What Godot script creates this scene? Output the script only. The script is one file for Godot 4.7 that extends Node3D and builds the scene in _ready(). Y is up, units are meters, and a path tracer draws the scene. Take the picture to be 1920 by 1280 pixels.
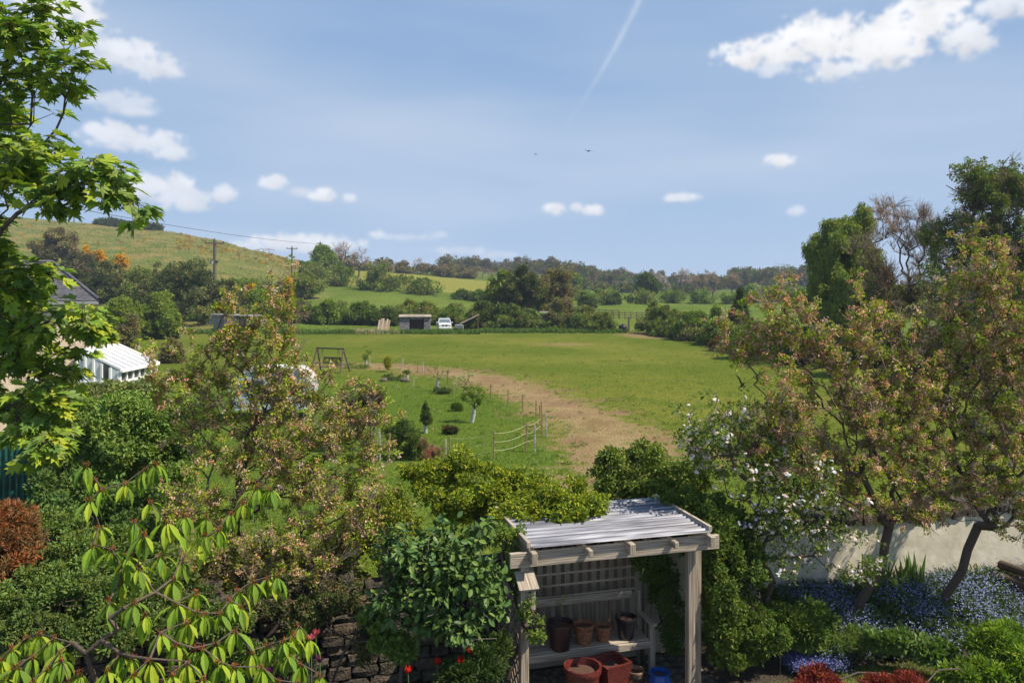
extends Node3D

var rng := RandomNumberGenerator.new()
var M := {}
var SP := {}
var taken := {}
const GO := Vector3(-0.03, 0.0, -8.98)
const GR := 0.2688

class MB:
	var v := PackedVector3Array()
	var n := PackedVector3Array()
	var c := PackedColorArray()
	var t := PackedVector2Array()
	var col := Color.WHITE
	func tri(a: Vector3, b: Vector3, d: Vector3, ua := Vector2.ZERO, ub := Vector2.ZERO, ud := Vector2.ZERO) -> void:
		var nn := (b - a).cross(d - a).normalized()
		v.append(a); v.append(d); v.append(b)
		n.append(nn); n.append(nn); n.append(nn)
		c.append(col); c.append(col); c.append(col)
		t.append(ua); t.append(ud); t.append(ub)
	func quad(a: Vector3, b: Vector3, d: Vector3, e: Vector3) -> void:
		var w := (b - a).length()
		var h := (e - a).length()
		var w2 := (d - e).length()
		tri(a, b, d, Vector2(0, 0), Vector2(w, 0), Vector2(w2, h))
		tri(a, d, e, Vector2(0, 0), Vector2(w2, h), Vector2(0, h))
	func smooth_tri(a: Vector3, b: Vector3, d: Vector3, na: Vector3, nb: Vector3, nd: Vector3) -> void:
		v.append(a); v.append(d); v.append(b)
		n.append(na); n.append(nd); n.append(nb)
		c.append(col); c.append(col); c.append(col)
		t.append(Vector2(a.x + a.z, a.y)); t.append(Vector2(d.x + d.z, d.y)); t.append(Vector2(b.x + b.z, b.y))
	# a box with small chamfers, u of the texture runs along its longest side
	func box(at: Vector3, size: Vector3, b := Basis.IDENTITY, ch := 0.0) -> void:
		var h := size * 0.5
		var long := 0
		if size.y > size.x and size.y >= size.z: long = 1
		elif size.z > size.x and size.z > size.y: long = 2
		var off := Vector2(at.x * 3.7 + at.y * 1.3, at.z * 2.9 + at.x * 1.7)
		for ax in 3:
			for sg in [-1.0, 1.0]:
				var i1 := (ax + 1) % 3
				var i2 := (ax + 2) % 3
				if i2 == long:
					var q := i1; i1 = i2; i2 = q
				var nn := Vector3.ZERO; nn[ax] = sg
				var p := []
				var uv := []
				for k in [[-1, -1], [1, -1], [1, 1], [-1, 1]]:
					var w := Vector3.ZERO
					w[ax] = sg * h[ax]
					w[i1] = k[0] * (h[i1] - ch)
					w[i2] = k[1] * (h[i2] - ch)
					p.append(at + b * w)
					uv.append(Vector2(w[i1], w[i2]) + off)
				var cr: Vector3 = (p[1] - p[0]).cross(p[2] - p[0])
				if cr.dot(b * nn) > 0:
					tri(p[0], p[1], p[2], uv[0], uv[1], uv[2]); tri(p[0], p[2], p[3], uv[0], uv[2], uv[3])
				else:
					tri(p[0], p[2], p[1], uv[0], uv[2], uv[1]); tri(p[0], p[3], p[2], uv[0], uv[3], uv[2])
		if ch > 0.0:
			for ax in 3:
				var a1 := (ax + 1) % 3
				var a2 := (ax + 2) % 3
				for s1 in [-1.0, 1.0]:
					for s2 in [-1.0, 1.0]:
						var e0 := Vector3.ZERO; var e1 := Vector3.ZERO
						e0[a1] = s1 * h[a1]; e0[a2] = s2 * (h[a2] - ch)
						e1[a1] = s1 * (h[a1] - ch); e1[a2] = s2 * h[a2]
						var q0 := e0; q0[ax] = -(h[ax] - ch)
						var q1 := e0; q1[ax] = h[ax] - ch
						var q2 := e1; q2[ax] = h[ax] - ch
						var q3 := e1; q3[ax] = -(h[ax] - ch)
						var outw := Vector3.ZERO; outw[a1] = s1; outw[a2] = s2
						if (q1 - q0).cross(q2 - q0).dot(outw) > 0: quad(at + b * q0, at + b * q1, at + b * q2, at + b * q3)
						else: quad(at + b * q3, at + b * q2, at + b * q1, at + b * q0)
	func bar(p0: Vector3, p1: Vector3, w: float, h: float, ch := 0.0, up := Vector3.UP) -> void:
		var d := (p1 - p0)
		var x := d.normalized()
		if absf(x.dot(up)) > 0.99: up = Vector3.RIGHT
		var z := x.cross(up).normalized()
		box((p0 + p1) * 0.5, Vector3(d.length(), h, w), Basis(x, z.cross(x), z), ch)
	func tube(p0: Vector3, p1: Vector3, r0: float, r1: float, s := 5) -> void:
		var d := (p1 - p0).normalized()
		var a := d.cross(Vector3.UP if absf(d.y) < 0.95 else Vector3.RIGHT).normalized()
		var b := d.cross(a)
		for k in s:
			var t0 := TAU * k / s
			var t1 := TAU * (k + 1) / s
			var n0 := a * cos(t0) + b * sin(t0)
			var n1 := a * cos(t1) + b * sin(t1)
			smooth_tri(p0 + n0 * r0, p1 + n1 * r1, p1 + n0 * r1, n0, n1, n0)
			smooth_tri(p0 + n0 * r0, p0 + n1 * r0, p1 + n1 * r1, n0, n1, n1)
	func lathe(at: Vector3, prof: Array, s := 24) -> void:
		for i in prof.size() - 1:
			var q0: Vector2 = prof[i]
			var q1: Vector2 = prof[i + 1]
			var dn := Vector2(q1.y - q0.y, q0.x - q1.x).normalized()
			for k in s:
				var t0 := TAU * k / s
				var t1 := TAU * (k + 1) / s
				var d0 := Vector3(cos(t0), 0, sin(t0))
				var d1 := Vector3(cos(t1), 0, sin(t1))
				var n0 := d0 * dn.x + Vector3.UP * dn.y
				var n1 := d1 * dn.x + Vector3.UP * dn.y
				var a := at + d0 * q0.x + Vector3.UP * q0.y
				var b := at + d1 * q0.x + Vector3.UP * q0.y
				var e := at + d1 * q1.x + Vector3.UP * q1.y
				var f := at + d0 * q1.x + Vector3.UP * q1.y
				smooth_tri(a, f, e, n0, n0, n1)
				smooth_tri(a, e, b, n0, n1, n1)
	func mesh() -> ArrayMesh:
		var arr := []
		arr.resize(Mesh.ARRAY_MAX)
		arr[Mesh.ARRAY_VERTEX] = v
		arr[Mesh.ARRAY_NORMAL] = n
		arr[Mesh.ARRAY_COLOR] = c
		arr[Mesh.ARRAY_TEX_UV] = t
		var m := ArrayMesh.new()
		m.add_surface_from_arrays(Mesh.PRIMITIVE_TRIANGLES, arr)
		return m

func rr(a: float, b: float) -> float: return rng.randf_range(a, b)
func rv() -> Vector3:
	while true:
		var q := Vector3(rng.randf_range(-1, 1), rng.randf_range(-1, 1), rng.randf_range(-1, 1))
		var l := q.length_squared()
		if l < 1.0 and l > 0.001: return q / sqrt(l)
	return Vector3.UP
func lin(r: float, g: float, b: float) -> Color: return Color(r, g, b).linear_to_srgb()
# the garden frame: x along the garden wall, z towards the house
func gp(x: float, y: float, z: float) -> Vector3: return GO + Vector3(x, y, z).rotated(Vector3.UP, GR)

func numbered(called: String) -> String:
	if not taken.has(called):
		taken[called] = 0
		return called
	taken[called] += 1
	return "%s_%03d" % [called, taken[called]]
func tag(o: Node, label: String, category: String, group := "", kind := "") -> Node:
	o.set_meta("label", label)
	o.set_meta("category", category)
	if group: o.set_meta("group", group)
	if kind: o.set_meta("kind", kind)
	return o
func thing(called: String, label: String, category: String, at := Vector3.ZERO, turn := 0.0, group := "") -> Node3D:
	var o := Node3D.new()
	o.name = numbered(called)
	add_child(o)
	o.position = at
	o.rotation.y = turn
	tag(o, label, category, group)
	return o
func part(called: String, mb: MB, m: Material, parent: Node) -> MeshInstance3D:
	return put(called, mb.mesh(), m, parent)
func put(called: String, me: Mesh, m: Material, parent: Node, at := Transform3D.IDENTITY) -> MeshInstance3D:
	var o := MeshInstance3D.new()
	o.mesh = me
	o.material_override = m
	o.name = numbered(called) if parent == self else called
	parent.add_child(o, true)
	o.transform = at
	return o
func structure(called: String, mb: MB, m: Material, label: String) -> MeshInstance3D:
	var o := part(called, mb, m, self)
	o.set_meta("kind", "structure")
	o.set_meta("label", label)
	o.set_meta("category", "ground")
	return o
func scatter(called: String, me: Mesh, m: Material, at: Array, tint: Array, parent: Node) -> MultiMeshInstance3D:
	var mm := MultiMesh.new()
	mm.transform_format = MultiMesh.TRANSFORM_3D
	mm.use_colors = true
	mm.mesh = me
	mm.instance_count = at.size()
	for i in at.size():
		mm.set_instance_transform(i, at[i])
		mm.set_instance_color(i, tint[i])
	var o := MultiMeshInstance3D.new()
	o.multimesh = mm
	o.set_meta("kind", "stuff")
	o.material_override = m
	o.name = numbered(called) if parent == self else called
	parent.add_child(o, true)
	return o
func dup(o: Node3D, at: Vector3, turn: float, size: float, label: String, group := "") -> Node3D:
	var c: Node3D = o.duplicate()
	c.name = numbered(String(o.name).rstrip("0123456789").rstrip("_"))
	add_child(c)
	c.position = at
	c.rotation.y = turn
	c.scale = Vector3.ONE * size
	c.set_meta("label", label)
	if group: c.set_meta("group", group)
	return c

# ---------------------------------------------------------------- materials
func noise_image(w: int, h: int, freq: float, oct: int, sd: int, lo: Color, hi: Color, gain := 1.0, stretch := 1) -> ImageTexture:
	var f := FastNoiseLite.new()
	f.seed = sd
	f.frequency = freq
	f.fractal_octaves = oct
	f.noise_type = FastNoiseLite.TYPE_SIMPLEX_SMOOTH
	var g := f.get_seamless_image(maxi(w / stretch, 8), h)
	g.convert(Image.FORMAT_L8)
	if stretch > 1: g.resize(w, h, Image.INTERPOLATE_CUBIC)
	var im := Image.create(w, h, true, Image.FORMAT_RGB8)
	for y in h:
		for x in w:
			var k := clampf((g.get_pixel(x, y).r - 0.5) * gain + 0.5, 0, 1)
			im.set_pixel(x, y, lo.lerp(hi, k))
	im.generate_mipmaps()
	return ImageTexture.create_from_image(im)
func mat(col: Color, rough := 0.8, opt := {}) -> StandardMaterial3D:
	var m := StandardMaterial3D.new()
	m.albedo_color = col
	m.roughness = rough
	m.vertex_color_use_as_albedo = true
	m.cull_mode = BaseMaterial3D.CULL_DISABLED
	if opt.has("tex"):
		m.albedo_texture = opt.tex
		m.uv1_scale = Vector3.ONE * opt.get("scale", 1.0)
		if opt.has("uvs"): m.uv1_scale = opt.uvs
		if opt.get("tri", false):
			m.uv1_triplanar = true
			m.uv1_world_triplanar = opt.get("world", true)
	if opt.has("bump"):
		m.heightmap_enabled = true
		m.heightmap_texture = opt.bump
		m.heightmap_scale = opt.get("deep", 1.0)
	if opt.has("back"):
		m.backlight_enabled = true
		m.backlight = opt.back
	if opt.has("metal"): m.metallic = opt.metal
	if opt.has("spec"): m.metallic_specular = opt.spec
	return m
func make_materials() -> void:
	var grain := noise_image(512, 256, 0.05, 4, 11, Color(0.66, 0.64, 0.61), Color(1, 1, 1), 1.3, 16)
	var grain_deep := noise_image(512, 256, 0.05, 3, 12, Color.BLACK, Color.WHITE, 1.4, 16)
	var mottle := noise_image(256, 256, 0.02, 5, 21, Color(0.6, 0.58, 0.56), Color(1, 1, 1), 1.6)
	var soft := noise_image(256, 256, 0.02, 5, 22, Color(0.86, 0.85, 0.83), Color(1, 1, 1), 1.3)
	var fine := noise_image(256, 256, 0.11, 4, 31, Color(0.55, 0.55, 0.5), Color(1, 1, 1), 1.5)
	var lumps := noise_image(256, 256, 0.05, 5, 41, Color.BLACK, Color.WHITE, 1.3)
	M.leaf = mat(Color.WHITE, 0.62, {"back": Color(0.72, 0.8, 0.34), "spec": 0.3})
	M.gloss_leaf = mat(Color.WHITE, 0.46, {"back": Color(0.3, 0.36, 0.12), "spec": 0.3})
	M.petal = mat(Color.WHITE, 0.7, {"back": Color(0.8, 0.72, 0.6), "spec": 0.2})
	M.bark = mat(lin(0.11, 0.085, 0.065), 0.9, {"tex": fine, "tri": true, "scale": 3.0})
	M.bark_grey = mat(lin(0.16, 0.14, 0.12), 0.9, {"tex": fine, "tri": true, "scale": 1.2})
	M.twig = mat(Color.WHITE, 0.9)
	M.whitewash = mat(lin(0.62, 0.61, 0.58), 0.9, {"tex": mottle, "tri": true, "scale": 2.0})
	M.wood = mat(lin(0.46, 0.4, 0.33), 0.82, {"tex": grain, "uvs": Vector3(0.8, 3.0, 1), "bump": grain_deep, "deep": 0.25})
	M.wood_dark = mat(lin(0.22, 0.165, 0.12), 0.85, {"tex": grain, "uvs": Vector3(0.8, 3.0, 1), "bump": grain_deep, "deep": 0.25})
	M.wood_green = mat(lin(0.13, 0.11, 0.075), 0.85, {"tex": grain, "uvs": Vector3(0.8, 3.0, 1)})
	M.stake = mat(lin(0.36, 0.25, 0.14), 0.85, {"tex": grain, "uvs": Vector3(0.8, 3.0, 1)})
	M.stone = mat(lin(0.2, 0.165, 0.125), 0.92, {"tex": mottle, "tri": true, "scale": 2.2, "bump": lumps, "deep": 1.2})
	M.render_wall = mat(lin(0.64, 0.6, 0.48), 0.9, {"tex": soft, "tri": true, "scale": 0.5, "bump": lumps, "deep": 0.3})
	M.pink_wall = mat(lin(0.68, 0.55, 0.43), 0.9, {"tex": soft, "tri": true, "scale": 0.35})
	M.soil = mat(lin(0.07, 0.05, 0.035), 0.95, {"tex": fine, "tri": true, "scale": 1.3, "bump": lumps, "deep": 2.0})
	M.soil_tint = mat(Color.WHITE, 0.95, {"tex": fine, "tri": true, "scale": 1.3, "bump": lumps, "deep": 2.0})
	M.slate = mat(lin(0.13, 0.13, 0.15), 0.6, {"tex": mottle, "tri": true, "scale": 0.9})
	M.white = mat(lin(0.78, 0.78, 0.78), 0.45)
	M.block = mat(lin(0.34, 0.32, 0.34), 0.9, {"tex": mottle, "tri": true, "scale": 0.6})
	M.dark = mat(lin(0.02, 0.02, 0.02), 0.7)
	M.black = mat(lin(0.012, 0.012, 0.014), 0.5)
	M.glass = mat(lin(0.05, 0.06, 0.07), 0.06, {"spec": 0.6})
	M.terracotta = mat(lin(0.36, 0.16, 0.075), 0.85, {"tex": mottle, "tri": true, "scale": 4.0})
	M.pale_clay = mat(lin(0.4, 0.27, 0.17), 0.9, {"tex": mottle, "tri": true, "scale": 4.0})
	M.maroon = mat(lin(0.16, 0.028, 0.022), 0.4, {"tex": mottle, "tri": true, "scale": 3.0})
	M.dark_glaze = mat(lin(0.035, 0.015, 0.015), 0.28)
	M.blue_glaze = mat(lin(0.015, 0.07, 0.3), 0.18)
	M.zinc = mat(lin(0.42, 0.43, 0.48), 0.45, {"tex": mottle, "tri": true, "scale": 1.6})
	M.roof_plastic = mat(lin(0.6, 0.62, 0.7), 0.4, {"tex": noise_image(512, 256, 0.03, 5, 51, Color(0.5, 0.5, 0.54), Color(1, 1, 1), 1.9, 8), "uvs": Vector3(0.4, 0.5, 1), "back": Color(0.95, 0.95, 0.9)})
	M.green_iron = mat(lin(0.012, 0.11, 0.085), 0.5, {"tex": mottle, "tri": true, "scale": 1.0})
	M.paving = mat(lin(0.19, 0.165, 0.13), 0.9, {"tex": mottle, "tri": true, "scale": 1.5, "bump": lumps, "deep": 0.5})
	M.grass = mat(Color.WHITE, 0.95, {"spec": 0.05, "tex": fine, "tri": true, "scale": 0.45})
	M.hill = mat(Color.WHITE, 0.95, {"spec": 0.05, "tex": fine, "tri": true, "scale": 0.07})
	M.car_paint = mat(lin(0.62, 0.64, 0.67), 0.25)
	M.rope = mat(lin(0.5, 0.52, 0.28), 0.8)
	M.pale_blue = mat(lin(0.4, 0.47, 0.54), 0.4)

# ---------------------------------------------------------------- leaves and sprigs (each about one unit across)
func leaf_tris(mb: MB, base: Vector3, dir: Vector3, side: Vector3, l: float, w: float, fold := 0.25, droop := 0.2) -> void:
	var up := side.cross(dir).normalized()
	var mid := base + dir * l * 0.5
	var tip := base + dir * l - up * l * droop
	mb.tri(base, mid + side * w + up * w * fold, tip)
	mb.tri(base, tip, mid - side * w + up * w * fold)
func make_sprigs() -> void:
	for kind in [["fine", 12, 0.5, 0.17], ["dense", 26, 0.42, 0.15], ["broad", 12, 0.62, 0.24], ["narrow", 20, 0.7, 0.075], ["needle", 34, 0.6, 0.045]]:
		var mb := MB.new()
		for i in kind[1]:
			var g := rr(0.72, 1.25)
			mb.col = Color(g * rr(0.92, 1.08), g, g * rr(0.8, 1.1))
			var d := (rv() + Vector3.UP * 0.35).normalized()
			var base := d * rr(0.1, 0.55)
			var s := d.cross(rv()).normalized()
			leaf_tris(mb, base, (d + rv() * 0.5).normalized(), s, kind[2] * rr(0.7, 1.2), kind[3] * rr(0.8, 1.2), rr(0.1, 0.5), rr(0.0, 0.45))
		SP[kind[0]] = mb.mesh()
	# weeping strands
	var mb := MB.new()
	for i in 14:
		var p := Vector3(rr(-0.35, 0.35), rr(-0.1, 0.2), rr(-0.35, 0.35))
		var len := rr(0.8, 1.6)
		for k in 5:
			var g := rr(0.7, 1.25)
			mb.col = Color(g, g, g * 0.95)
			var q := p - Vector3(0, len * k / 5.0, 0) + rv() * 0.06
			leaf_tris(mb, q, (Vector3(0, -1, 0) + rv() * 0.7).normalized(), rv().cross(Vector3.UP).normalized(), 0.38, 0.055)
	SP.weep = mb.mesh()
	# bare twigs
	mb = MB.new()
	for i in 9:
		var d := (Vector3(0, 1, 0) + rv() * 0.75).normalized()
		var p := rv() * 0.06
		var e := p + d * rr(0.6, 1.1)
		mb.tube(p, e, 0.016, 0.006, 3)
		for k in 3:
			var q := p.lerp(e, rr(0.3, 0.9))
			mb.tube(q, q + (d + rv() * 0.8).normalized() * rr(0.25, 0.5), 0.009, 0.004, 3)
	SP.twigs = mb.mesh()
	# withered blossom: little hanging bunches of crumpled petals
	mb = MB.new()
	for i in 12:
		var g := rr(0.7, 1.3)
		mb.col = Color(g, g * rr(0.85, 1.1), g * rr(0.8, 1.15))
		var d := (rv() + Vector3(0, -0.3, 0)).normalized()
		leaf_tris(mb, d * rr(0.2, 0.65), rv(), rv().cross(d).normalized(), rr(0.28, 0.48), rr(0.1, 0.19), rr(-0.6, 0.9), rr(0, 0.7))
	SP.faded = mb.mesh()
	# open blossom: five round petals a flower
	mb = MB.new()
	for i in 5:
		var c := rv() * rr(0.2, 0.6)
		c.y = absf(c.y)
		var ax := (c + Vector3(0, 0.6, 0) + rv() * 0.3).normalized()
		var s := ax.cross(rv()).normalized()
		for k in 5:
			var d := s.rotated(ax, TAU * k / 5.0)
			var sd := ax.cross(d)
			mb.col = Color(1, rr(0.9, 1.0), rr(0.93, 1.0))
			var m0 := c + d * 0.26 + ax * 0.09
			mb.quad(c, m0 + sd * 0.17, c + d * 0.4 + ax * 0.07, m0 - sd * 0.17)
	SP.flower = mb.mesh()
	# grass tuft
	mb = MB.new()
	for i in 9:
		var a := rr(0, TAU)
		var o := Vector3(cos(a), 0, sin(a)) * rr(0.0, 0.4)
		var lean := Vector3(cos(a), 0, sin(a)) * rr(0.1, 0.7)
		var s := Vector3(-sin(a), 0, cos(a)) * rr(0.03, 0.06)
		var g := rr(0.75, 1.25)
		mb.col = Color(g, g, g)
		var h := rr(0.6, 1.1)
		var mid := o + lean * 0.35 + Vector3(0, h * 0.6, 0)
		mb.tri(o - s, o + s, mid)
		mb.tri(mid - s * 0.7, mid + s * 0.7, o + lean + Vector3(0, h, 0))
	SP.tuft = mb.mesh()
	# forget-me-not: thin stems with a spray of tiny flowers
	mb = MB.new()
	for i in 44:
		var q := Vector3(rr(-0.6, 0.6), rr(0.45, 1.05), rr(-0.6, 0.6))
		var g := rr(0.7, 1.35)
		mb.col = Color(g, g, g * rr(0.95, 1.05))
		var nn := (Vector3.UP + rv() * 0.8).normalized()
		var s := nn.cross(rv()).normalized() * 0.036
		var w := nn.cross(s)
		mb.quad(q - s, q - w, q + s, q + w)
	SP.sprinkle = mb.mesh()
	# sword leaves
	mb = MB.new()
	for i in 7:
		var a := rr(0, TAU)
		var o := Vector3(cos(a), 0, sin(a)) * rr(0, 0.12)
		var tip := o + Vector3(cos(a) * rr(0.05, 0.35), rr(0.7, 1.05), sin(a) * rr(0.05, 0.35))
		var s := Vector3(-sin(a), 0, cos(a)) * 0.045
		mb.col = Color.WHITE * rr(0.8, 1.2)
		var mid := o.lerp(tip, 0.55) + Vector3(0, 0.05, 0)
		mb.quad(o - s, o + s, mid + s * 1.1, mid - s * 1.1)
		mb.tri(mid - s * 1.1, mid + s * 1.1, tip)
	SP.sword = mb.mesh()
	# single leaves: a long drooping cherry leaf and a five-lobed sycamore leaf, along +y from the stalk
	for curl in [0.35, 0.75]:
		mb = MB.new()
		var prof := [[0.0, 0.02], [0.22, 0.125], [0.48, 0.175], [0.76, 0.115], [1.0, 0.0]]
		var rows := []
		for q in prof:
			var y: float = q[0]
			var z: float = -curl * y * y * 0.6
			rows.append([Vector3(-q[1], y, z + q[1] * 0.35), Vector3(0, y, z), Vector3(q[1], y, z + q[1] * 0.35)])
		for i in 4:
			for k in 2:
				mb.col = Color.WHITE * (1.0 if k else 0.93)
				mb.quad(rows[i][k], rows[i][k + 1], rows[i + 1][k + 1], rows[i + 1][k])
		mb.col = Color(0.55, 0.3, 0.16)
		mb.tube(Vector3(0, -0.22, 0.04), Vector3.ZERO, 0.012, 0.012, 3)
		SP["cherry_leaf" if curl < 0.5 else "cherry_leaf_curled"] = mb.mesh()
	mb = MB.new()
	var orows := []
	for q in [[0.0, 0.03], [0.2, 0.22], [0.45, 0.29], [0.72, 0.22], [1.0, 0.0]]:
		orows.append([Vector3(-q[1], q[0], -0.15 * q[0] + q[1] * 0.25), Vector3(0, q[0], -0.15 * q[0]), Vector3(q[1], q[0], -0.15 * q[0] + q[1] * 0.25)])
	for i in 4:
		for k in 2:
			mb.col = Color.WHITE * (1.0 if k else 0.93)
			mb.quad(orows[i][k], orows[i][k + 1], orows[i + 1][k + 1], orows[i + 1][k])
	SP.oval_leaf = mb.mesh()
	for cup in [0.12, 0.3]:
		mb = MB.new()
		var outline := []
		for k in [[-0.62, 0.22, 1], [-0.86, 0.75, 0], [-0.36, 0.7, 1], [-0.62, 1.15, 0], [-0.2, 0.98, 1], [0.0, 1.5, 0]]:
			outline.append(Vector3(k[0] * 0.5, k[1] * 0.62, 0))
		var pts := [Vector3(-0.2, -0.02, 0), Vector3(-0.36, 0.02, 0)]
		for q in outline: pts.append(q)
		for q in [4, 3, 2, 1, 0]: pts.append(Vector3(-outline[q].x, outline[q].y, 0))
		pts.append(Vector3(0.36, 0.02, 0)); pts.append(Vector3(0.2, -0.02, 0))
		for i in pts.size():
			var q: Vector3 = pts[i]
			pts[i] = Vector3(q.x, q.y, absf(q.x) * cup - q.y * q.y * cup * 1.6)
		for i in pts.size() - 1:
			mb.col = Color.WHITE * (1.0 if i % 2 else 0.95)
			mb.tri(Vector3.ZERO, pts[i + 1], pts[i])
		mb.col = Color(0.8, 0.45, 0.25)
		mb.tube(Vector3(0, -0.45, 0.06), Vector3.ZERO, 0.014, 0.014, 3)
		SP["lobed_leaf" if cup < 0.2 else "lobed_leaf_cupped"] = mb.mesh()

# ---------------------------------------------------------------- growing trees
# joins each point of the crown to the tree where the way from the root stays short, bending out of the parent's direction
func grow(trunk: Array, pts: Array, step := 0.3, short := 0.35, wob := 0.06) -> Dictionary:
	var pos := PackedVector3Array()
	var par := PackedInt32Array()
	var way := PackedFloat32Array()
	for i in trunk.size():
		pos.append(trunk[i]); par.append(i - 1)
		way.append(0.0 if i == 0 else way[i - 1] + (trunk[i] - trunk[i - 1]).length())
	var first := trunk.size() / 2
	var top: Vector3 = trunk[trunk.size() - 1]
	pts.sort_custom(func(a, b): return a.distance_squared_to(top) < b.distance_squared_to(top))
	for p: Vector3 in pts:
		var best := -1
		var cost := 1e9
		for i in range(first, pos.size()):
			var k := p.distance_to(pos[i]) + short * way[i]
			if k < cost:
				cost = k; best = i
		var a := pos[best]
		var d := p.distance_to(a)
		if d < 0.02: continue
		var pd := (a - pos[par[best]]).normalized() if par[best] >= 0 else Vector3.UP
		var ctl := a + (pd * 0.7 + (p - a) / d * 0.3) * d * 0.45
		var m := maxi(1, int(d / step))
		var last := best
		for k in m:
			var s := float(k + 1) / m
			var q := a.lerp(ctl, s).lerp(ctl.lerp(p, s), s)
			if k < m - 1: q += rv() * wob * step
			pos.append(q); par.append(last)
			way.append(way[last] + q.distance_to(pos[last]))
			last = pos.size() - 1
	var cnt := PackedInt32Array()
	cnt.resize(pos.size())
	var ends := PackedInt32Array()
	ends.resize(pos.size())
	for i in range(pos.size() - 1, -1, -1):
		if ends[i] == 0: cnt[i] = 1
		if par[i] >= 0:
			ends[par[i]] += 1
			cnt[par[i]] += cnt[i]
	return {"pos": pos, "par": par, "cnt": cnt, "trunk": trunk.size()}
func wood_mesh(g: Dictionary, tip: float, pw := 0.5, thick := 1.0, lo := 0, hi := 1 << 30) -> MB:
	var mb := MB.new()
	for i in range(maxi(1, lo), mini(g.pos.size(), hi)):
		var p: int = g.par[i]
		if p < 0: continue
		var r1 := tip * pow(g.cnt[i], pw) * thick
		var r0 := minf(tip * pow(g.cnt[p], pw) * thick, r1 * 1.5)
		mb.tube(g.pos[p], g.pos[i], r0, r1, 8 if r1 > tip * 5 else (5 if r1 > tip * 2 else 3))
	return mb
# points inside lobes that sit on the given ellipsoids
func crown_points(blobs: Array, n: int, lobes := 12, lobe := 0.42, deep := 0.5) -> Array:
	var ls := []
	var wsum := 0.0
	for b in blobs:
		var c: Vector3 = b[0]
		var r: Vector3 = b[1]
		var w: float = pow(r.x * r.y * r.z, 0.6667) * (b[2] if b.size() > 2 else 1.0)
		for i in lobes:
			var d := rv()
			ls.append([c + d * r * rr(0.4, 0.95), r * lobe * rr(0.45, 1.25), wsum])
			wsum += w / lobes
	var out := []
	for i in n:
		var x := rr(0, wsum)
		var lo := 0
		var hi := ls.size() - 1
		while lo < hi:
			var mid := (lo + hi + 1) / 2
			if ls[mid][2] <= x: lo = mid
			else: hi = mid - 1
		var d := rv()
		out.append([ls[lo][0] + d * ls[lo][1] * (pow(rng.randf(), deep) if rng.randf() < 0.93 else rr(1.0, 1.45)), d, lo])
	return out
func frame_at(p: Vector3, up: Vector3, s: float) -> Transform3D:
	var y := up.normalized()
	var x := y.cross(rv()).normalized()
	if x.length_squared() < 0.5: x = Vector3.RIGHT
	return Transform3D(Basis(x * s, y * s, x.cross(y) * s), p)
func tone(c: Color, v: float, hue := 0.12) -> Color:
	var g := rr(1.0 - v, 1.0 + v)
	var h := rr(-hue, hue)
	return Color(c.r * g * (1.0 + h), c.g * g, c.b * g * (1.0 - h))
# a mass of leaf sprigs over blobs
func foliage(parent: Node, called: String, blobs: Array, n: int, size: float, col: Color, sprig := "dense", opt := {}) -> MultiMeshInstance3D:
	var at := []
	var tint := []
	var lt := {}
	for q in crown_points(blobs, n, opt.get("lobes", 12), opt.get("lobe", 0.42), opt.get("deep", 0.45)):
		if not lt.has(q[2]): lt[q[2]] = rr(0.86, 1.14)
		var up: Vector3 = q[1] + Vector3.UP * 0.4
		if sprig == "weep": up = Vector3.UP + rv() * 0.1
		at.append(frame_at(q[0], up, size * rr(0.65, 1.3)))
		var c := tone(col, opt.get("vary", 0.2))
		if opt.has("second") and rng.randf() < opt.get("share", 0.3): c = tone(opt.second, 0.2)
		tint.append(c * lt[q[2]])
	return scatter(called, SP[sprig], opt.get("mat", M.leaf), at, tint, parent)
# leaf sprigs along the thin wood of a grown tree
func on_twigs(parent: Node, called: String, g: Dictionary, per: float, most: int, size: float, col: Color, sprig: String, opt := {}) -> MultiMeshInstance3D:
	var at := []
	var tint := []
	for i in range(g.trunk, g.pos.size()):
		if g.cnt[i] > most: continue
		var k := int(per) + (1 if rng.randf() < per - int(per) else 0)
		for j in k:
			var p: Vector3 = g.pos[i].lerp(g.pos[g.par[i]], rng.randf()) + rv() * size * opt.get("off", 0.5)
			var d: Vector3 = (g.pos[i] - g.pos[g.par[i]]).normalized() + rv() * 0.7 + Vector3.UP * opt.get("up", 0.3)
			at.append(frame_at(p, d, size * rr(0.6, 1.35)))
			var c := tone(col, opt.get("vary", 0.25))
			if opt.has("second") and rng.randf() < opt.get("share", 0.3): c = tone(opt.second, 0.25)
			tint.append(c)
	return scatter(called, SP[sprig], opt.get("mat", M.leaf), at, tint, parent)
# a tree in the middle or far distance: base at the node, blobs relative to it
func leafy_tree(called: String, label: String, at: Vector3, blobs: Array, n: int, size: float, col: Color, opt := {}) -> Node3D:
	var t := thing(called, label, opt.get("cat", "tree"), at, 0.0, opt.get("group", ""))
	var pts := []
	for q in crown_points(blobs, opt.get("limbs", 26)): pts.append(q[0])
	var low := 1e9
	var mid := Vector3.ZERO
	for b in blobs:
		low = minf(low, b[0].y - b[1].y)
		mid += Vector3(b[0].x, 0, b[0].z) / blobs.size()
	var fork := maxf(low, 0.4)
	var g := grow([Vector3.ZERO, mid * 0.1 + Vector3(rr(-0.1, 0.1), fork * 0.5, 0), mid * 0.3 + Vector3(0, fork, 0)], pts, opt.get("step", 1.0))
	part("trunk", wood_mesh(g, opt.get("tip", 0.03)), opt.get("bark", M.bark), t)
	foliage(t, "crown", blobs, n, size, col, opt.get("sprig", "dense"), opt)
	return t
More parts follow.
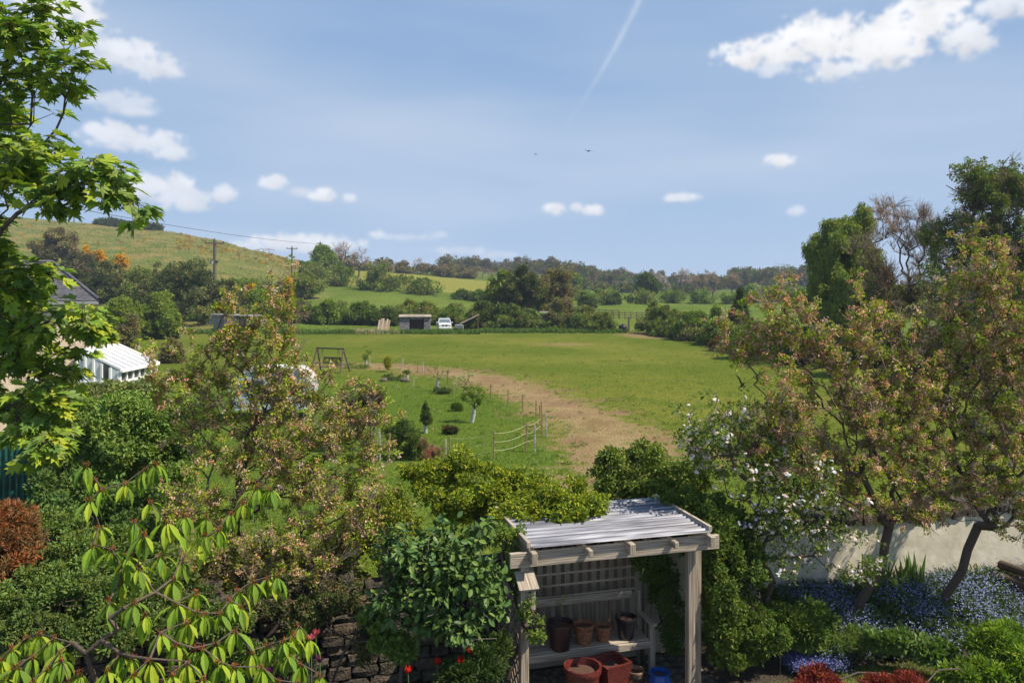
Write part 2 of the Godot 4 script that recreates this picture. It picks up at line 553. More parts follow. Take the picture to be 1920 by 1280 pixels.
func bare_tree(called: String, label: String, at: Vector3, blobs: Array, limbs: int, twigs: float, size: float, col: Color, opt := {}) -> Node3D:
	var t := thing(called, label, "tree", at, 0.0, opt.get("group", ""))
	var pts := []
	for q in crown_points(blobs, limbs, 7, 0.5, 0.35): pts.append(q[0])
	var h: float = opt.get("fork", 2.0)
	var g := grow([Vector3.ZERO, Vector3(rr(-0.15, 0.15), h * 0.5, 0), Vector3(rr(-0.2, 0.2), h, 0)], pts, opt.get("step", 0.8), 0.3)
	part("trunk", wood_mesh(g, opt.get("tip", 0.025)), opt.get("bark", M.bark_grey), t)
	on_twigs(t, "crown", g, twigs, 3, size, col, "twigs", {"mat": M.twig, "up": 0.5, "off": 0.1})
	return t


# ---------------------------------------------------------------- the view, the sky and the sun
func _ready() -> void:
	rng.seed = 20240511
	var cam := Camera3D.new()
	cam.name = "camera"
	add_child(cam)
	cam.position = Vector3(0, 5, 0)
	cam.near = 0.1
	cam.far = 6000.0
	cam.set_frustum(0.1 * 1280.0 / 1478.0, Vector2(0, -0.1 * 95.0 / 1478.0), 0.1, 6000.0)
	cam.current = true
	var env := Environment.new()
	env.background_mode = Environment.BG_SKY
	env.sky = Sky.new()
	env.sky.sky_material = sky_material()
	env.tonemap_mode = Environment.TONE_MAPPER_LINEAR
	env.tonemap_exposure = 1.5
	env.fog_enabled = true
	env.fog_density = 0.0003
	env.fog_light_color = Color(0.8, 0.87, 0.97)
	env.sdfgi_enabled = true
	env.ssao_enabled = true
	env.ssil_enabled = true
	var we := WorldEnvironment.new()
	we.name = "environment"
	we.environment = env
	add_child(we)
	var sun := DirectionalLight3D.new()
	sun.name = "sun"
	sun.light_energy = 1.6
	sun.light_color = Color(1.0, 0.95, 0.87)
	sun.light_angular_distance = 0.5
	sun.shadow_enabled = true
	add_child(sun)
	sun.look_at_from_position(Vector3(0.6, 0.8, 0.15) * 50.0, Vector3.ZERO)
	make_materials()
	make_sprigs()
	print("ground")
	build_ground()
	print("far")
	build_far()
	print("middle")
	build_middle()
	print("garden")
	build_garden()
	print("plants")
	build_plants()
	print("done")

func sky_material() -> PanoramaSkyMaterial:
	var w := 2048
	var h := 1024
	var wisp := FastNoiseLite.new()
	wisp.seed = 5; wisp.frequency = 0.035; wisp.fractal_octaves = 4
	var puff := FastNoiseLite.new()
	puff.seed = 9; puff.frequency = 0.2; puff.fractal_octaves = 5; puff.fractal_gain = 0.55
	puff.noise_type = FastNoiseLite.TYPE_SIMPLEX_SMOOTH
	# clouds: azimuth, elevation, half width, half height in degrees; how solid; how grey
	var clouds := [
		[[17.99, 16.15, 4.06, 1.18], 1.0], [[21.09, 16.69, 3.26, 1.63], 1.0], [[25.03, 16.07, 4.22, 1.93], 1.15], [[27.52, 17.02, 3.09, 1.72], 1.1], [[30.05, 15.55, 1.85, 1.34], 0.85], [[22.43, 14.55, 2.51, 0.79], 0.8], [[32.18, 17.03, 2.30, 0.82], 0.75], [[18.34, 14.92, 1.47, 0.55], 0.6],
		[[-26.29, 15.11, 3.30, 1.18], 0.74], [[-24.39, 14.51, 2.12, 0.92], 0.70], [[-29.32, 15.97, 3.38, 1.01], 0.62], [[-29.90, 17.42, 2.69, 1.18], 0.95], [[-26.44, 12.14, 2.60, 0.87], 0.5], [[-25.50, 11.63, 1.40, 0.42], 0.55],
		[[-25.28, 9.82, 2.98, 0.95], 0.70], [[-23.41, 9.17, 1.78, 0.64], 0.66], [[-27.06, 10.08, 2.07, 1.04], 0.7], [[-23.58, 6.96, 2.13, 1.07], 0.74], [[-22.43, 6.25, 2.15, 1.08], 0.66], [[-25.18, 6.81, 1.75, 1.23], 0.7], [[-20.14, 6.63, 1.02, 0.73], 0.7],
		[[-16.83, 7.49, 1.34, 0.59], 0.7], [[-13.51, 6.79, 1.36, 0.53], 0.8], [[-11.66, 6.58, 0.68, 0.34], 0.55], [[-15.14, 6.89, 1.50, 0.37], 0.4], [[-15.14, 3.36, 4.49, 0.75], 0.75], [[-18.34, 3.12, 2.21, 0.44], 0.5], [[-9.79, 4.00, 0.76, 0.34], 0.55], [[-7.71, 3.84, 2.30, 0.27], 0.35], [[-5.41, 4.05, 0.96, 0.27], 0.3],
		[[3.02, 5.90, 1.01, 0.50], 0.8], [[5.87, 5.84, 0.85, 0.50], 0.85], [[4.72, 6.04, 0.62, 0.35], 0.7], [[12.14, 6.57, 1.44, 0.38], 0.7], [[18.76, 8.92, 1.47, 0.44], 0.9], [[19.90, 5.45, 0.73, 0.40], 0.5], [[-1.16, 2.59, 1.94, 0.31], 0.3], [[-3.87, 2.90, 2.71, 0.35], 0.35],
	]
	for i in 60:  # the same sort of clouds all the way round
		var az := rr(42, 318)
		var el := rr(4, 60)
		clouds.append([[az if az < 180 else az - 360, el, rr(2, 6) , rr(0.8, 2.2)], rr(0.6, 1.05)])
	var data := PackedFloat32Array()
	data.resize(w * h * 3)
	for y in h:
		var el := 90.0 - (y + 0.5) * 180.0 / h
		var e := maxf(el, 0.0) / 90.0
		var k := pow(1.0 - e, 4.2)
		var base := Color(0.108, 0.212, 0.4).lerp(Color(0.32, 0.42, 0.56), k)
		if el < 0: base = Color(0.3, 0.36, 0.36)
		var near := []
		for c in clouds:
			if absf(el - c[0][1]) < c[0][3] * 1.7: near.append(c)
		for x in w:
			var az := fposmod((x + 0.5) * 360.0 / w + 180.0, 360.0) - 180.0
			var col := base
			if el > -0.3 and el < 80:
				var veil := clampf(0.3 + wisp.get_noise_2d(az * 0.45 + el * 0.3, el * 2.2) * 0.85, 0.0, 1.0) * (0.36 + 0.2 * sin(deg_to_rad(el * 9.0 + 30.0)))
				col = col.lerp(Color(0.5, 0.535, 0.595), veil)
				if near.size():
					var f := -9.0
					var solid := 1.0
					var low := 0.0
					for c in near:
						var dx: float = (az - c[0][0]) / c[0][2]
						var dy: float = (el - c[0][1]) / c[0][3]
						var m := 1.0 - (dx * dx + dy * dy)
						if m > f:
							f = m; solid = c[1]; low = -dy
					if f > -1.6:
						var nz := puff.get_noise_2d(az * 3.4, el * 4.6)
						var d := smoothstep(0.0, 0.85, f * 1.1 + nz * 1.0 + puff.get_noise_2d(az * 11.0, el * 13.0) * 0.35) * solid
						var body := 0.68 - 0.1 * clampf(low * 0.8 + 0.1, 0.0, 1.0) - 0.12 * clampf(puff.get_noise_2d(az * 1.6 + 70.0, el * 2.4) + 0.25, 0.0, 1.0)
						col = col.lerp(Color(body * 0.985, body * 0.99, body * 1.02), clampf(d, 0, 1))
				# a vapour trail
				if el > 10.5 and el < 24.0 and az > 2.0 and az < 11.0:
					var s := (el - 10.9) / (20.1 - 10.9)
					var mid := lerpf(3.3, 9.2, s) + sin(s * 3.0) * 0.25
					var wd := 0.1 + 0.17 * clampf(s, 0, 1.4)
					var q := absf(az - mid) / wd
					if q < 2.0: col = col.lerp(Color(0.49, 0.535, 0.6), exp(-q * q * 1.6) * clampf(s * 1.5, 0, 1) * (0.4 + 0.3 * wisp.get_noise_2d(az * 30.0, el * 14.0)))
			var o := (y * w + x) * 3
			data[o] = col.r; data[o + 1] = col.g; data[o + 2] = col.b
	var im := Image.create_from_data(w, h, false, Image.FORMAT_RGBF, data.to_byte_array())
	var m := PanoramaSkyMaterial.new()
	m.panorama = ImageTexture.create_from_image(im)
	return m

# ---------------------------------------------------------------- the lie of the land
var crest_at := PackedVector2Array([Vector2(-1.2, 30.0), Vector2(-0.75, 34.0), Vector2(-0.65, 35.0), Vector2(-0.555, 33.0), Vector2(-0.447, 29.0), Vector2(-0.379, 25.5), Vector2(-0.325, 21.0), Vector2(-0.27, 17.0), Vector2(-0.2, 15.5), Vector2(-0.13, 16.5), Vector2(-0.07, 16.0), Vector2(0.04, 15.0), Vector2(0.12, 10.0), Vector2(0.2, 7.5), Vector2(0.27, 7.0), Vector2(0.36, 8.5), Vector2(0.6, 9.0), Vector2(1.2, 8.0)])
var relief := FastNoiseLite.new()
func crest(u: float) -> Vector2:
	# height of the hill and how far off it stands, by bearing
	var h := 8.0
	for i in crest_at.size() - 1:
		if u <= crest_at[i + 1].x or i == crest_at.size() - 2:
			var s := clampf((u - crest_at[i].x) / (crest_at[i + 1].x - crest_at[i].x), 0, 1)
			h = lerpf(crest_at[i].y, crest_at[i + 1].y, s * s * (3 - 2 * s) * 0.5 + s * 0.5)
			break
	return Vector2(h, lerpf(320.0, 520.0, smoothstep(-0.3, 0.2, u)))
func height(x: float, z: float) -> float:
	var d := maxf(-z, 1.0)
	var y := -0.5 + 0.06 * relief.get_noise_2d(x * 2.0, z * 2.0)
	if d > 108.0:
		var c := crest(x / d)
		var s := clampf((d - 108.0) / (c.y - 108.0), 0, 1)
		var rise := s * 0.75 + 0.25 * (3 * s * s - 2 * s * s * s)
		y += (c.x + 0.5) * rise + relief.get_noise_2d(x * 0.25, z * 0.25) * 1.2 * minf(s * 5.0, 1.0)
	return y
func on_land(x: float, z: float) -> Vector3: return Vector3(x, height(x, z), z)
func inside(poly: PackedVector2Array, p: Vector2) -> bool: return Geometry2D.is_point_in_polygon(p, poly)
func flat(a: Array) -> PackedVector2Array:
	var o := PackedVector2Array()
	for q in a: o.append(Vector2(q.x, q.z))
	return o
var track: PackedVector2Array
func edge_dist(poly: PackedVector2Array, p: Vector2) -> float:
	var d := 1e9
	for i in poly.size():
		var q := Geometry2D.get_closest_point_to_segment(p, poly[i], poly[(i + 1) % poly.size()])
		d = minf(d, p.distance_to(q))
	return d if inside(poly, p) else -d
func grid_sheet(xs: PackedFloat32Array, zs: PackedFloat32Array, hf: Callable, cf: Callable) -> MB:
	var mb := MB.new()
	var rows := []
	for z in zs:
		var r := []
		for x in xs:
			r.append([Vector3(x, hf.call(x, z), z), cf.call(x, z)])
		rows.append(r)
	for j in zs.size() - 1:
		for i in xs.size() - 1:
			var a = rows[j][i]; var b = rows[j][i + 1]; var c = rows[j + 1][i + 1]; var d = rows[j + 1][i]
			for t in [[a, b, c], [a, c, d]]:
				var nn: Vector3 = (t[1][0] - t[0][0]).cross(t[2][0] - t[0][0]).normalized()
				if nn.y < 0: nn = -nn
				else: t.reverse()
				for q in t:
					mb.v.append(q[0]); mb.n.append(nn); mb.c.append(q[1]); mb.t.append(Vector2(q[0].x, q[0].z))
	return mb
var patches := FastNoiseLite.new()
func field_color(x: float, z: float) -> Color:
	var n := patches.get_noise_2d(x * 1.0, z * 1.0)
	var n2 := patches.get_noise_2d(x * 5.0 + 300.0, z * 5.0)
	var n3 := patches.get_noise_2d(x * 22.0, z * 22.0 + 90.0)
	var c := Color(0.14, 0.19, 0.028).lerp(Color(0.215, 0.232, 0.046), clampf(0.5 + n * 1.4 + n2 * 0.9 + n3 * 0.4, 0, 1))
	c = c.lerp(Color(0.09, 0.155, 0.02), clampf(n2 * 1.5 + n3 * 0.6 - 0.12, 0, 0.75))
	var d := -z
	# worn spot in the far part of the field and the bare gateway
	var worn := 1.0 - Vector2((x - 5.3) / 4.5, (d - 81.0) / 3.5).length()
	var gate := 1.0 - Vector2((x - 17.4) / 5.0, (d - 97.0) / 9.0).length()
	c = c.lerp(Color(0.33, 0.24, 0.13), clampf(maxf(worn * 0.9, gate * 2.2) + n3 * 0.5, 0, 0.85) if maxf(worn, gate) > -0.3 else 0.0)
	if d < 75.0:
		var e := edge_dist(track, Vector2(x, z))
		var k := clampf(e * 0.7 + 0.35 + n2 * 1.5 + n3 * 1.5, 0, 1) if e > -4.0 else 0.0
		var earth := Color(0.42, 0.31, 0.18).lerp(Color(0.3, 0.2, 0.12), clampf(0.5 + n2 * 1.2 + n3 * 0.6, 0, 1))
		earth = earth.lerp(Color(0.2, 0.21, 0.06), clampf(n * 1.6 + n3 * 0.7 - 0.15, 0, 0.75) if d < 34.0 else 0.0)
		c = c.lerp(earth, k * 0.95)
		# the orchard lawn inside the track is lusher
		if e < 0.0 and x < 2.0 - (d - 25.0) * 0.1:
			c = c.lerp(Color(0.1, 0.18, 0.028), 0.6 * (1.0 - k) * smoothstep(16.0, 19.0, d) * (1.0 - smoothstep(48.0, 54.0, d)))
	return c
func hill_color(x: float, z: float) -> Color:
	var d := -z
	var u := x / d
	var n := patches.get_noise_2d(x * 0.3, z * 0.3)
	var n2 := patches.get_noise_2d(x * 1.6 + 40.0, z * 1.6)
	var green := Color(0.13, 0.2, 0.035).lerp(Color(0.18, 0.24, 0.05), clampf(0.5 + n, 0, 1))
	var c := green
	if u < -0.2:
		# rough pasture with dry grass on the hill
		var rough := Color(0.205, 0.22, 0.07).lerp(Color(0.145, 0.21, 0.05), clampf(0.45 + n * 1.4 + n2 * 0.6, 0, 1))
		rough = rough.lerp(Color(0.33, 0.24, 0.11), clampf(n2 * 1.6 + n * 0.8 + smoothstep(220.0, 290.0, d) * 0.25, 0, 0.75))
		var t := smoothstep(-0.2, -0.28, u) if d > 150.0 + 400.0 * (u + 0.28) else 0.0
		c = c.lerp(rough, t)
	if u > -0.27 and u < 0.06 and d > 198.0 - u * 60.0 and d < 292.0: c = Color(0.34, 0.31, 0.075).lerp(Color(0.25, 0.28, 0.06), clampf(0.5 + n2, 0, 1))
	if d > 300.0 and u > -0.2: c = c.lerp(Color(0.12, 0.15, 0.05), 0.5)
	return c * (1.0 + 0.25 * n2)

func build_ground() -> void:
	relief.seed = 3; relief.frequency = 0.05
	patches.seed = 7; patches.frequency = 0.05; patches.fractal_octaves = 4
	track = flat([Vector3(-16.541, -0.5, -61.12), Vector3(-9.778, -0.5, -60.215), Vector3(-4.201, -0.5, -56.451), Vector3(0, -0.5, -51.126), Vector3(2.633, -0.5, -43.239), Vector3(4.686, -0.5, -36.453), Vector3(6.039, -0.5, -31.878), Vector3(6.195, -0.5, -27.744), Vector3(5.347, -0.5, -22.581), Vector3(0.868, -0.5, -21.392), Vector3(1.438, -0.5, -25.012), Vector3(1.544, -0.5, -28.523), Vector3(1.122, -0.5, -33.18), Vector3(-0.262, -0.5, -38.71), Vector3(-2.861, -0.5, -46.988), Vector3(-5.57, -0.5, -51.449), Vector3(-9.662, -0.5, -54.926), Vector3(-15.493, -0.5, -57.246)])
	var xs := PackedFloat32Array()
	var x := -75.0
	while x < 80.0:
		xs.append(x)
		x += 0.22 if x > -20.0 and x < 14.0 else 0.8
	var zs := PackedFloat32Array()
	var d := 5.0
	while d < 108.0:
		zs.append(-d)
		d += clampf(d * 0.0085, 0.15, 0.8)
	zs.append(-108.0)
	structure("field", grid_sheet(xs, zs, height, field_color), M.grass, "wide mown grass field with a bare earth track curving across it")
	# the hills: a sheet that reaches the horizon
	xs = PackedFloat32Array()
	zs = PackedFloat32Array()
	var mb := MB.new()
	var ds := []
	d = 107.9
	while d < 5200.0:
		ds.append(d)
		d *= 1.022 if d < 560.0 else 1.12
	var us := []
	for i in 241: us.append(-1.5 + 3.0 * i / 240.0)
	for j in ds.size() - 1:
		for i in us.size() - 1:
			var q := []
			for k in [[i, j], [i + 1, j], [i + 1, j + 1], [i, j + 1]]:
				var px: float = us[k[0]] * ds[k[1]]
				var p := on_land(px, -ds[k[1]])
				if k[1] == 0: p.y -= 0.03
				q.append([p, hill_color(px, -ds[k[1]])])
			for t in [[q[0], q[1], q[2]], [q[0], q[2], q[3]]]:
				var nn: Vector3 = (t[1][0] - t[0][0]).cross(t[2][0] - t[0][0]).normalized()
				if nn.y < 0: nn = -nn
				else: t.reverse()
				for w in t:
					mb.v.append(w[0]); mb.n.append(nn); mb.c.append(w[1]); mb.t.append(Vector2.ZERO)
	structure("hills", mb, M.hill, "rolling farmland rising to a dry grassy hill")
	# the garden near the house
	xs = PackedFloat32Array()
	for i in 61: xs.append(-9.0 + i * 0.35)
	zs = PackedFloat32Array()
	for i in 45: zs.append(-1.3 + i * 0.2)
	var gb := grid_sheet(xs, zs, garden_height, garden_color)
	var o := structure("garden_ground", gb, M.soil_tint, "garden soil and small lawn below the wall")
	o.position = GO
	o.rotation.y = GR
	# grass tufts on the near part of the field
	var at := []
	var tint := []
	for i in 80000:
		var dd := 11.5 + 60.0 * pow(rng.randf(), 1.7)
		if dd > 45.0 and rng.randf() < (dd - 45.0) / 22.0: continue
		var px := rr(-0.62, 0.75) * dd
		var e := edge_dist(track, Vector2(px, -dd))
		var bare := e > -0.3 + rr(-0.6, 0.6)
		if bare and rng.randf() < 0.72: continue
		var c := field_color(px, -dd)
		if bare: c = Color(0.16, 0.2, 0.05) if rng.randf() < 0.4 else Color(0.5, 0.4, 0.22)
		at.append(frame_at(on_land(px, -dd), Vector3.UP + rv() * 0.15, rr(0.05, 0.12) * (0.6 if bare else 1.0)))
		tint.append(tone(c * 1.45, 0.25))
	var gr := scatter("grass", SP.tuft, M.leaf, at, tint, self)
	tag(gr, "short grass growing over the near field and orchard lawn", "grass", "", "stuff")
	# weeds dotted over the field, thicker along the edge of the track
	at = []
	tint = []
	for i in 9000:
		var dd := 14.0 + 70.0 * pow(rng.randf(), 1.3)
		var px := rr(-0.5, 0.55) * dd
		var e := edge_dist(track, Vector2(px, -dd))
		if absf(e) > 1.2 and rng.randf() < 0.8: continue
		if e > 1.2 and rng.randf() < 0.6: continue
		var wf := frame_at(on_land(px, -dd) + Vector3(0, 0.02, 0), Vector3.UP + rv() * 0.2, rr(0.05, 0.17))
		wf.basis.y *= 0.6
		at.append(wf)
		tint.append(tone(Color(0.13, 0.19, 0.035) if rng.randf() < 0.75 else Color(0.42, 0.36, 0.18), 0.3))
	tag(scatter("weeds", SP.narrow, M.leaf, at, tint, self), "weeds and dry tufts dotted over the field and track edge", "weeds", "", "stuff")
func garden_height(x: float, z: float) -> float:
	# x, z in the garden frame; a raised bed climbs to the wall beyond the arbour
	var k := smoothstep(2.8, 3.6, x)
	return k * (0.12 + 0.33 * smoothstep(-0.1, -1.3, z)) + 0.02 * relief.get_noise_2d(x * 20.0, z * 20.0)
func garden_color(x: float, z: float) -> Color:
	var n := patches.get_noise_2d(x * 12.0, z * 12.0)
	var lawn := smoothstep(0.0, 0.25, z + 0.15 * n) * smoothstep(2.9, 3.1, x + n * 0.3) * (1.0 - smoothstep(5.6, 6.0, x + 0.5 * z + n * 0.4))
	return Color(0.075, 0.055, 0.04).lerp(Color(0.17, 0.19, 0.045), lawn)


# ---------------------------------------------------------------- beyond the field
const DARK := Color(0.095, 0.12, 0.044)
const GREEN := Color(0.175, 0.25, 0.04)
const FRESH := Color(0.31, 0.39, 0.06)
const OLIVE := Color(0.26, 0.255, 0.085)
const BROWN := Color(0.27, 0.19, 0.13)
const GREY := Color(0.42, 0.36, 0.33)
const GORSE := Color(0.75, 0.4, 0.014)

func shape_for(h: float, w: float, kind: String) -> Array:
	var r := w * 0.5
	if kind == "bush":
		return [[Vector3(0, h * 0.45, 0), Vector3(r * 0.85, h * 0.45, r * 0.8)], [Vector3(-r * 0.45, h * 0.33, r * 0.2), Vector3(r * 0.55, h * 0.34, r * 0.6)], [Vector3(r * 0.45, h * 0.35, r * 0.15), Vector3(r * 0.55, h * 0.36, r * 0.6)], [Vector3(rr(-0.3, 0.3) * r, h * 0.7, 0), Vector3(r * 0.5, h * 0.26, r * 0.5)]]
	if kind == "cone":
		var o := []
		for i in 6: o.append([Vector3(0, h * (0.16 + 0.14 * i), 0), Vector3(1, 0, 1) * r * (1.0 - i * 0.155) + Vector3(0, h * 0.13, 0)])
		return o
	if kind == "pine":
		return [[Vector3(0, h * 0.82, 0), Vector3(r, h * 0.16, r)], [Vector3(r * 0.4, h * 0.68, 0), Vector3(r * 0.6, h * 0.08, r * 0.5)]]
	return [[Vector3(0, h * 0.64, 0), Vector3(r * 0.8, h * 0.34, r * 0.8)], [Vector3(-r * 0.5, h * 0.5, r * 0.2), Vector3(r * 0.5, h * 0.25, r * 0.5)], [Vector3(r * 0.5, h * 0.52, -r * 0.1), Vector3(r * 0.5, h * 0.26, r * 0.5)], [Vector3(rr(-0.2, 0.2) * r, h * 0.82, 0), Vector3(r * 0.5, h * 0.2, r * 0.5)]]
func stand(called: String, label: String, at: Vector3, top: float, w: float, col: Color, kind := "bush", opt := {}) -> Node3D:
	var h := top - at.y
	var d := -at.z
	var size: float = opt.get("size", clampf(d * 0.0052, 0.25, 2.2))
	var n: int = opt.get("n", int(clampf(9.0 * (w * h + w * w * 0.5) / (size * size), 120, 1500)))
	opt.tip = opt.get("tip", 0.025 + 0.0001 * d)
	opt.step = maxf(h * 0.12, 0.3)
	if kind == "bush": opt.cat = opt.get("cat", "bush")
	return leafy_tree(called, label, at, shape_for(h, w, kind), n, size, col, opt)
func bare(called: String, label: String, at: Vector3, top: float, w: float, col: Color, opt := {}) -> Node3D:
	var h := top - at.y
	var blobs := [[Vector3(0, h * 0.64, 0), Vector3(w * 0.46, h * 0.33, w * 0.42)], [Vector3(0, h * 0.78, 0), Vector3(w * 0.32, h * 0.2, w * 0.3)]]
	return bare_tree(called, label, at, blobs, opt.get("limbs", 130), opt.get("twigs", 1.3) * 0.55, h * 0.12, col, {"fork": h * 0.24, "step": h * 0.07, "tip": 0.009 * h * 0.5 * opt.get("thick", 1.0), "group": opt.get("group", "")})
func hedge_along(called: String, label: String, path: Array, w: float, h: float, col: Color, opt := {}) -> Node3D:
	var t := thing(called, label, "hedge", path[0])
	var blobs := []
	for i in path.size() - 1:
		var l: float = path[i].distance_to(path[i + 1])
		var k := maxi(1, int(l / (w * 0.75)))
		for j in k:
			var p: Vector3 = path[i].lerp(path[i + 1], float(j) / k)
			p.y = height(p.x, p.z)
			var s := rr(0.75, 1.25)
			blobs.append([p - path[0] + Vector3(0, h * 0.42 * s, 0), Vector3(w * 0.62, h * 0.55 * s, w * 0.6)])
	var d: float = -path[0].z
	foliage(t, "foliage", blobs, opt.get("n", blobs.size() * 90), opt.get("size", clampf(d * 0.0055, 0.3, 2.0)), col, "dense", opt)
	# a few stems inside, down to the ground
	var mb := MB.new()
	for b in blobs:
		for k in 3: mb.tube(Vector3(b[0].x + rr(-0.3, 0.3), b[0].y - h * 0.5, b[0].z), b[0] + rv() * h * 0.25, 0.07, 0.03, 4)
	part("stems", mb, M.bark, t).set_meta("kind", "stuff")
	return t

func telegraph_pole(label: String, at: Vector3, top: float, arm: float, boxed: bool, turn := 0.3) -> Node3D:
	var h := top - at.y
	var t := thing("telegraph_pole", label, "pole", at, turn, "wooden telegraph poles on the hill")
	var s := h / 9.0
	var mb := MB.new()
	mb.tube(Vector3(0, -0.3, 0), Vector3(0, h, 0), 0.3 * s, 0.22 * s, 8)
	part("pole", mb, M.bark_grey, t)
	if arm > 0:
		mb = MB.new()
		mb.bar(Vector3(-arm, h - 0.5 * s, 0.16 * s), Vector3(arm, h - 0.5 * s, 0.16 * s), 0.2 * s, 0.24 * s)
		part("crossarm", mb, M.bark_grey, t)
		for k in [-1.0, 0.0, 1.0]:
			mb = MB.new()
			mb.lathe(Vector3(k * arm * 0.94, h - 0.42 * s + (0.42 * s if k == 0 else 0.0), 0.16 * s if k != 0 else 0.0), [Vector2(0.03, 0), Vector2(0.1, 0.08), Vector2(0.06, 0.16), Vector2(0.11, 0.24), Vector2(0.05, 0.34), Vector2(0, 0.36)], 8)
			part("insulator", mb, M.dark, t)
	if boxed:
		mb = MB.new()
		mb.lathe(Vector3(-0.42 * s, h * 0.58, 0.15), [Vector2(0, 0), Vector2(0.3, 0.02), Vector2(0.32, 0.7), Vector2(0.26, 0.78), Vector2(0, 0.8)], 10)
		part("transformer", mb, M.zinc, t)
		mb = MB.new()
		mb.box(Vector3(0.3 * s, h * 0.62, 0.1), Vector3(0.5, 0.5, 0.4), Basis.IDENTITY, 0.04)
		part("fuse_box", mb, M.dark, t)
	return t
func wire(label: String, a: Vector3, b: Vector3, sag: float, r: float) -> void:
	var mb := MB.new()
	var prev := a
	for i in 24:
		var s := (i + 1) / 24.0
		var p := a.lerp(b, s) - Vector3(0, sag * 4.0 * s * (1.0 - s), 0)
		mb.tube(prev, p, r, r, 4)
		prev = p
	tag(part("overhead_wire", mb, M.dark, self), label, "wire", "overhead wires")

func build_far() -> void:
	# the bushes at the foot of the hill
	stand("evergreen_oak", "large dark evergreen oak behind the small grey hut", on_land(-49.10, -118.00), 10.35, 15.169, DARK, "bush", {"second": OLIVE, "share": 0.25, "n": 1600, "cat": "tree"})
	stand("evergreen_oak", "smaller dark rounded evergreen right of the large evergreen oak", on_land(-44.49, -120.00), 7.03, 6.495, DARK, "bush", {"second": OLIVE, "share": 0.2, "cat": "tree"})
	stand("scrub_bush", "dark scrub bush below the orange gorse on the hill", on_land(-69.87, -135.00), 10.21, 10.961, DARK, "bush", {"second": OLIVE, "share": 0.4})
	stand("scrub_bush", "olive scrub bush between dark scrub and the evergreen oak", on_land(-60.19, -128.00), 9.33, 6.928, OLIVE, "bush", {"second": GREEN, "share": 0.4})
	stand("thorn_tree", "brownish thorn tree high on the slope behind the sycamore leaves", on_land(-95.45, -165.00), 18.40, 8.373, OLIVE, "round", {"second": BROWN, "share": 0.5})
	stand("thorn_tree", "grey green thorn bush below the brownish thorn tree", on_land(-82.21, -150.00), 12.61, 9.134, Color(0.11, 0.13, 0.055), "bush", {"second": BROWN, "share": 0.3, "cat": "bush"})
	stand("willow_bush", "bright green rounded bush nearest the house roof", on_land(-43.35, -88.00), 5.00, 5.359, FRESH * 0.8, "bush", {"second": GREEN, "share": 0.3})
	stand("willow_bush", "bright green rounded bush beside the grey hut", on_land(-40.19, -90.00), 4.94, 5.237, FRESH * 0.75, "bush", {"second": GREEN, "share": 0.35})
	stand("willow_bush", "low brown green bush at the edge of the field by the house", on_land(-37.13, -76.00), 2.79, 2.571, OLIVE, "bush", {"second": BROWN, "share": 0.3})
	stand("willow_bush", "small brownish bush behind the conservatory end", on_land(-25.90, -60.00), 1.47, 1.827, OLIVE, "bush", {"second": BROWN, "share": 0.4})
	var go := [[on_land(-93.33, -172.00), 15.36, 4.189, "orange flowering gorse bush highest of three above the dark scrub"], [on_land(-88.91, -170.00), 14.55, 4.141, "orange flowering gorse bush middle of three above the dark scrub"], [on_land(-83.89, -168.00), 13.41, 3.865, "orange flowering gorse bush lowest of three above the dark scrub"], [on_land(-39.78, -140.00), 7.37, 1.326, "bright orange gorse bush on the hedge by the green meadow"], [on_land(-46.70, -140.00), 6.23, 1.326, "small orange gorse bush above the evergreen hedge"]]
	for q in go: stand("gorse_bush", q[3], q[0], q[1], q[2], GORSE, "bush", {"group": "orange gorse bushes on the slope", "second": Color(0.12, 0.13, 0.03), "share": 0.22, "n": 260, "size": 0.7})
	# scattered gorse along the brow of the hill, too small to tell apart
	var at := []
	var tint := []
	for i in 1100:
		var px := rr(330, 590) if i < 950 else rr(20, 300)
		var d := rr(235, 312) if i < 950 else rr(220, 310)
		if patches.get_noise_2d(px * 0.9, d * 0.9) < 0.12: continue
		at.append(frame_at(on_land((px - 960) / 1478.0 * d, -d) + Vector3(0, 0.3, 0), Vector3.UP, rr(0.4, 0.95)))
		tint.append(tone(GORSE * 0.8 if rng.randf() < 0.4 else Color(0.3, 0.2, 0.06), 0.25))
	tag(scatter("gorse_scrub", SP.dense, M.leaf, at, tint, self), "patchy low gorse and dry scrub along the brow of the hill", "scrub", "", "stuff")
	at = []
	tint = []
	for i in 12000:
		var d := rr(125, 322)
		var px := rr(-60, 620)
		var x := (px - 960) / 1478.0 * d
		if px > 430 + (d - 125) * 0.8: continue
		var tf := frame_at(on_land(x, -d), Vector3.UP + rv() * 0.2, rr(0.4, 1.0))
		tf.basis.y *= 0.4
		at.append(tf)
		tint.append(tone(hill_color(x, -d) * 1.25, 0.25))
	tag(scatter("hill_grass", SP.tuft, M.leaf, at, tint, self), "dry tussocky grass covering the hill", "grass", "", "stuff")
	# low dark scrub on the skyline
	hedge_along("skyline_scrub", "low dark scrub on the hill skyline beyond the hanging sycamore branch", [on_land(-165.67, -318.00), on_land(-158.14, -318.00), on_land(-149.23, -316.00)], 4.0, 2.2, DARK)
	hedge_along("skyline_scrub", "short dark scrub strip on the skyline above the evergreen oak", [on_land(-148.03, -318.00), on_land(-139.85, -318.00)], 4.0, 2.0, DARK)
	# the hedge along the foot of the slope
	stand("hawthorn_bush", "green hawthorn bush just right of the grey hut", on_land(-38.57, -120.00), 5.41, 5.683, GREEN * 1.1, "bush", {"second": FRESH, "share": 0.3})
	stand("hawthorn_bush", "light green bush on the rise above the hut", on_land(-49.73, -150.00), 7.54, 11.164, FRESH * 0.75, "bush", {"second": GREEN, "share": 0.4})
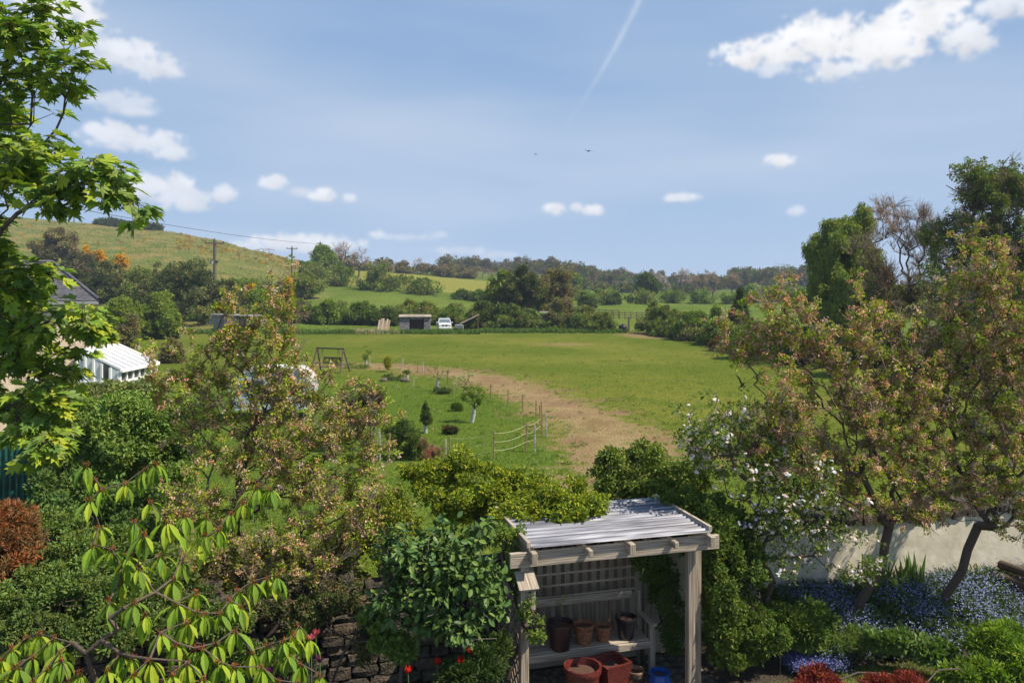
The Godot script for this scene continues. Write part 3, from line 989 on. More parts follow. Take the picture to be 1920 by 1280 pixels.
	stand("hawthorn_bush", "light green bushes on the rise beside the orange gorse", on_land(-44.65, -165.00), 9.13, 10.047, FRESH * 0.7, "bush", {"second": OLIVE, "share": 0.4})
	stand("hawthorn_bush", "dark leaning bush behind the faded blossom spire", on_land(-32.25, -118.00), 3.80, 4.790, GREEN, "bush", {"second": BROWN, "share": 0.25})
	stand("hawthorn_bush", "rounded green hawthorn bush above the wooden swing", on_land(-27.15, -117.00), 3.73, 5.541, GREEN, "bush", {"second": FRESH, "share": 0.25})
	stand("hawthorn_bush", "dark green hawthorn bush left of the leaning boards", on_land(-22.17, -117.00), 3.42, 5.066, GREEN * 0.8, "bush", {"second": GREEN, "share": 0.4})
	stand("hawthorn_bush", "dark hawthorn bush behind the leaning boards", on_land(-18.44, -116.00), 2.80, 3.767, GREEN * 0.8, "bush", {"second": DARK, "share": 0.3})
	stand("hawthorn_bush", "broad pale green bush behind the concrete garage", on_land(-14.65, -119.00), 3.71, 7.649, FRESH * 0.7, "bush", {"second": OLIVE, "share": 0.4})
	stand("hawthorn_bush", "pale green bush behind the silver car", on_land(-8.71, -117.00), 2.63, 4.908, FRESH * 0.7, "bush", {"second": GREEN, "share": 0.5})
	hedge_along("foot_hedge", "low tangled hedge linking the hawthorn bushes behind the garage", [on_land(-38.65, -119.00), on_land(-32.21, -119.00), on_land(-25.76, -119.00), on_land(-19.16, -118.00), on_land(-12.99, -120.00), on_land(-4.83, -119.00)], 4.0, 2.6, GREEN * 0.85, {"second": OLIVE, "share": 0.4})
	hedge_along("foot_hedge", "tangled scrub at the foot of the evergreen oak", [on_land(-59.86, -112.00), on_land(-56.02, -115.00), on_land(-50.14, -114.00), on_land(-44.34, -113.00), on_land(-40.81, -116.00)], 4.0, 3.0, GREEN * 0.8, {"second": OLIVE, "share": 0.5})
	hedge_along("foot_hedge", "low mixed undergrowth along the central clump", [on_land(-6.06, -112.00), on_land(-0.74, -110.00), on_land(4.47, -110.00), on_land(9.41, -107.00), on_land(13.23, -104.00)], 3.4, 2.2, OLIVE * 0.8, {"second": GREEN, "share": 0.5})
	hedge_along("foot_hedge", "low hedge growth down the far side of the field", [on_land(17.90, -101.00), on_land(20.09, -90.00), on_land(21.11, -80.00), on_land(21.79, -70.00), on_land(22.65, -62.00), on_land(25.12, -58.00), on_land(27.97, -53.00), on_land(31.16, -49.00)], 3.4, 2.1, GREEN * 0.75, {"second": OLIVE, "share": 0.35, "n": 2600})
	# the second hedge, across the meadow
	hedge_along("field_hedge", "long dark hedge dividing the green meadow from the yellow field", [on_land(-54.55, -215.00), on_land(-44.38, -205.00), on_land(-36.54, -200.00), on_land(-28.58, -192.00), on_land(-21.39, -186.00), on_land(-15.39, -182.00)], 7.0, 5.2, GREEN * 0.85, {"second": OLIVE, "share": 0.35})
	stand("hawthorn_bush", "dark round bush at the end of the yellow field hedge", on_land(-11.20, -180.00), 5.12, 4.141, GREEN * 0.8, "bush")
	stand("hawthorn_bush", "dark round bush standing against the yellow field, last of its hedge", on_land(-7.47, -178.00), 5.00, 4.095, GREEN * 0.85, "bush")
	stand("field_tree", "bushy bright green tree standing on the ridge", on_land(-56.13, -235.00), 18.51, 7.314, GREEN * 1.15, "round", {"second": FRESH, "share": 0.3, "n": 900})
	stand("field_tree", "dark bush below the bushy ridge tree", on_land(-58.36, -230.00), 13.25, 7.158, GREEN * 0.8, "bush", {"cat": "bush"})
	# bare trees on the skyline
	bare("bare_tree", "tall bare tree right of the bushy ridge tree", on_land(-52.22, -245.00), 19.92, 7.957, GREY)
	bare("bare_tree", "bare tree with upswept twigs, second right of the ridge tree", on_land(-47.57, -245.00), 18.10, 6.962, GREY)
	bare("bare_tree", "lone bare tree standing over the yellow field", on_land(-35.72, -300.00), 17.38, 7.307, GREY)
	bare("bare_tree", "low bare tree on the skyline behind the crossarm pole", on_land(-103.82, -330.00), 22.86, 10.271, GREY, {"twigs": 1.6})
	bare("bare_tree", "small bare tree left of the bushy ridge tree", on_land(-75.51, -300.00), 20.63, 6.089, GREY)
	var fg := "brown leafless trees along the far field edge"
	var proto := bare("brown_tree", "brown leafless tree over the yellow field, second of its row from the ridge tree", on_land(-48.90, -295.00), 15.18, 6.786, BROWN, {"group": fg, "twigs": 2.0})
	var count := ["first", "second", "third", "fourth", "fifth", "sixth", "seventh", "eighth", "ninth", "tenth", "eleventh", "twelfth", "thirteenth", "fourteenth", "fifteenth", "sixteenth", "seventeenth", "eighteenth"]
	var k := 0
	for q in [[690, 300, 0.8], [735, 305, 1.05], [752, 298, 0.8], [812, 305, 0.95], [832, 298, 1.15], [858, 305, 0.9], [878, 300, 1.2], [905, 310, 1.25], [925, 300, 1.0], [1110, 330, 1.1], [1135, 350, 0.9], [1160, 340, 1.2], [1180, 330, 1.1]]:
		var x: float = (q[0] - 960) / 1478.0 * q[1]
		dup(proto, on_land(x, -q[1]), k * 1.3, q[2] * 1.05, "brown leafless tree over the yellow field, %s of its row from the ridge tree" % count[k if k == 0 else k + 1] if q[0] < 950 else "brown leafless tree in the far valley hedge, %s from the central clump" % count[k - 9], fg)
		k += 1
	hedge_along("far_hedge", "far hedge along the top of the yellow field", [on_land(-64.09, -296.00), on_land(-48.39, -298.00), on_land(-32.48, -300.00), on_land(-16.24, -300.00), on_land(-6.09, -300.00)], 8.0, 4.2, OLIVE * 0.8, {"second": BROWN, "share": 0.45})
	# pines on the ridge
	var pg := "dark pine trees on the far ridge"
	var pine := stand("pine_tree", "flat topped dark pine on the far ridge, twelfth from the yellow field", on_land(24.63, -560.00), 24.32, 10.609, DARK * 0.8, "pine", {"group": pg, "n": 170, "size": 1.6})
	for i in 17:
		var px: float = [848, 862, 880, 895, 915, 933, 948, 962, 978, 992, 1008, 1040, 1052, 1063, 1076, 1090, 1104][i]
		var d := rr(540, 590)
		dup(pine, on_land((px - 960) / 1478.0 * d, -d), i * 2.1, rr(0.75, 1.0) * (1.0 if px < 1060 else 0.75), "flat topped dark pine on the far ridge, %s from the yellow field" % count[i if i < 11 else i + 1], pg)
	var wood := thing("ridge_woodland", "dark woodland covering the ridge below the pines", "woodland", on_land(13.53, -500.00))
	wood.set_meta("kind", "stuff")
	var blobs := []
	for i in 34:
		var px := rr(835, 1125)
		var d := rr(430, 520)
		var p := on_land((px - 960) / 1478.0 * d, -d) - wood.position
		blobs.append([p + Vector3(0, 3.5, 0), Vector3(7, 5.0, 7)])
	foliage(wood, "foliage", blobs, 3000, 2.1, OLIVE * 0.62, "dense", {"second": BROWN * 0.7, "share": 0.35})
	wood = thing("valley_woodland", "mixed woodland along the far valley, green and brown", "woodland", on_land(77.94, -480.00))
	wood.set_meta("kind", "stuff")
	blobs = []
	for i in 46:
		var px := rr(1090, 1380)
		var d := rr(400, 520)
		var p := on_land((px - 960) / 1478.0 * d, -d) - wood.position
		blobs.append([p + Vector3(0, 3.5, 0), Vector3(6.5, rr(3.5, 5.5), 6)])
	foliage(wood, "foliage", blobs, 3800, 2.0, GREEN * 0.75, "dense", {"second": BROWN * 0.8, "share": 0.4})
	wood = thing("hill_woodland", "rounded pale green woodland on the low ridge left of the willow", "woodland", on_land(155.82, -470.00))
	wood.set_meta("kind", "stuff")
	blobs = []
	for i in 46:
		var px := rr(1362, 1620)
		var d := rr(390, 500)
		var p := on_land((px - 960) / 1478.0 * d, -d) - wood.position
		blobs.append([p + Vector3(0, 4.5 + (d - 390.0) * 0.012, 0), Vector3(7.5, 5.5, 7)])
	foliage(wood, "foliage", blobs, 4200, 2.0, Color(0.14, 0.17, 0.05), "dense", {"second": BROWN * 0.8, "share": 0.33})
	# trees in the valley
	stand("valley_tree", "dark green rounded tree in the valley left of the bare trees", on_land(39.84, -230.00), 9.98, 7.158, GREEN * 0.7, "round", {"second": DARK, "share": 0.3})
	stand("valley_tree", "fresh green tree behind the brown clump", on_land(20.46, -270.00), 11.03, 6.576, FRESH * 0.7, "round", {"second": GREEN, "share": 0.3})
	bare("bare_tree", "bare tree right of the dark valley tree", on_land(49.78, -260.00), 10.81, 6.333, GREY, {"twigs": 1.7})
	bare("bare_tree", "tallest rounded bare tree in the far valley", on_land(57.55, -265.00), 12.53, 7.530, GREY, {"twigs": 1.7})
	bare("bare_tree", "bare brown tree with narrow crown in the valley", on_land(63.57, -270.00), 11.03, 5.480, BROWN * 1.2, {"twigs": 1.9})
	bare("bare_tree", "broad bare brown tree below the pale ridge woodland", on_land(70.15, -275.00), 11.51, 7.815, BROWN * 1.2, {"twigs": 1.9})
	bare("bare_tree", "bare brown tree at the foot of the ridge woodland", on_land(78.05, -280.00), 11.06, 7.199, BROWN * 1.2, {"twigs": 1.9})
	hedge_along("valley_hedge", "olive hedge across the valley beyond the paddock rails", [on_land(17.34, -205.00), on_land(24.36, -200.00), on_land(31.66, -195.00), on_land(38.57, -190.00)], 6.0, 3.6, OLIVE, {"second": GREEN, "share": 0.5})
	hedge_along("valley_hedge", "green hedge at the top of the pale paddock", [on_land(45.36, -222.00), on_land(54.07, -222.00), on_land(62.52, -220.00), on_land(72.94, -220.00), on_land(84.07, -218.00)], 6.0, 4.0, GREEN, {"second": FRESH, "share": 0.3})
	hedge_along("valley_hedge", "farther dark hedge below the valley woodland", [on_land(26.39, -300.00), on_land(40.60, -300.00), on_land(56.83, -300.00), on_land(77.13, -300.00)], 7.0, 3.5, DARK, {"second": OLIVE, "share": 0.4})
	stand("valley_bush", "dark round bush in the valley beyond the paddock", on_land(17.17, -175.00), 3.70, 4.736, DARK, "bush", {"second": GREEN, "share": 0.5})
	stand("valley_bush", "dark bush at the middle of the valley hedge", on_land(23.41, -185.00), 4.12, 5.007, DARK, "bush", {"second": GREEN, "share": 0.5})
	# the clump in the middle of the far field edge
	stand("clump_tree", "light green leafy tree at the edge of the central clump", on_land(-1.46, -120.00), 8.00, 5.359, FRESH * 0.75, "round", {"second": GREEN, "share": 0.35, "n": 1000})
	stand("clump_tree", "large olive grey tree in the middle of the central clump", on_land(1.98, -117.00), 8.32, 6.808, OLIVE * 0.75, "round", {"second": DARK, "share": 0.45, "n": 1300})
	stand("clump_tree", "brownish sparse tree at the side of the central clump", on_land(6.44, -119.00), 8.62, 6.119, OLIVE, "round", {"second": BROWN * 1.1, "share": 0.5, "n": 800})
	stand("clump_bush", "dark green bush low in front of the central clump", on_land(-3.44, -113.00), 3.85, 6.116, GREEN * 0.65, "bush", {"second": DARK, "share": 0.4})
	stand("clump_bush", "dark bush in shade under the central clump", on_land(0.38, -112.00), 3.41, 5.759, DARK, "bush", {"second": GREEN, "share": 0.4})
	stand("clump_bush", "olive bush hiding the small white shelter", on_land(7.51, -111.00), 3.87, 4.957, OLIVE, "bush", {"second": BROWN, "share": 0.35})
	stand("clump_bush", "olive brown bush right of the white shelter", on_land(9.96, -109.00), 3.01, 4.425, OLIVE, "bush", {"second": GREEN, "share": 0.4})
	stand("clump_bush", "low green bush beside the gate post", on_land(11.94, -105.00), 2.16, 3.268, GREEN, "bush", {"second": OLIVE, "share": 0.4})
	# poles and wires
	var pa := telegraph_pole("wooden telegraph pole with crossarm and transformer above the evergreen oak", on_land(-56.63, -150.00), 14.64, 1.7, true)
	var pb := telegraph_pole("wooden telegraph pole with crossarm left of the bushy ridge tree", on_land(-62.87, -225.00), 17.48, 1.5, false)
	telegraph_pole("thin bare pole standing alone on the hill skyline", on_land(-176.86, -318.00), 39.86, 0.0, false)
	telegraph_pole("pole top rising out of the bushy ridge tree", on_land(-58.46, -240.00), 19.78, 0.6, false)
	telegraph_pole("grey pole rising behind the brown side of the central clump", on_land(7.27, -128.00), 8.38, 0.0, false)
	telegraph_pole("short grey pole behind the olive bush of the clump", on_land(8.78, -126.00), 6.11, 0.0, false)
	wire("long overhead wire sagging across the sky above the hill", Vector3(-55.21, 15.447, -80), Vector3(-57.97, 19.171, -238), 1.0, 0.035)
	wire("overhead wire running on from the bushy ridge tree to the bare trees", Vector3(-57.97, 19.171, -238), Vector3(-35.724, 16.164, -330), 2.0, 0.045)
	# the willow and the tall trees by the field, right
	var w := thing("weeping_willow", "weeping willow with hanging green strands beside the field", "tree", on_land(25.80, -62.00))
	var wb := [[Vector3(25.589, 9.405, -62), Vector3(2.097, 1.888, 1.993)], [Vector3(24.75, 6.888, -62), Vector3(1.678, 2.517, 2.097)], [Vector3(27.267, 10.244, -62), Vector3(1.678, 1.678, 1.678)], [Vector3(24.763, 3.555, -61), Vector3(1.981, 2.889, 2.435)], [Vector3(27.706, 6.066, -63), Vector3(2.131, 3.41, 2.771)], [Vector3(28.106, 3.112, -62), Vector3(1.678, 2.517, 2.097)]]
	var pts := []
	for q in wb: q[0] -= w.position
	for q in crown_points(wb, 40): pts.append(q[0])
	var g := grow([Vector3.ZERO, Vector3(0.2, 1.5, 0), Vector3(0.3, 3.2, 0)], pts, 0.8)
	part("trunk", wood_mesh(g, 0.03), M.bark, w)
	foliage(w, "crown", wb, 1500, 0.75, Color(0.25, 0.31, 0.055), "weep", {"lobes": 12})
	var bt := thing("budding_tree", "tall half bare tree with fine upswept twigs between willow and big tree", "tree", on_land(28.08, -57.00))
	wb = [[Vector3(26.996, 9.049, -57), Vector3(2.314, 2.314, 2.314)], [Vector3(28.924, 9.435, -57), Vector3(2.121, 2.121, 2.121)], [Vector3(30.081, 6.735, -57), Vector3(1.735, 2.314, 2.025)], [Vector3(26.225, 5.964, -57), Vector3(1.735, 2.314, 2.025)], [Vector3(28.153, 4.422, -57), Vector3(2.7, 1.928, 2.314)]]
	pts = []
	for q in wb: q[0] -= bt.position
	for q in crown_points(wb, 330, 8, 0.5, 0.4): pts.append(q[0])
	g = grow([Vector3.ZERO, Vector3(0.1, 1.6, 0), Vector3(-0.4, 3.6, 0)], pts, 0.55, 0.3)
	part("trunk", wood_mesh(g, 0.016), M.bark, bt)
	on_twigs(bt, "crown", g, 1.0, 3, 0.95, BROWN * 0.8, "twigs", {"mat": M.twig, "up": 0.8, "off": 0.1})
	foliage(bt, "foliage", [wb[3], wb[4]], 600, 0.32, OLIVE, "dense")
	var big := thing("spreading_tree", "big dark spreading tree filling the sky beside the field", "tree", on_land(29.51, -49.00))
	wb = [[Vector3(27.848, 7.486, -49), Vector3(2.321, 2.652, 2.486)], [Vector3(29.838, 9.807, -49), Vector3(2.652, 2.652, 2.652)], [Vector3(31.164, 11.962, -49), Vector3(2.652, 1.658, 2.155)], [Vector3(28.843, 11.465, -49), Vector3(1.989, 1.658, 1.823)], [Vector3(28.254, 4.513, -48), Vector3(2.923, 2.273, 2.598)], [Vector3(31.827, 5.829, -49), Vector3(2.652, 3.647, 3.15)], [Vector3(26.394, 1.979, -47), Vector3(1.908, 1.908, 1.908)], [Vector3(33.816, 8.813, -49), Vector3(2.984, 3.978, 3.481)]]
	pts = []
	for q in wb: q[0] -= big.position
	for q in crown_points(wb, 220, 9, 0.5, 0.4): pts.append(q[0])
	g = grow([Vector3.ZERO, Vector3(0.1, 1.6, 0), Vector3(0.3, 3.0, 0)], pts, 0.6, 0.3)
	part("trunk", wood_mesh(g, 0.028), M.bark, big)
	foliage(big, "crown", wb, 4200, 0.34, Color(0.21, 0.25, 0.065), "dense", {"second": BROWN * 0.8, "share": 0.2, "lobes": 14, "lobe": 0.4})
	on_twigs(big, "twigs", g, 0.8, 2, 0.9, BROWN * 0.7, "twigs", {"mat": M.twig, "up": 0.5, "off": 0.1})
	# undergrowth beneath them and the hedge that runs down the field
	var rg := "bushes of the hedge down the far side of the field"
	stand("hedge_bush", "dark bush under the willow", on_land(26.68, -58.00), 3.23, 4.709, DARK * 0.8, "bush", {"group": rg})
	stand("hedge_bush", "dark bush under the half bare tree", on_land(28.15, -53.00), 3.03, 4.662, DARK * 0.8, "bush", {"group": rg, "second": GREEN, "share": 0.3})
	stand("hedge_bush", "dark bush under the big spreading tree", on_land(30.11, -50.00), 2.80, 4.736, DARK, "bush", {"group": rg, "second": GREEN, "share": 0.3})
	stand("hedge_bush", "large green bush at the gateway end of the hedge", on_land(19.49, -100.00), 3.17, 4.465, GREEN * 0.9, "bush", {"group": rg, "second": OLIVE, "share": 0.4})
	stand("hedge_bush", "sparse light bush standing up behind the gateway bush", on_land(19.22, -106.00), 3.78, 2.869, OLIVE, "bush", {"group": rg, "second": FRESH, "share": 0.4})
	stand("hedge_bush", "green bush second along the hedge from the gateway", on_land(20.24, -88.00), 2.80, 4.168, GREEN, "bush", {"group": rg, "second": FRESH, "share": 0.25})
	stand("hedge_bush", "pale yellow green sapling rising from the hedge", on_land(23.96, -92.00), 3.13, 1.867, FRESH, "round", {"group": rg})
	stand("hedge_bush", "broad green bush in front of the dark conifer", on_land(20.84, -80.00), 1.75, 3.789, GREEN * 0.85, "bush", {"group": rg, "second": OLIVE, "share": 0.3})
	stand("hedge_bush", "russet red low bush at the foot of the hedge", on_land(18.76, -72.00), 0.76, 1.559, Color(0.2, 0.07, 0.04), "bush", {"group": rg, "second": GREEN, "share": 0.3})
	stand("hedge_bush", "brown low bush at the foot of the hedge near the gateway", on_land(19.20, -86.00), 0.99, 1.746, BROWN, "bush", {"group": rg, "second": GREEN, "share": 0.3})
	stand("hedge_bush", "green bush of the hedge behind the blossom branch", on_land(21.16, -68.00), 2.47, 3.681, GREEN * 0.8, "bush", {"group": rg, "second": DARK, "share": 0.3})
	stand("hedge_bush", "green bush of the hedge before the willow", on_land(21.92, -60.00), 2.28, 4.060, GREEN * 0.8, "bush", {"group": rg, "second": DARK, "share": 0.4})
	stand("dark_conifer", "dark pointed conifer standing in the field hedge", on_land(24.32, -84.00), 5.57, 2.955, DARK, "cone", {"cat": "tree", "second": GREEN, "share": 0.25})
	# long grass along the field edge
	at = []
	tint = []
	for i in 5200:
		var px := rr(330, 1175)
		var d := 104.0 + rr(-3.0, 5.0) * rng.randf() - (2.5 if px < 900 else 0.0)
		if px > 395 and px < 480: d = rr(96, 101)
		at.append(frame_at(on_land((px - 960) / 1478.0 * d, -d), Vector3.UP + rv() * 0.2, rr(0.25, 0.6)))
		tint.append(tone(Color(0.42, 0.36, 0.22) if px > 665 and px < 750 and rng.randf() < 0.6 else Color(0.1, 0.17, 0.03), 0.3))
	tag(scatter("long_grass", SP.tuft, M.leaf, at, tint, self), "strip of long grass and pale reeds along the far edge of the field", "grass", "", "stuff")


# ---------------------------------------------------------------- across the field and in the orchard
func basis_y(a: float) -> Basis: return Basis(Vector3.UP, a)
func garage(at: Vector3) -> void:
	var t := thing("concrete_garage", "grey concrete panel garage with dark open doorway beside the silver car", "garage", at, 0.12)
	var w := 4.1
	var h := 2.15
	var l := 5.0
	# front panels laid in courses either side of the doorway
	for k in 9:
		for s in [[-w / 2, -0.75], [1.18, w / 2]]:
			var mb := MB.new()
			mb.col = Color.WHITE * rr(0.85, 1.1)
			mb.box(Vector3((s[0] + s[1]) / 2, 0.1 + k * 0.215, -0.06), Vector3(s[1] - s[0], 0.2, 0.12), Basis.IDENTITY, 0.012)
			part("panel", mb, M.block, t)
	for s in [-1, 1]:
		for k in 9:
			var mb := MB.new()
			mb.col = Color.WHITE * rr(0.85, 1.1)
			mb.box(Vector3(s * (w / 2 - 0.06), 0.1 + k * 0.215, -l / 2 - 0.1), Vector3(0.12, 0.2, l - 0.1), Basis.IDENTITY, 0.012)
			part("panel", mb, M.block, t)
	var mb := MB.new()
	mb.box(Vector3(0, h / 2, -l - 0.07), Vector3(w, h, 0.12))
	part("rear_wall", mb, M.block, t)
	mb = MB.new()
	mb.box(Vector3(0.2, 1.83, -0.06), Vector3(1.92, 0.2, 0.14), Basis.IDENTITY, 0.01)
	part("lintel", mb, M.block, t)
	mb = MB.new()
	mb.box(Vector3(0.2, 0.88, -0.9), Vector3(1.9, 1.75, 0.05))
	part("door", mb, M.door_brown, t)
	mb = MB.new()
	mb.box(Vector3(0, h - 0.04, -l / 2), Vector3(w + 0.25, 0.12, l + 0.4), Basis(Vector3.RIGHT, 0.02), 0.02)
	part("roof", mb, M.wood, t)
	for k in 3:
		mb = MB.new()
		mb.box(Vector3(-0.8 + k * 0.85, h + 0.1, -0.4 - k * 0.3), Vector3(0.75, 0.05, 0.5), basis_y(0.3 * k), 0.005)
		part("loose_board", mb, M.wood, t)
func hut(at: Vector3) -> void:
	var t := thing("garden_hut", "small grey flat roofed hut with white framed window by the evergreen oak", "hut", at, -0.15)
	var mb := MB.new()
	mb.box(Vector3(-0.7, 1.05, -1.5), Vector3(3.4, 2.1, 3.0), Basis.IDENTITY, 0.02)
	part("wall", mb, M.hut_wall, t)
	mb = MB.new()
	mb.box(Vector3(1.75, 1.0, -1.6), Vector3(1.5, 2.0, 2.6), Basis.IDENTITY, 0.02)
	part("lean_to", mb, M.wood_dark, t)
	mb = MB.new()
	mb.box(Vector3(0.3, 2.17, -1.4), Vector3(5.8, 0.12, 3.6), Basis(Vector3.FORWARD, 0.03), 0.02)
	part("roof", mb, M.block, t)
	mb = MB.new()
	for q in [[-0.35, 1.35, 0.08, 0.95], [0.35, 1.35, 0.08, 0.95], [0, 1.35, 0.06, 0.95]]: mb.box(Vector3(-0.3 + q[0], q[1], 0.03), Vector3(q[2], q[3], 0.08))
	for y in [0.9, 1.8]: mb.box(Vector3(-0.3, y, 0.034), Vector3(0.8, 0.08, 0.08))
	var f := part("window", mb, M.white, t)
	mb = MB.new()
	mb.box(Vector3(-0.3, 1.35, 0.01), Vector3(0.66, 0.86, 0.02))
	part("pane", mb, M.glass, f)
	for k in 7:
		mb = MB.new()
		mb.box(Vector3(1.08 + k * 0.2, 1.0, -0.27), Vector3(0.17, 1.9, 0.04))
		part("board", mb, M.wood_dark if k % 3 else M.wood, t)
	mb = MB.new()
	mb.bar(Vector3(1.2, 0.2, -0.1), Vector3(2.1, 1.7, -0.14), 0.05, 0.3)
	part("leaning_board", mb, M.stake, t)
	mb = MB.new()
	mb.bar(Vector3(-3.1, 0.9, -0.2), Vector3(-2.35, 2.5, -0.4), 0.03, 0.35)
	part("leaning_sheet", mb, M.zinc, t)
func silver_car(at: Vector3) -> void:
	var t := thing("silver_car", "silver four wheel drive car parked facing the field beside the garage", "car", at, 0.12)
	# a closed shell from cross sections front (z = 0) to rear
	var mb := MB.new()
	var secs := [[0.0, 0.7, 0.5, 0.98, 0.8], [-0.1, 0.86, 0.36, 1.06, 0.82], [-0.7, 0.91, 0.34, 1.12, 0.85], [-1.25, 0.92, 0.33, 1.16, 0.86], [-4.3, 0.92, 0.33, 1.18, 0.86], [-4.45, 0.86, 0.4, 1.1, 0.8]]
	var ring := func(s): return [Vector3(-s[1], s[2], s[0]), Vector3(-s[1] - 0.02, (s[2] + s[3]) * 0.5, s[0]), Vector3(-s[1] + 0.03, s[3] - 0.1, s[0]), Vector3(-s[4] + 0.04, s[3], s[0]), Vector3(0, s[3] + 0.04, s[0]), Vector3(s[4] - 0.04, s[3], s[0]), Vector3(s[1] - 0.03, s[3] - 0.1, s[0]), Vector3(s[1] + 0.02, (s[2] + s[3]) * 0.5, s[0]), Vector3(s[1], s[2], s[0])]
	for i in secs.size() - 1:
		var a: Array = ring.call(secs[i])
		var b: Array = ring.call(secs[i + 1])
		for k in 8: mb.quad(a[k], a[k + 1], b[k + 1], b[k])
	var a0: Array = ring.call(secs[0])
	for k in range(1, 8): mb.tri(a0[0], a0[k + 1], a0[k])
	part("body", mb, M.car_paint, t)
	mb = MB.new()
	var cab := [[-1.15, 1.14, 0.84], [-1.85, 1.66, 0.7], [-2.1, 1.72, 0.69], [-4.0, 1.7, 0.69], [-4.35, 1.2, 0.82]]
	for i in 4:
		var p = cab[i]; var q = cab[i + 1]
		if i > 0: mb.quad(Vector3(-p[2], p[1], p[0]), Vector3(p[2], p[1], p[0]), Vector3(q[2], q[1], q[0]), Vector3(-q[2], q[1], q[0]))
	for s in [-1.0, 1.0]:
		mb.bar(Vector3(s * 0.83, 1.15, -1.17), Vector3(s * 0.69, 1.67, -1.86), 0.07, 0.06)
		mb.bar(Vector3(s * 0.7, 1.66, -1.9), Vector3(s * 0.7, 1.66, -4.0), 0.06, 0.1)
		mb.bar(Vector3(s * 0.84, 1.15, -2.7), Vector3(s * 0.71, 1.66, -2.6), 0.05, 0.1)
		mb.bar(Vector3(s * 0.5, 1.78, -2.1), Vector3(s * 0.5, 1.78, -3.9), 0.05, 0.04)
	part("roof", mb, M.car_paint, t)
	mb = MB.new()
	mb.quad(Vector3(-0.8, 1.16, -1.18), Vector3(0.8, 1.16, -1.18), Vector3(0.67, 1.64, -1.84), Vector3(-0.67, 1.64, -1.84))
	part("windscreen", mb, M.screen, t)
	for s in [-1.0, 1.0]:
		mb = MB.new()
		mb.quad(Vector3(s * 0.83, 1.16, -1.3), Vector3(s * 0.83, 1.16, -4.2), Vector3(s * 0.69, 1.64, -3.95), Vector3(s * 0.69, 1.64, -1.9))
		part("side_window", mb, M.glass, t)
		mb = MB.new()
		mb.box(Vector3(s * 1.02, 1.2, -1.45), Vector3(0.22, 0.17, 0.1), Basis.IDENTITY, 0.04)
		part("mirror", mb, M.car_paint, t)
		mb = MB.new()
		mb.box(Vector3(s * 0.66, 0.86, -0.02), Vector3(0.3, 0.2, 0.1), basis_y(s * -0.35), 0.04)
		part("headlight", mb, M.lamp_glass, t)
		mb = MB.new()
		mb.box(Vector3(s * 0.22, 0.86, 0.015), Vector3(0.3, 0.17, 0.03), Basis.IDENTITY, 0.02)
		part("grille", mb, M.black, t)
		for z in [-0.95, -3.6]:
			mb = MB.new()
			mb.lathe(Vector3.ZERO, [Vector2(0.2, -0.11), Vector2(0.34, -0.11), Vector2(0.37, -0.06), Vector2(0.37, 0.06), Vector2(0.34, 0.11), Vector2(0.2, 0.11)], 18)
			var wh := put("wheel", mb.mesh(), M.black, t, Transform3D(Basis(Vector3.FORWARD, PI / 2), Vector3(s * 0.8, 0.37, z)))
			mb = MB.new()
			mb.lathe(Vector3.ZERO, [Vector2(0, -0.1), Vector2(0.2, -0.1), Vector2(0.2, 0.1), Vector2(0, 0.1)], 12)
			put("rim", mb.mesh(), M.zinc, wh)
	mb = MB.new()
	mb.box(Vector3(0, 0.52, 0.03), Vector3(1.66, 0.24, 0.16), Basis.IDENTITY, 0.05)
	part("bumper", mb, M.car_paint, t)
	mb = MB.new()
	mb.box(Vector3(0, 0.5, 0.12), Vector3(0.52, 0.11, 0.01))
	part("number_plate", mb, M.white, t)
func swing(at: Vector3) -> void:
	var t := thing("swing_seat", "weathered wooden garden swing seat hanging in an A frame on the lawn", "swing", at, -0.35)
	var w := 2.0
	var h := 1.62
	var mb := MB.new()
	mb.bar(Vector3(-w / 2 - 0.1, h, 0), Vector3(w / 2 + 0.1, h, 0), 0.1, 0.1, 0.01)
	part("top_beam", mb, M.wood_green, t)
	for s in [-1.0, 1.0]:
		for z in [-0.62, 0.62]:
			mb = MB.new()
			mb.bar(Vector3(s * w / 2, h, 0), Vector3(s * (w / 2 + 0.16), 0, z), 0.09, 0.09, 0.01)
			part("leg", mb, M.wood_green, t)
		mb = MB.new()
		mb.bar(Vector3(s * (w / 2 + 0.09), 0.62, -0.42), Vector3(s * (w / 2 + 0.09), 0.62, 0.42), 0.06, 0.08)
		part("crosspiece", mb, M.wood_green, t)
		mb = MB.new()
		for z in [-0.2, 0.28]: mb.tube(Vector3(s * 0.62, h, 0), Vector3(s * 0.7, 0.62, z), 0.012, 0.012, 4)
		part("chain", mb, M.dark, t)
		mb = MB.new()
		mb.bar(Vector3(s * 0.74, 0.62, -0.22), Vector3(s * 0.74, 0.6, 0.3), 0.06, 0.04)
		part("armrest", mb, M.wood_green, t)
	for k in 4:
		mb = MB.new()
		mb.bar(Vector3(-0.72, 0.4, -0.15 + k * 0.14), Vector3(0.72, 0.4, -0.15 + k * 0.14), 0.11, 0.03)
		part("seat_slat", mb, M.wood_green, t)
	for k in 5:
		mb = MB.new()
		mb.bar(Vector3(-0.72, 0.5 + k * 0.115, -0.2 - k * 0.03), Vector3(0.72, 0.5 + k * 0.115, -0.2 - k * 0.03), 0.025, 0.1)
		part("back_slat", mb, M.wood_green, t)
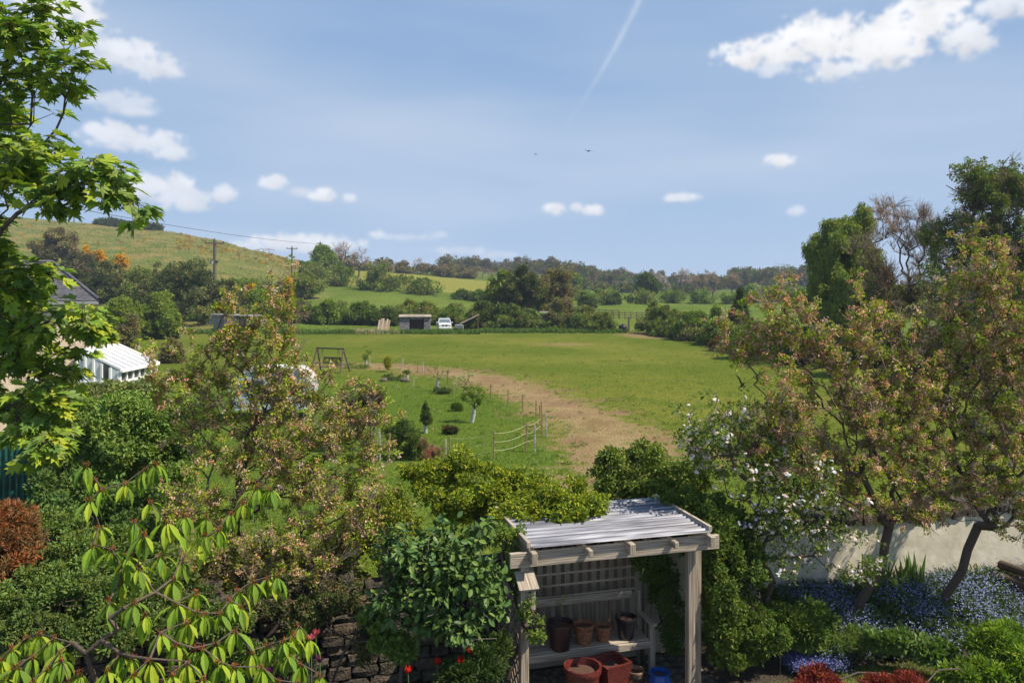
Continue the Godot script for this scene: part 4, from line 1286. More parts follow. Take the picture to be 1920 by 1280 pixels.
func house() -> void:
	var t := thing("house", "cream pink rendered house with grey slate hipped roof behind the sycamore", "house", Vector3(-17.4, -0.5, -32.3), 0.49)
	# local: x runs to the near corner at 0, walls go back along -z
	var mb := MB.new()
	mb.box(Vector3(-6.0, 2.5, -4.0), Vector3(12.0, 5.05, 8.0))
	part("wall", mb, M.pink_wall, t)
	mb = MB.new()
	for s in [[Vector3(-12.3, 5.02, 0.32), Vector3(0.35, 5.02, 0.32)], [Vector3(0.32, 5.02, 0.35), Vector3(0.32, 5.02, -8.3)]]: mb.bar(s[0], s[1], 0.14, 0.16, 0.02)
	part("gutter", mb, M.hut_wall, t)
	# slates in courses on the two slopes in view, each course lapping the one below
	var rows := 18
	for k in rows:
		var s0 := float(k) / rows
		var s1 := float(k + 1) / rows
		for side in 2:
			mb = MB.new()
			mb.col = Color.WHITE * rr(0.85, 1.15)
			var lift := 0.035
			var p := []
			for q in [[s0, lift], [s1 + 0.012, 0.0]]:
				var y: float = 5.1 + q[0] * 1.65 + q[1]
				if side == 0:
					p.append(Vector3(-12.4, y, 0.4 - q[0] * 4.4)); p.append(Vector3(0.4 - q[0] * 1.8, y, 0.4 - q[0] * 4.4))
				else:
					p.append(Vector3(0.4 - q[0] * 1.8, y, 0.4 - q[0] * 4.4)); p.append(Vector3(0.4 - q[0] * 1.8, y, -8.4 + q[0] * 4.4))
			mb.quad(p[0], p[1], p[3], p[2])
			mb.quad(p[0] - Vector3(0, 0.04, 0), p[1] - Vector3(0, 0.04, 0), p[1], p[0])
			part("slate_course", mb, M.slate, t)
	mb = MB.new()
	mb.tube(Vector3(0.4, 5.15, 0.4), Vector3(-1.4, 6.8, -4.0), 0.07, 0.07, 6)
	mb.tube(Vector3(-1.4, 6.8, -4.0), Vector3(-12.4, 6.8, -4.0), 0.08, 0.08, 6)
	part("ridge_tile", mb, M.slate, t)
	# windows in the near wall
	for q in [[-1.5, 1.35, 0.8, 1.2], [-4.2, 1.35, 1.1, 1.2], [-4.2, 3.7, 1.1, 1.1]]:
		mb = MB.new()
		for s in [-1, 1]: mb.box(Vector3(q[0] + s * q[2] / 2, q[1], 0.03), Vector3(0.09, q[3], 0.1))
		mb.box(Vector3(q[0], q[1], 0.03), Vector3(0.06, q[3], 0.08))
		for s in [-1, 1]: mb.box(Vector3(q[0], q[1] + s * q[3] / 2, 0.033), Vector3(q[2] + 0.09, 0.09, 0.1))
		var f := part("window", mb, M.white, t)
		mb = MB.new()
		mb.box(Vector3(q[0], q[1], 0.008), Vector3(q[2], q[3], 0.02))
		part("pane", mb, M.glass, f)
	# the conservatory along the end wall
	t = thing("conservatory", "white framed lean-to conservatory with glazed sides against the cream house", "conservatory", Vector3(-17.38, -0.5, -31.4))
	var cw := 1.75
	var cl := 3.2
	var eave := 2.3
	var peak := 3.15
	mb = MB.new()
	mb.box(Vector3(cw / 2, 0.35, -cl / 2), Vector3(cw, 0.7, cl))
	part("base_wall", mb, M.pink_wall, t)
	mb = MB.new()
	mb.box(Vector3(-0.06, 1.6, -cl / 2), Vector3(0.1, 3.2, cl))
	part("rear_wall", mb, M.pink_wall, t)
	for k in 6:
		mb = MB.new()
		var x := 0.04 + (cw - 0.08) * k / 5.0
		mb.bar(Vector3(x, 0.7, 0.03), Vector3(x, lerpf(peak, eave, x / cw) - 0.05, 0.03), 0.08, 0.08, 0.0, Vector3.RIGHT)
		part("mullion", mb, M.white, t)
		if k < 5:
			var x1 := x + (cw - 0.08) / 5.0
			mb = MB.new()
			mb.quad(Vector3(x, 0.7, 0.02), Vector3(x1, 0.7, 0.02), Vector3(x1, 1.85, 0.02), Vector3(x, 1.85, 0.02))
			part("pane", mb, M.glass, t)
			mb = MB.new()
			mb.quad(Vector3(x, 1.85, 0.02), Vector3(x1, 1.85, 0.02), Vector3(x1, lerpf(peak, eave, x1 / cw), 0.02), Vector3(x, lerpf(peak, eave, x / cw), 0.02))
			part("upper_panel", mb, M.frost if k != 3 else M.glass, t)
	for y in [0.72, 1.85]:
		mb = MB.new()
		mb.bar(Vector3(0, y, 0.035), Vector3(cw, y, 0.035), 0.09, 0.1)
		part("rail", mb, M.white, t)
		mb = MB.new()
		mb.bar(Vector3(cw, y, 0), Vector3(cw, y, -cl), 0.09, 0.1)
		part("rail", mb, M.white, t)
	for k in 7:
		var z := -cl * k / 6.0
		mb = MB.new()
		mb.bar(Vector3(cw, 0.7, z), Vector3(cw, eave, z), 0.08, 0.08, 0.0, Vector3.RIGHT)
		part("mullion", mb, M.white, t)
		mb = MB.new()
		mb.bar(Vector3(0, peak + 0.05, z), Vector3(cw + 0.15, eave + 0.03, z), 0.07, 0.08)
		part("glazing_bar", mb, M.white, t)
		if k < 6:
			mb = MB.new()
			mb.quad(Vector3(cw - 0.02, 0.7, z), Vector3(cw - 0.02, 0.7, z - cl / 6), Vector3(cw - 0.02, eave, z - cl / 6), Vector3(cw - 0.02, eave, z))
			part("pane", mb, M.glass, t)
			mb = MB.new()
			mb.quad(Vector3(0, peak, z), Vector3(cw + 0.12, eave - 0.03, z), Vector3(cw + 0.12, eave - 0.03, z - cl / 6), Vector3(0, peak, z - cl / 6))
			part("roof_panel", mb, M.frost, t)
	mb = MB.new()
	mb.bar(Vector3(cw + 0.1, eave, 0.1), Vector3(cw + 0.1, eave, -cl), 0.14, 0.12, 0.02)
	part("gutter", mb, M.white, t)
func caravan(at: Vector3) -> void:
	var t := thing("caravan", "pale blue and white caravan with rounded end behind the faded blossom tree", "caravan", at, 0.1)
	var prof := []
	var l := 1.65
	for k in 9: prof.append(Vector2(l - 0.75 + 0.75 * cos(PI / 2 - k * PI / 16), 2.2 - 0.95 + 0.95 * sin(PI / 2 - k * PI / 16)))
	prof.append(Vector2(l - 0.15, 0.5)); prof.append(Vector2(-l + 0.15, 0.5))
	for k in 9: prof.append(Vector2(-l + 0.75 - 0.75 * cos(k * PI / 16), 2.2 - 0.95 + 0.95 * sin(k * PI / 16)))
	var mb := MB.new()
	var roof := MB.new()
	var dz := 2.1
	for i in prof.size():
		var a: Vector2 = prof[i]
		var b: Vector2 = prof[(i + 1) % prof.size()]
		(roof if a.y > 1.0 and b.y > 1.0 else mb).quad(Vector3(a.x, a.y, 0), Vector3(b.x, b.y, 0), Vector3(b.x, b.y, -dz), Vector3(a.x, a.y, -dz))
		mb.tri(Vector3(0, 1.2, 0), Vector3(a.x, a.y, 0), Vector3(b.x, b.y, 0))
		mb.tri(Vector3(0, 1.2, -dz), Vector3(b.x, b.y, -dz), Vector3(a.x, a.y, -dz))
		if a.y > 1.0 and b.y > 1.0: roof.bar(Vector3(a.x, a.y - 0.03, 0.02), Vector3(b.x, b.y - 0.03, 0.02), 0.05, 0.14)
	part("body", mb, M.pale_blue, t)
	part("roof", roof, M.whitewash, t)
	for x in [-0.75, 0.6]:
		mb = MB.new()
		mb.box(Vector3(x, 1.5, 0.02), Vector3(0.9, 0.55, 0.05), Basis.IDENTITY, 0.02)
		part("window", mb, M.glass, t)
	mb = MB.new()
	mb.box(Vector3(0.25, 2.26, -0.8), Vector3(0.5, 0.12, 0.5), Basis.IDENTITY, 0.03)
	part("roof_vent", mb, M.white, t)
	for x in [-0.2, 0.2]:
		mb = MB.new()
		mb.lathe(Vector3.ZERO, [Vector2(0, -0.08), Vector2(0.3, -0.08), Vector2(0.3, 0.08), Vector2(0, 0.08)], 14)
		put("wheel", mb.mesh(), M.black, t, Transform3D(Basis(Vector3.RIGHT, PI / 2), Vector3(x * 3.0, 0.3, -0.12)))
func stake(label: String, at: Vector3, top: float, white: bool) -> void:
	var h := top - at.y
	var t := MB.new()
	var lean := Vector3(rr(-0.03, 0.03), 1, rr(-0.03, 0.03)) * h
	t.bar(Vector3(0, -0.1, 0), lean, 0.05, 0.05, 0.006)
	t.bar(lean, lean + Vector3(0, 0.015, 0), 0.035, 0.035)
	var o := part("fence_stake", t, M.whitewash if white else M.stake, self)
	o.position = at
	tag(o, label, "stake", "stakes round the orchard")
func rail_fence(label: String, a: Vector3, b: Vector3, n: int, h: float) -> void:
	var t := thing("rail_fence", label, "fence", a)
	for i in n + 1:
		var p := a.lerp(b, float(i) / n)
		p.y = height(p.x, p.z)
		var mb := MB.new()
		mb.bar(p - a - Vector3(0, 0.2, 0), p - a + Vector3(0, h + 0.1, 0), 0.14, 0.14, 0.01)
		part("post", mb, M.wood_dark, t)
		if i < n:
			var q := a.lerp(b, float(i + 1) / n)
			q.y = height(q.x, q.z)
			for k in 3:
				mb = MB.new()
				mb.bar(p - a + Vector3(0, h * (0.3 + 0.33 * k), 0.06), q - a + Vector3(0, h * (0.3 + 0.33 * k), 0.06), 0.05, 0.11)
				part("rail", mb, M.wood_dark, t)
func orchard_tree(label: String, at: Vector3, blobs: Array, n: int, col: Color, white: float, opt := {}) -> void:
	var t := thing("orchard_tree", label, "tree", at, 0.0, "young fruit trees in the orchard")
	var pts := []
	for b in blobs: b[0] -= at
	for q in crown_points(blobs, opt.get("limbs", 60)): pts.append(q[0])
	var f: Vector3 = opt.get("fork", Vector3(0.05, 0.7, 0))
	var g := grow([Vector3.ZERO, f * 0.5 + Vector3(0.02, 0, 0), f], pts, 0.16)
	part("trunk", wood_mesh(g, 0.0055, 0.48), M.bark_grey, t)
	if white > 0:
		var mb := MB.new()
		mb.tube(Vector3(0, -0.05, 0), f * 0.5 + Vector3(0.02, 0, 0), 0.085, 0.08, 8)
		mb.tube(f * 0.5 + Vector3(0.02, 0, 0), f.lerp(f * 0.5, 1.0 - white), 0.08, 0.075, 8)
		part("whitewash", mb, M.whitewash, t)
	if n > 0: on_twigs(t, "crown", g, n, 4, opt.get("size", 0.1), col, opt.get("sprig", "fine"), {"second": opt.get("second", FRESH), "share": 0.3})
func bird(label: String, at: Vector3, span: float, turn: float, roll: float, up: float) -> void:
	var mb := MB.new()
	var s := span
	# body
	for k in 8:
		var z0 := -0.28 + k * 0.07
		var z1 := z0 + 0.07
		var r := func(z): return 0.065 * sqrt(maxf(0.02, 1.0 - pow(z / 0.3, 2)))
		mb.tube(Vector3(0, 0, z0) * s, Vector3(0, 0, z1) * s, r.call(z0) * s, r.call(z1) * s, 8)
	mb.tube(Vector3(0, 0.01, -0.26) * s, Vector3(0, 0.03, -0.38) * s, 0.045 * s, 0.04 * s, 7)
	mb.tube(Vector3(0, 0.03, -0.38) * s, Vector3(0, 0.0, -0.46) * s, 0.035 * s, 0.004 * s, 6)
	for q in [-1.0, 1.0]:
		var tip := Vector3(q * 0.5, up, 0.06)
		var el := Vector3(q * 0.24, up * 0.65, -0.1)
		mb.quad(Vector3(q * 0.03, 0.03, -0.2) * s, el * s, (el + Vector3(0, -0.01, 0.26)) * s, Vector3(q * 0.03, 0.02, 0.12) * s)
		mb.quad(el * s, tip * s, (tip + Vector3(-q * 0.08, 0, 0.16)) * s, (el + Vector3(0, -0.01, 0.26)) * s)
	mb.quad(Vector3(-0.03, 0, 0.24) * s, Vector3(0.03, 0, 0.24) * s, Vector3(0.09, -0.01, 0.46) * s, Vector3(-0.09, -0.01, 0.46) * s)
	var o := part("bird", mb, M.feather, self)
	o.position = at
	o.rotation = Vector3(0.1, turn, roll)
	tag(o, label, "bird")

func build_middle() -> void:
	M.door_brown = mat(lin(0.05, 0.02, 0.016), 0.7)
	M.feather = mat(lin(0.008, 0.008, 0.009), 0.95, {"spec": 0.05})
	M.hut_wall = mat(lin(0.22, 0.23, 0.24), 0.85)
	M.screen = mat(lin(0.12, 0.15, 0.17), 0.08, {"spec": 0.7})
	M.lamp_glass = mat(lin(0.6, 0.62, 0.65), 0.15)
	M.frost = mat(lin(0.6, 0.63, 0.66), 0.25)
	garage(Vector3(-12.833, -0.5, -104.218))
	silver_car(Vector3(-9, -0.5, -105.571))
	var tr := thing("small_trailer", "small grey box trailer in the grass beside the silver car", "trailer", Vector3(-7.187, -0.5, -108.387), 0.2)
	var mb := MB.new()
	mb.box(Vector3(0, 0.55, -0.6), Vector3(1.05, 0.55, 1.4), Basis.IDENTITY, 0.06)
	part("body", mb, M.zinc, tr)
	mb = MB.new()
	mb.box(Vector3(0, 0.6, 0.105), Vector3(0.85, 0.36, 0.02), Basis.IDENTITY, 0.0)
	part("panel", mb, M.screen, tr)
	for s in [-1, 1]:
		mb = MB.new()
		mb.lathe(Vector3.ZERO, [Vector2(0, -0.07), Vector2(0.26, -0.07), Vector2(0.26, 0.07), Vector2(0, 0.07)], 12)
		put("wheel", mb.mesh(), M.black, tr, Transform3D(Basis(Vector3.FORWARD, PI / 2), Vector3(s * 0.56, 0.26, -0.7)))
	var le := thing("lean_to_shelter", "low shelter with sloping grey boards under the central clump", "shelter", Vector3(-5.797, -0.5, -109.851), 0.1)
	mb = MB.new()
	mb.bar(Vector3(-1.5, 0.9, 0), Vector3(1.2, 2.2, 0), 2.0, 0.08)
	part("roof", mb, M.wood, le)
	for s in [[-1.2, 0.98], [1.0, 2.0]]:
		mb = MB.new()
		mb.bar(Vector3(s[0], 0, 0.7), Vector3(s[0], s[1], 0.7), 0.1, 0.1)
		part("post", mb, M.wood_dark, le)
	hut(Vector3(-38.355, -0.5, -106.961))
	var bo := thing("leaning_boards", "brown weathered boards propped up in the dry grass left of the garage", "boards", Vector3(-17.064, -0.5, -104.218), 0.3)
	for k in 6:
		mb = MB.new()
		mb.bar(Vector3(-0.75 + k * 0.26, 0, 0.3), Vector3(-0.35 + k * 0.26, rr(1.5, 1.9), -0.5), 0.03, 0.24, 0.0, Vector3.RIGHT)
		part("board", mb, M.stake if k % 2 else M.wood, bo)
	var bp := thing("brushwood_pile", "low pile of pale sticks beside the leaning boards", "pile", Vector3(-18.562, -0.5, -101.612))
	for k in 40:
		mb = MB.new()
		var p := Vector3(rr(-1.6, 1.4), rr(0.05, 0.45), rr(-0.6, 0.6))
		mb.tube(p, p + Vector3(rr(-1, 1), rr(-0.1, 0.3), rr(-0.6, 0.6)), 0.035, 0.015, 4)
		part("stick", mb, M.wood, bp)
	var ws := thing("white_shelter", "small white framed shelter half hidden in the central clump", "shelter", on_land(4.82, -113.00), 0.1)
	for x in [-0.75, 0.75]:
		mb = MB.new()
		mb.bar(Vector3(x, 0, 0), Vector3(x, 2.2, 0), 0.12, 0.12)
		part("post", mb, M.whitewash, ws)
	mb = MB.new()
	mb.box(Vector3(0, 2.25, -0.5), Vector3(1.8, 0.15, 1.4), Basis.IDENTITY, 0.02)
	part("roof", mb, M.whitewash, ws)
	mb = MB.new()
	mb.box(Vector3(0, 1.0, -1.1), Vector3(1.5, 2.0, 0.06))
	part("back_panel", mb, M.hut_wall, ws)
	# gateway
	var gt := thing("gate_post", "dark wooden gate post at the gap in the far hedge", "post", Vector3(15.442, -0.5, -104.218))
	mb = MB.new()
	mb.bar(Vector3(0, -0.2, 0), Vector3(0, 2.1, 0), 0.22, 0.22, 0.02)
	part("post", mb, M.wood_dark, gt)
	mb = MB.new()
	mb.tube(Vector3(-0.05, 0.3, 0), Vector3(-1.3, 0.85, 0.1), 0.05, 0.05, 6)
	part("brace", mb, M.wood_dark, gt)
	var tk := thing("water_tank", "round black water butt beside the gate post", "tank", Vector3(14.667, -0.5, -104.218))
	mb = MB.new()
	mb.lathe(Vector3.ZERO, [Vector2(0, 0), Vector2(0.42, 0), Vector2(0.52, 0.25), Vector2(0.54, 0.75), Vector2(0.45, 0.95), Vector2(0.2, 1.05), Vector2(0, 1.05)], 20)
	part("barrel", mb, M.black, tk)
	mb = MB.new()
	mb.lathe(Vector3(0, 1.05, 0), [Vector2(0.2, 0), Vector2(0.2, 0.06), Vector2(0, 0.06)], 14)
	part("lid", mb, M.dark, tk)
	rail_fence("brown post and rail fence across the paddock beyond the gateway", on_land(16.81, -138.00), on_land(23.81, -138.00), 7, 1.25)
	rail_fence("brown post and rail fence running behind the field hedge", on_land(28.13, -132.00), on_land(33.34, -128.00), 6, 1.25)
	rail_fence("farther rail fence of the paddock, half hidden by the hedge", on_land(14.21, -150.00), on_land(19.76, -146.00), 5, 1.25)
	# the white pallet by the house
	var pl := thing("pallet_table", "small white pallet table standing on the field near the conservatory", "table", Vector3(-38.809, -0.5, -91.337), 0.2)
	for k in 4:
		mb = MB.new()
		mb.box(Vector3(-0.39 + k * 0.26, 0.72, 0), Vector3(0.2, 0.05, 0.8))
		part("slat", mb, M.whitewash, pl)
	for s in [[-0.4, -0.3], [0.4, -0.3], [-0.4, 0.3], [0.4, 0.3]]:
		mb = MB.new()
		mb.bar(Vector3(s[0], 0, s[1]), Vector3(s[0], 0.69, s[1]), 0.08, 0.08)
		part("leg", mb, M.whitewash, pl)
	house()
	caravan(Vector3(-10.092, -0.515, -33) * Vector3(1, 0, 1) + Vector3(0, -0.5, 0))
	swing(Vector3(-12.258, -0.5, -53.131))
	# trees and shrubs of the orchard
	orchard_tree("small leafy sapling beside the wooden swing", Vector3(-10.577, -0.5, -56.846), [[Vector3(-10.53, 0.504, -56.8), Vector3(0.384, 0.538, 0.461)]], 2, GREEN, 0.5, {"limbs": 30, "size": 0.16})
	orchard_tree("nearly bare fruit tree with white painted trunk in the middle of the orchard", Vector3(-4.154, -0.5, -43.239), [[Vector3(-4.092, 0.586, -43.2), Vector3(0.643, 0.526, 0.585)]], 1, FRESH, 0.7, {"limbs": 80, "size": 0.07, "fork": Vector3(0.1, 0.7, 0)})
	orchard_tree("leafy fruit tree with leaning white painted trunk", Vector3(-1.685, -0.5, -32.778), [[Vector3(-1.598, 0.673, -32.8), Vector3(0.621, 0.577, 0.599)], [Vector3(-1.332, 0.562, -32.8), Vector3(0.333, 0.399, 0.366)], [Vector3(-1.775, 0.939, -32.8), Vector3(0.333, 0.266, 0.3)]], 4, GREEN * 1.2, 1.0, {"limbs": 130, "size": 0.085, "fork": Vector3(0.12, 0.62, 0)})
	orchard_tree("spindly flowering fruit tree behind the leafy one", Vector3(-2.444, -0.5, -39.271), [[Vector3(-2.553, 0.559, -39.3), Vector3(0.479, 0.532, 0.505)], [Vector3(-2.18, 0.719, -39.3), Vector3(0.372, 0.372, 0.372)]], 1, Color(0.4, 0.42, 0.2), 0.0, {"limbs": 60, "size": 0.09, "second": Color(0.6, 0.58, 0.5)})
	orchard_tree("small bare sapling beside the nearly bare fruit tree", Vector3(-3.791, -0.5, -45.927), [[Vector3(-3.797, 0.238, -46), Vector3(0.28, 0.373, 0.327)]], 1, OLIVE, 0.0, {"limbs": 24, "size": 0.07})
	orchard_tree("little round headed tree tied to a stake", Vector3(-6.449, -0.5, -48.387), [[Vector3(-6.386, 0.022, -48.4), Vector3(0.262, 0.164, 0.213)]], 4, DARK, 0.6, {"limbs": 24, "size": 0.09, "fork": Vector3(0, 0.4, 0)})
	var yc := thing("golden_conifer", "small golden yellow conifer at the edge of the orchard", "shrub", Vector3(-8.503, -0.5, -53.48))
	foliage(yc, "foliage", [[Vector3(0, 0.5, 0), Vector3(0.3, 0.5, 0.3)], [Vector3(0, 0.75, 0), Vector3(0.22, 0.3, 0.22)]], 260, 0.12, Color(0.42, 0.38, 0.02), "needle", {"second": Color(0.2, 0.24, 0.03), "share": 0.3})
	var cc := thing("clipped_conifer", "dark clipped cone shaped conifer on a white painted trunk", "tree", Vector3(-3.337, -0.5, -30.446))
	mb = MB.new()
	mb.tube(Vector3(0, -0.1, 0), Vector3(0, 0.35, 0), 0.07, 0.07, 8)
	part("trunk", mb, M.whitewash, cc)
	var cb := []
	for i in 6: cb.append([Vector3(0, 0.42 + i * 0.13, 0), Vector3(0.25 - i * 0.034, 0.13, 0.25 - i * 0.034) * (0.82 if i == 0 else 1.0)])
	foliage(cc, "crown", cb, 700, 0.075, DARK * 1.1, "needle", {"second": GREEN, "share": 0.3})
	var sb := [["grey green clump with stones below the golden conifer", Vector3(-7.366, -0.5, -48.387), 0.75, 0.4, Color(0.1, 0.13, 0.06), GREEN], ["low green clump beside the swing", Vector3(-11.303, -0.5, -56.062), 1.5, 0.35, GREEN * 0.8, FRESH], ["small dark clump near the clipped conifer", Vector3(-2.36, -0.5, -30.332), 0.3, 0.35, DARK, Color(0.2, 0.1, 0.06)], ["spiky daffodil clump beside the leafy fruit tree", Vector3(-2.518, -0.5, -36.129), 0.25, 0.35, GREEN * 0.7, GREEN], ["pale daffodil clump below the nearly bare fruit tree", Vector3(-3.705, -0.5, -42.119), 0.5, 0.35, Color(0.12, 0.17, 0.07), GREEN]]
	for q in sb:
		var o := thing("shrub_clump", q[0], "shrub", q[1])
		foliage(o, "foliage", [[Vector3(0, q[3] * 0.45, 0), Vector3(q[2] * 0.9, q[3] * 0.55, q[2] * 0.6)]], 160, 0.13, q[4], "fine" if q[2] > 0.6 else "narrow", {"second": q[5]})
	for q in [[-0.45, 0.06], [0.75, 0.05], [0.95, 0.25]]:
		mb = MB.new()
		mb.lathe(Vector3.ZERO, [Vector2(0, 0), Vector2(0.16, 0.02), Vector2(0.18, 0.12), Vector2(0.1, 0.22), Vector2(0, 0.24)], 9)
		var o := put("rockery_stone", mb.mesh(), M.stone, self, Transform3D(Basis(Vector3.UP, q[0]).scaled(Vector3(1.3, 1, 1)), Vector3(-7.322, -0.5, -48.101) + Vector3(q[0], 0, 0.3 + q[1])))
		tag(o, "brown rockery stone %s" % ("at the swing side of the grey green clump" if q[0] < 0 else ("at the track side of the grey green clump, inner one" if q[0] < 0.8 else "at the track side of the grey green clump, outer one")), "stone", "rockery stones")
	var ps := thing("purple_shrub", "dark purple brown shrub at the edge of the lawn", "shrub", Vector3(-4.932, 0.488, -27) * Vector3(1, 0, 1) + Vector3(0, -0.5, 0))
	var pb := [[Vector3(-5.115, 1.346, -27), Vector3(0.731, 0.512, 0.621)], [Vector3(-4.658, 1.292, -27), Vector3(0.475, 0.292, 0.384)], [Vector3(-5.48, 0.981, -27), Vector3(0.548, 0.548, 0.548)], [Vector3(-4.932, 0.798, -27), Vector3(0.457, 0.402, 0.429)]]
	for q in pb: q[0] -= ps.position
	foliage(ps, "foliage", pb, 900, 0.11, Color(0.12, 0.075, 0.06), "fine", {"second": Color(0.1, 0.11, 0.04), "share": 0.35})
	mb = MB.new()
	for k in 6: mb.tube(Vector3(rr(-0.1, 0.1), -0.1, 0), pb[k % 4][0] + rv() * 0.15, 0.03, 0.012, 5)
	part("stem", mb, M.bark, ps)
	var gs := thing("green_shrub", "dense dark green rosemary-like shrub inside the stake fence", "shrub", Vector3(-3.522, -0.5, -25.644))
	var gb := [[Vector3(-3.565, 0.131, -25.7), Vector3(0.626, 0.556, 0.591)], [Vector3(-3.768, 0.444, -25.9), Vector3(0.438, 0.315, 0.377)], [Vector3(-3.204, -0.075, -25.6), Vector3(0.346, 0.346, 0.346)]]
	for q in gb: q[0] -= gs.position
	foliage(gs, "foliage", gb, 900, 0.1, Color(0.075, 0.12, 0.035), "narrow", {"second": GREEN, "share": 0.4})
	var hs := thing("pink_heather", "pink flowering heather beside the dense green shrub", "shrub", Vector3(-2.811, -0.5, -25.644))
	foliage(hs, "foliage", [[Vector3(0, 0.22, 0), Vector3(0.45, 0.3, 0.3)], [Vector3(-0.1, 0.5, 0), Vector3(0.2, 0.25, 0.2)], [Vector3(0.4, 0.2, 0.1), Vector3(0.3, 0.25, 0.2)]], 420, 0.07, Color(0.42, 0.16, 0.17), "fine", {"second": Color(0.14, 0.15, 0.05), "share": 0.35})
	# stakes and strings
	var st := [[712, 868, 805, 1, "white stake nearest the faded blossom tree"], [729, 867, 812, 0, "wooden stake left of the dense green shrub"], [836, 850, 824, 1, "short white stake beside the pink heather"], [843, 845, 817, 0, "thick wooden stake where the three strings begin"], [926, 862, 808, 0, "tall wooden stake in the middle of the strings"], [986, 848, 795, 0, "tall wooden stake at the corner of the strings"], [1003, 848, 798, 1, "white stake at the fence corner, nearest of the corner group"], [1017, 820, 753, 0, "tallest wooden stake of the corner group"], [1025, 820, 777, 1, "white stake at the edge of the bare track"], [1013, 800, 759, 0, "wooden stake second behind the corner group"], [1005, 783, 751, 0, "wooden stake farthest back of the corner group"], [980, 772, 739, 0, "wooden stake along the track, third from the leafy fruit tree"], [953, 761, 730, 0, "wooden stake along the track, second from the leafy fruit tree"], [920, 750, 720, 0, "wooden stake along the track just right of the leafy fruit tree"], [850, 743, 720, 0, "thick wooden stake left of the leafy fruit tree"], [793, 699, 679, 1, "white stake on the far side of the track bend"], [783, 699, 677, 0, "thin stake beside the white stake at the track bend"], [755, 692, 671, 1, "white stake between golden conifer and track"], [693, 686, 667, 1, "white stake beside the small leafy sapling"], [775, 723, 710, 1, "short white stake by the little round headed tree"], [766, 703, 690, 0, "thin stake behind the little round headed tree"]]
	for q in st:
		var d: float = 5.5 * 1478.0 / (q[1] - 545.0)
		var p := on_land((q[0] - 960.0) / 1478.0 * d, -d)
		stake(q[4], p, 5.0 - (q[2] - 545.0) / 1478.0 * d, q[3] == 1)
	var sp := [Vector3(-2.145, -0.061, -27.1), Vector3(-0.589, 0.375, -25.6), Vector3(0.471, 0.431, -26.8), Vector3(1.14, -0.164, -31.8)]
	for k in 3:
		mb = MB.new()
		for i in 3:
			var a: Vector3 = sp[i] - Vector3(0, k * 0.28, 0)
			var b: Vector3 = sp[i + 1] - Vector3(0, k * 0.28, 0)
			var prev := a
			for j in 8:
				var s := (j + 1) / 8.0
				var p := a.lerp(b, s) - Vector3(0, 0.35 * s * (1 - s), 0)
				mb.tube(prev, p, 0.006, 0.006, 4)
				prev = p
		tag(part("string_line", mb, M.rope, self), ["pale string, topmost of three between the stakes", "pale string, middle of three between the stakes", "pale string, lowest of three between the stakes"][k], "string", "strings between the stakes")
	# birds
	bird("black crow with raised wings flying low over the field", Vector3(7.015, 2.126, -24), 0.6, -0.5, -0.25, 0.5)
	bird("tiny dark bird gliding, left one of two high in the sky", Vector3(4.567, 30.981, -150), 1.5, 0.2, 0.12, 0.05)
	bird("dark bird gliding, right one of two high in the sky", Vector3(12.666, 28.045, -130), 1.7, 0.25, -0.08, 0.04)


# ---------------------------------------------------------------- the walled garden below the window (positions in the garden frame)
func g_thing(called: String, label: String, category: String, x: float, y: float, z: float, turn := 0.0, group := "") -> Node3D:
	return thing(called, label, category, gp(x, y, z), GR + turn, group)
func stone_mesh(sx: float, sy: float, sz: float) -> ArrayMesh:
	# a rough block: a box whose corners and face middles wander
	var mb := MB.new()
	var n := 3
	for ax in 3:
		for sg in [-1.0, 1.0]:
			var i1 := (ax + 1) % 3
			var i2 := (ax + 2) % 3
			var gpt := []
			for a in n:
				for b in n:
					var w := Vector3.ZERO
					w[ax] = sg
					w[i1] = a - 1.0
					w[i2] = b - 1.0
					var edge := absf(w.x) + absf(w.y) + absf(w.z)
					var q := w * (1.0 if edge < 1.5 else (0.96 if edge < 2.5 else 0.88))
					# the same jitter wherever faces share a corner
					var j := Vector3(sin(w.x * 7.1 + w.y * 3.3 + w.z * 5.7 + sx * 40.0), sin(w.x * 4.1 + w.y * 8.3 + w.z * 2.7 + sx * 70.0), sin(w.x * 5.1 + w.y * 2.3 + w.z * 9.7 + sx * 90.0)) * 0.09
					gpt.append((q + j) * Vector3(sx, sy, sz) * 0.5)
			for a in n - 1:
				for b in n - 1:
					var p0: Vector3 = gpt[a * n + b]; var p1: Vector3 = gpt[(a + 1) * n + b]; var p2: Vector3 = gpt[(a + 1) * n + b + 1]; var p3: Vector3 = gpt[a * n + b + 1]
					if sg > 0: mb.quad(p0, p1, p2, p3)
					else: mb.quad(p3, p2, p1, p0)
	return mb.mesh()
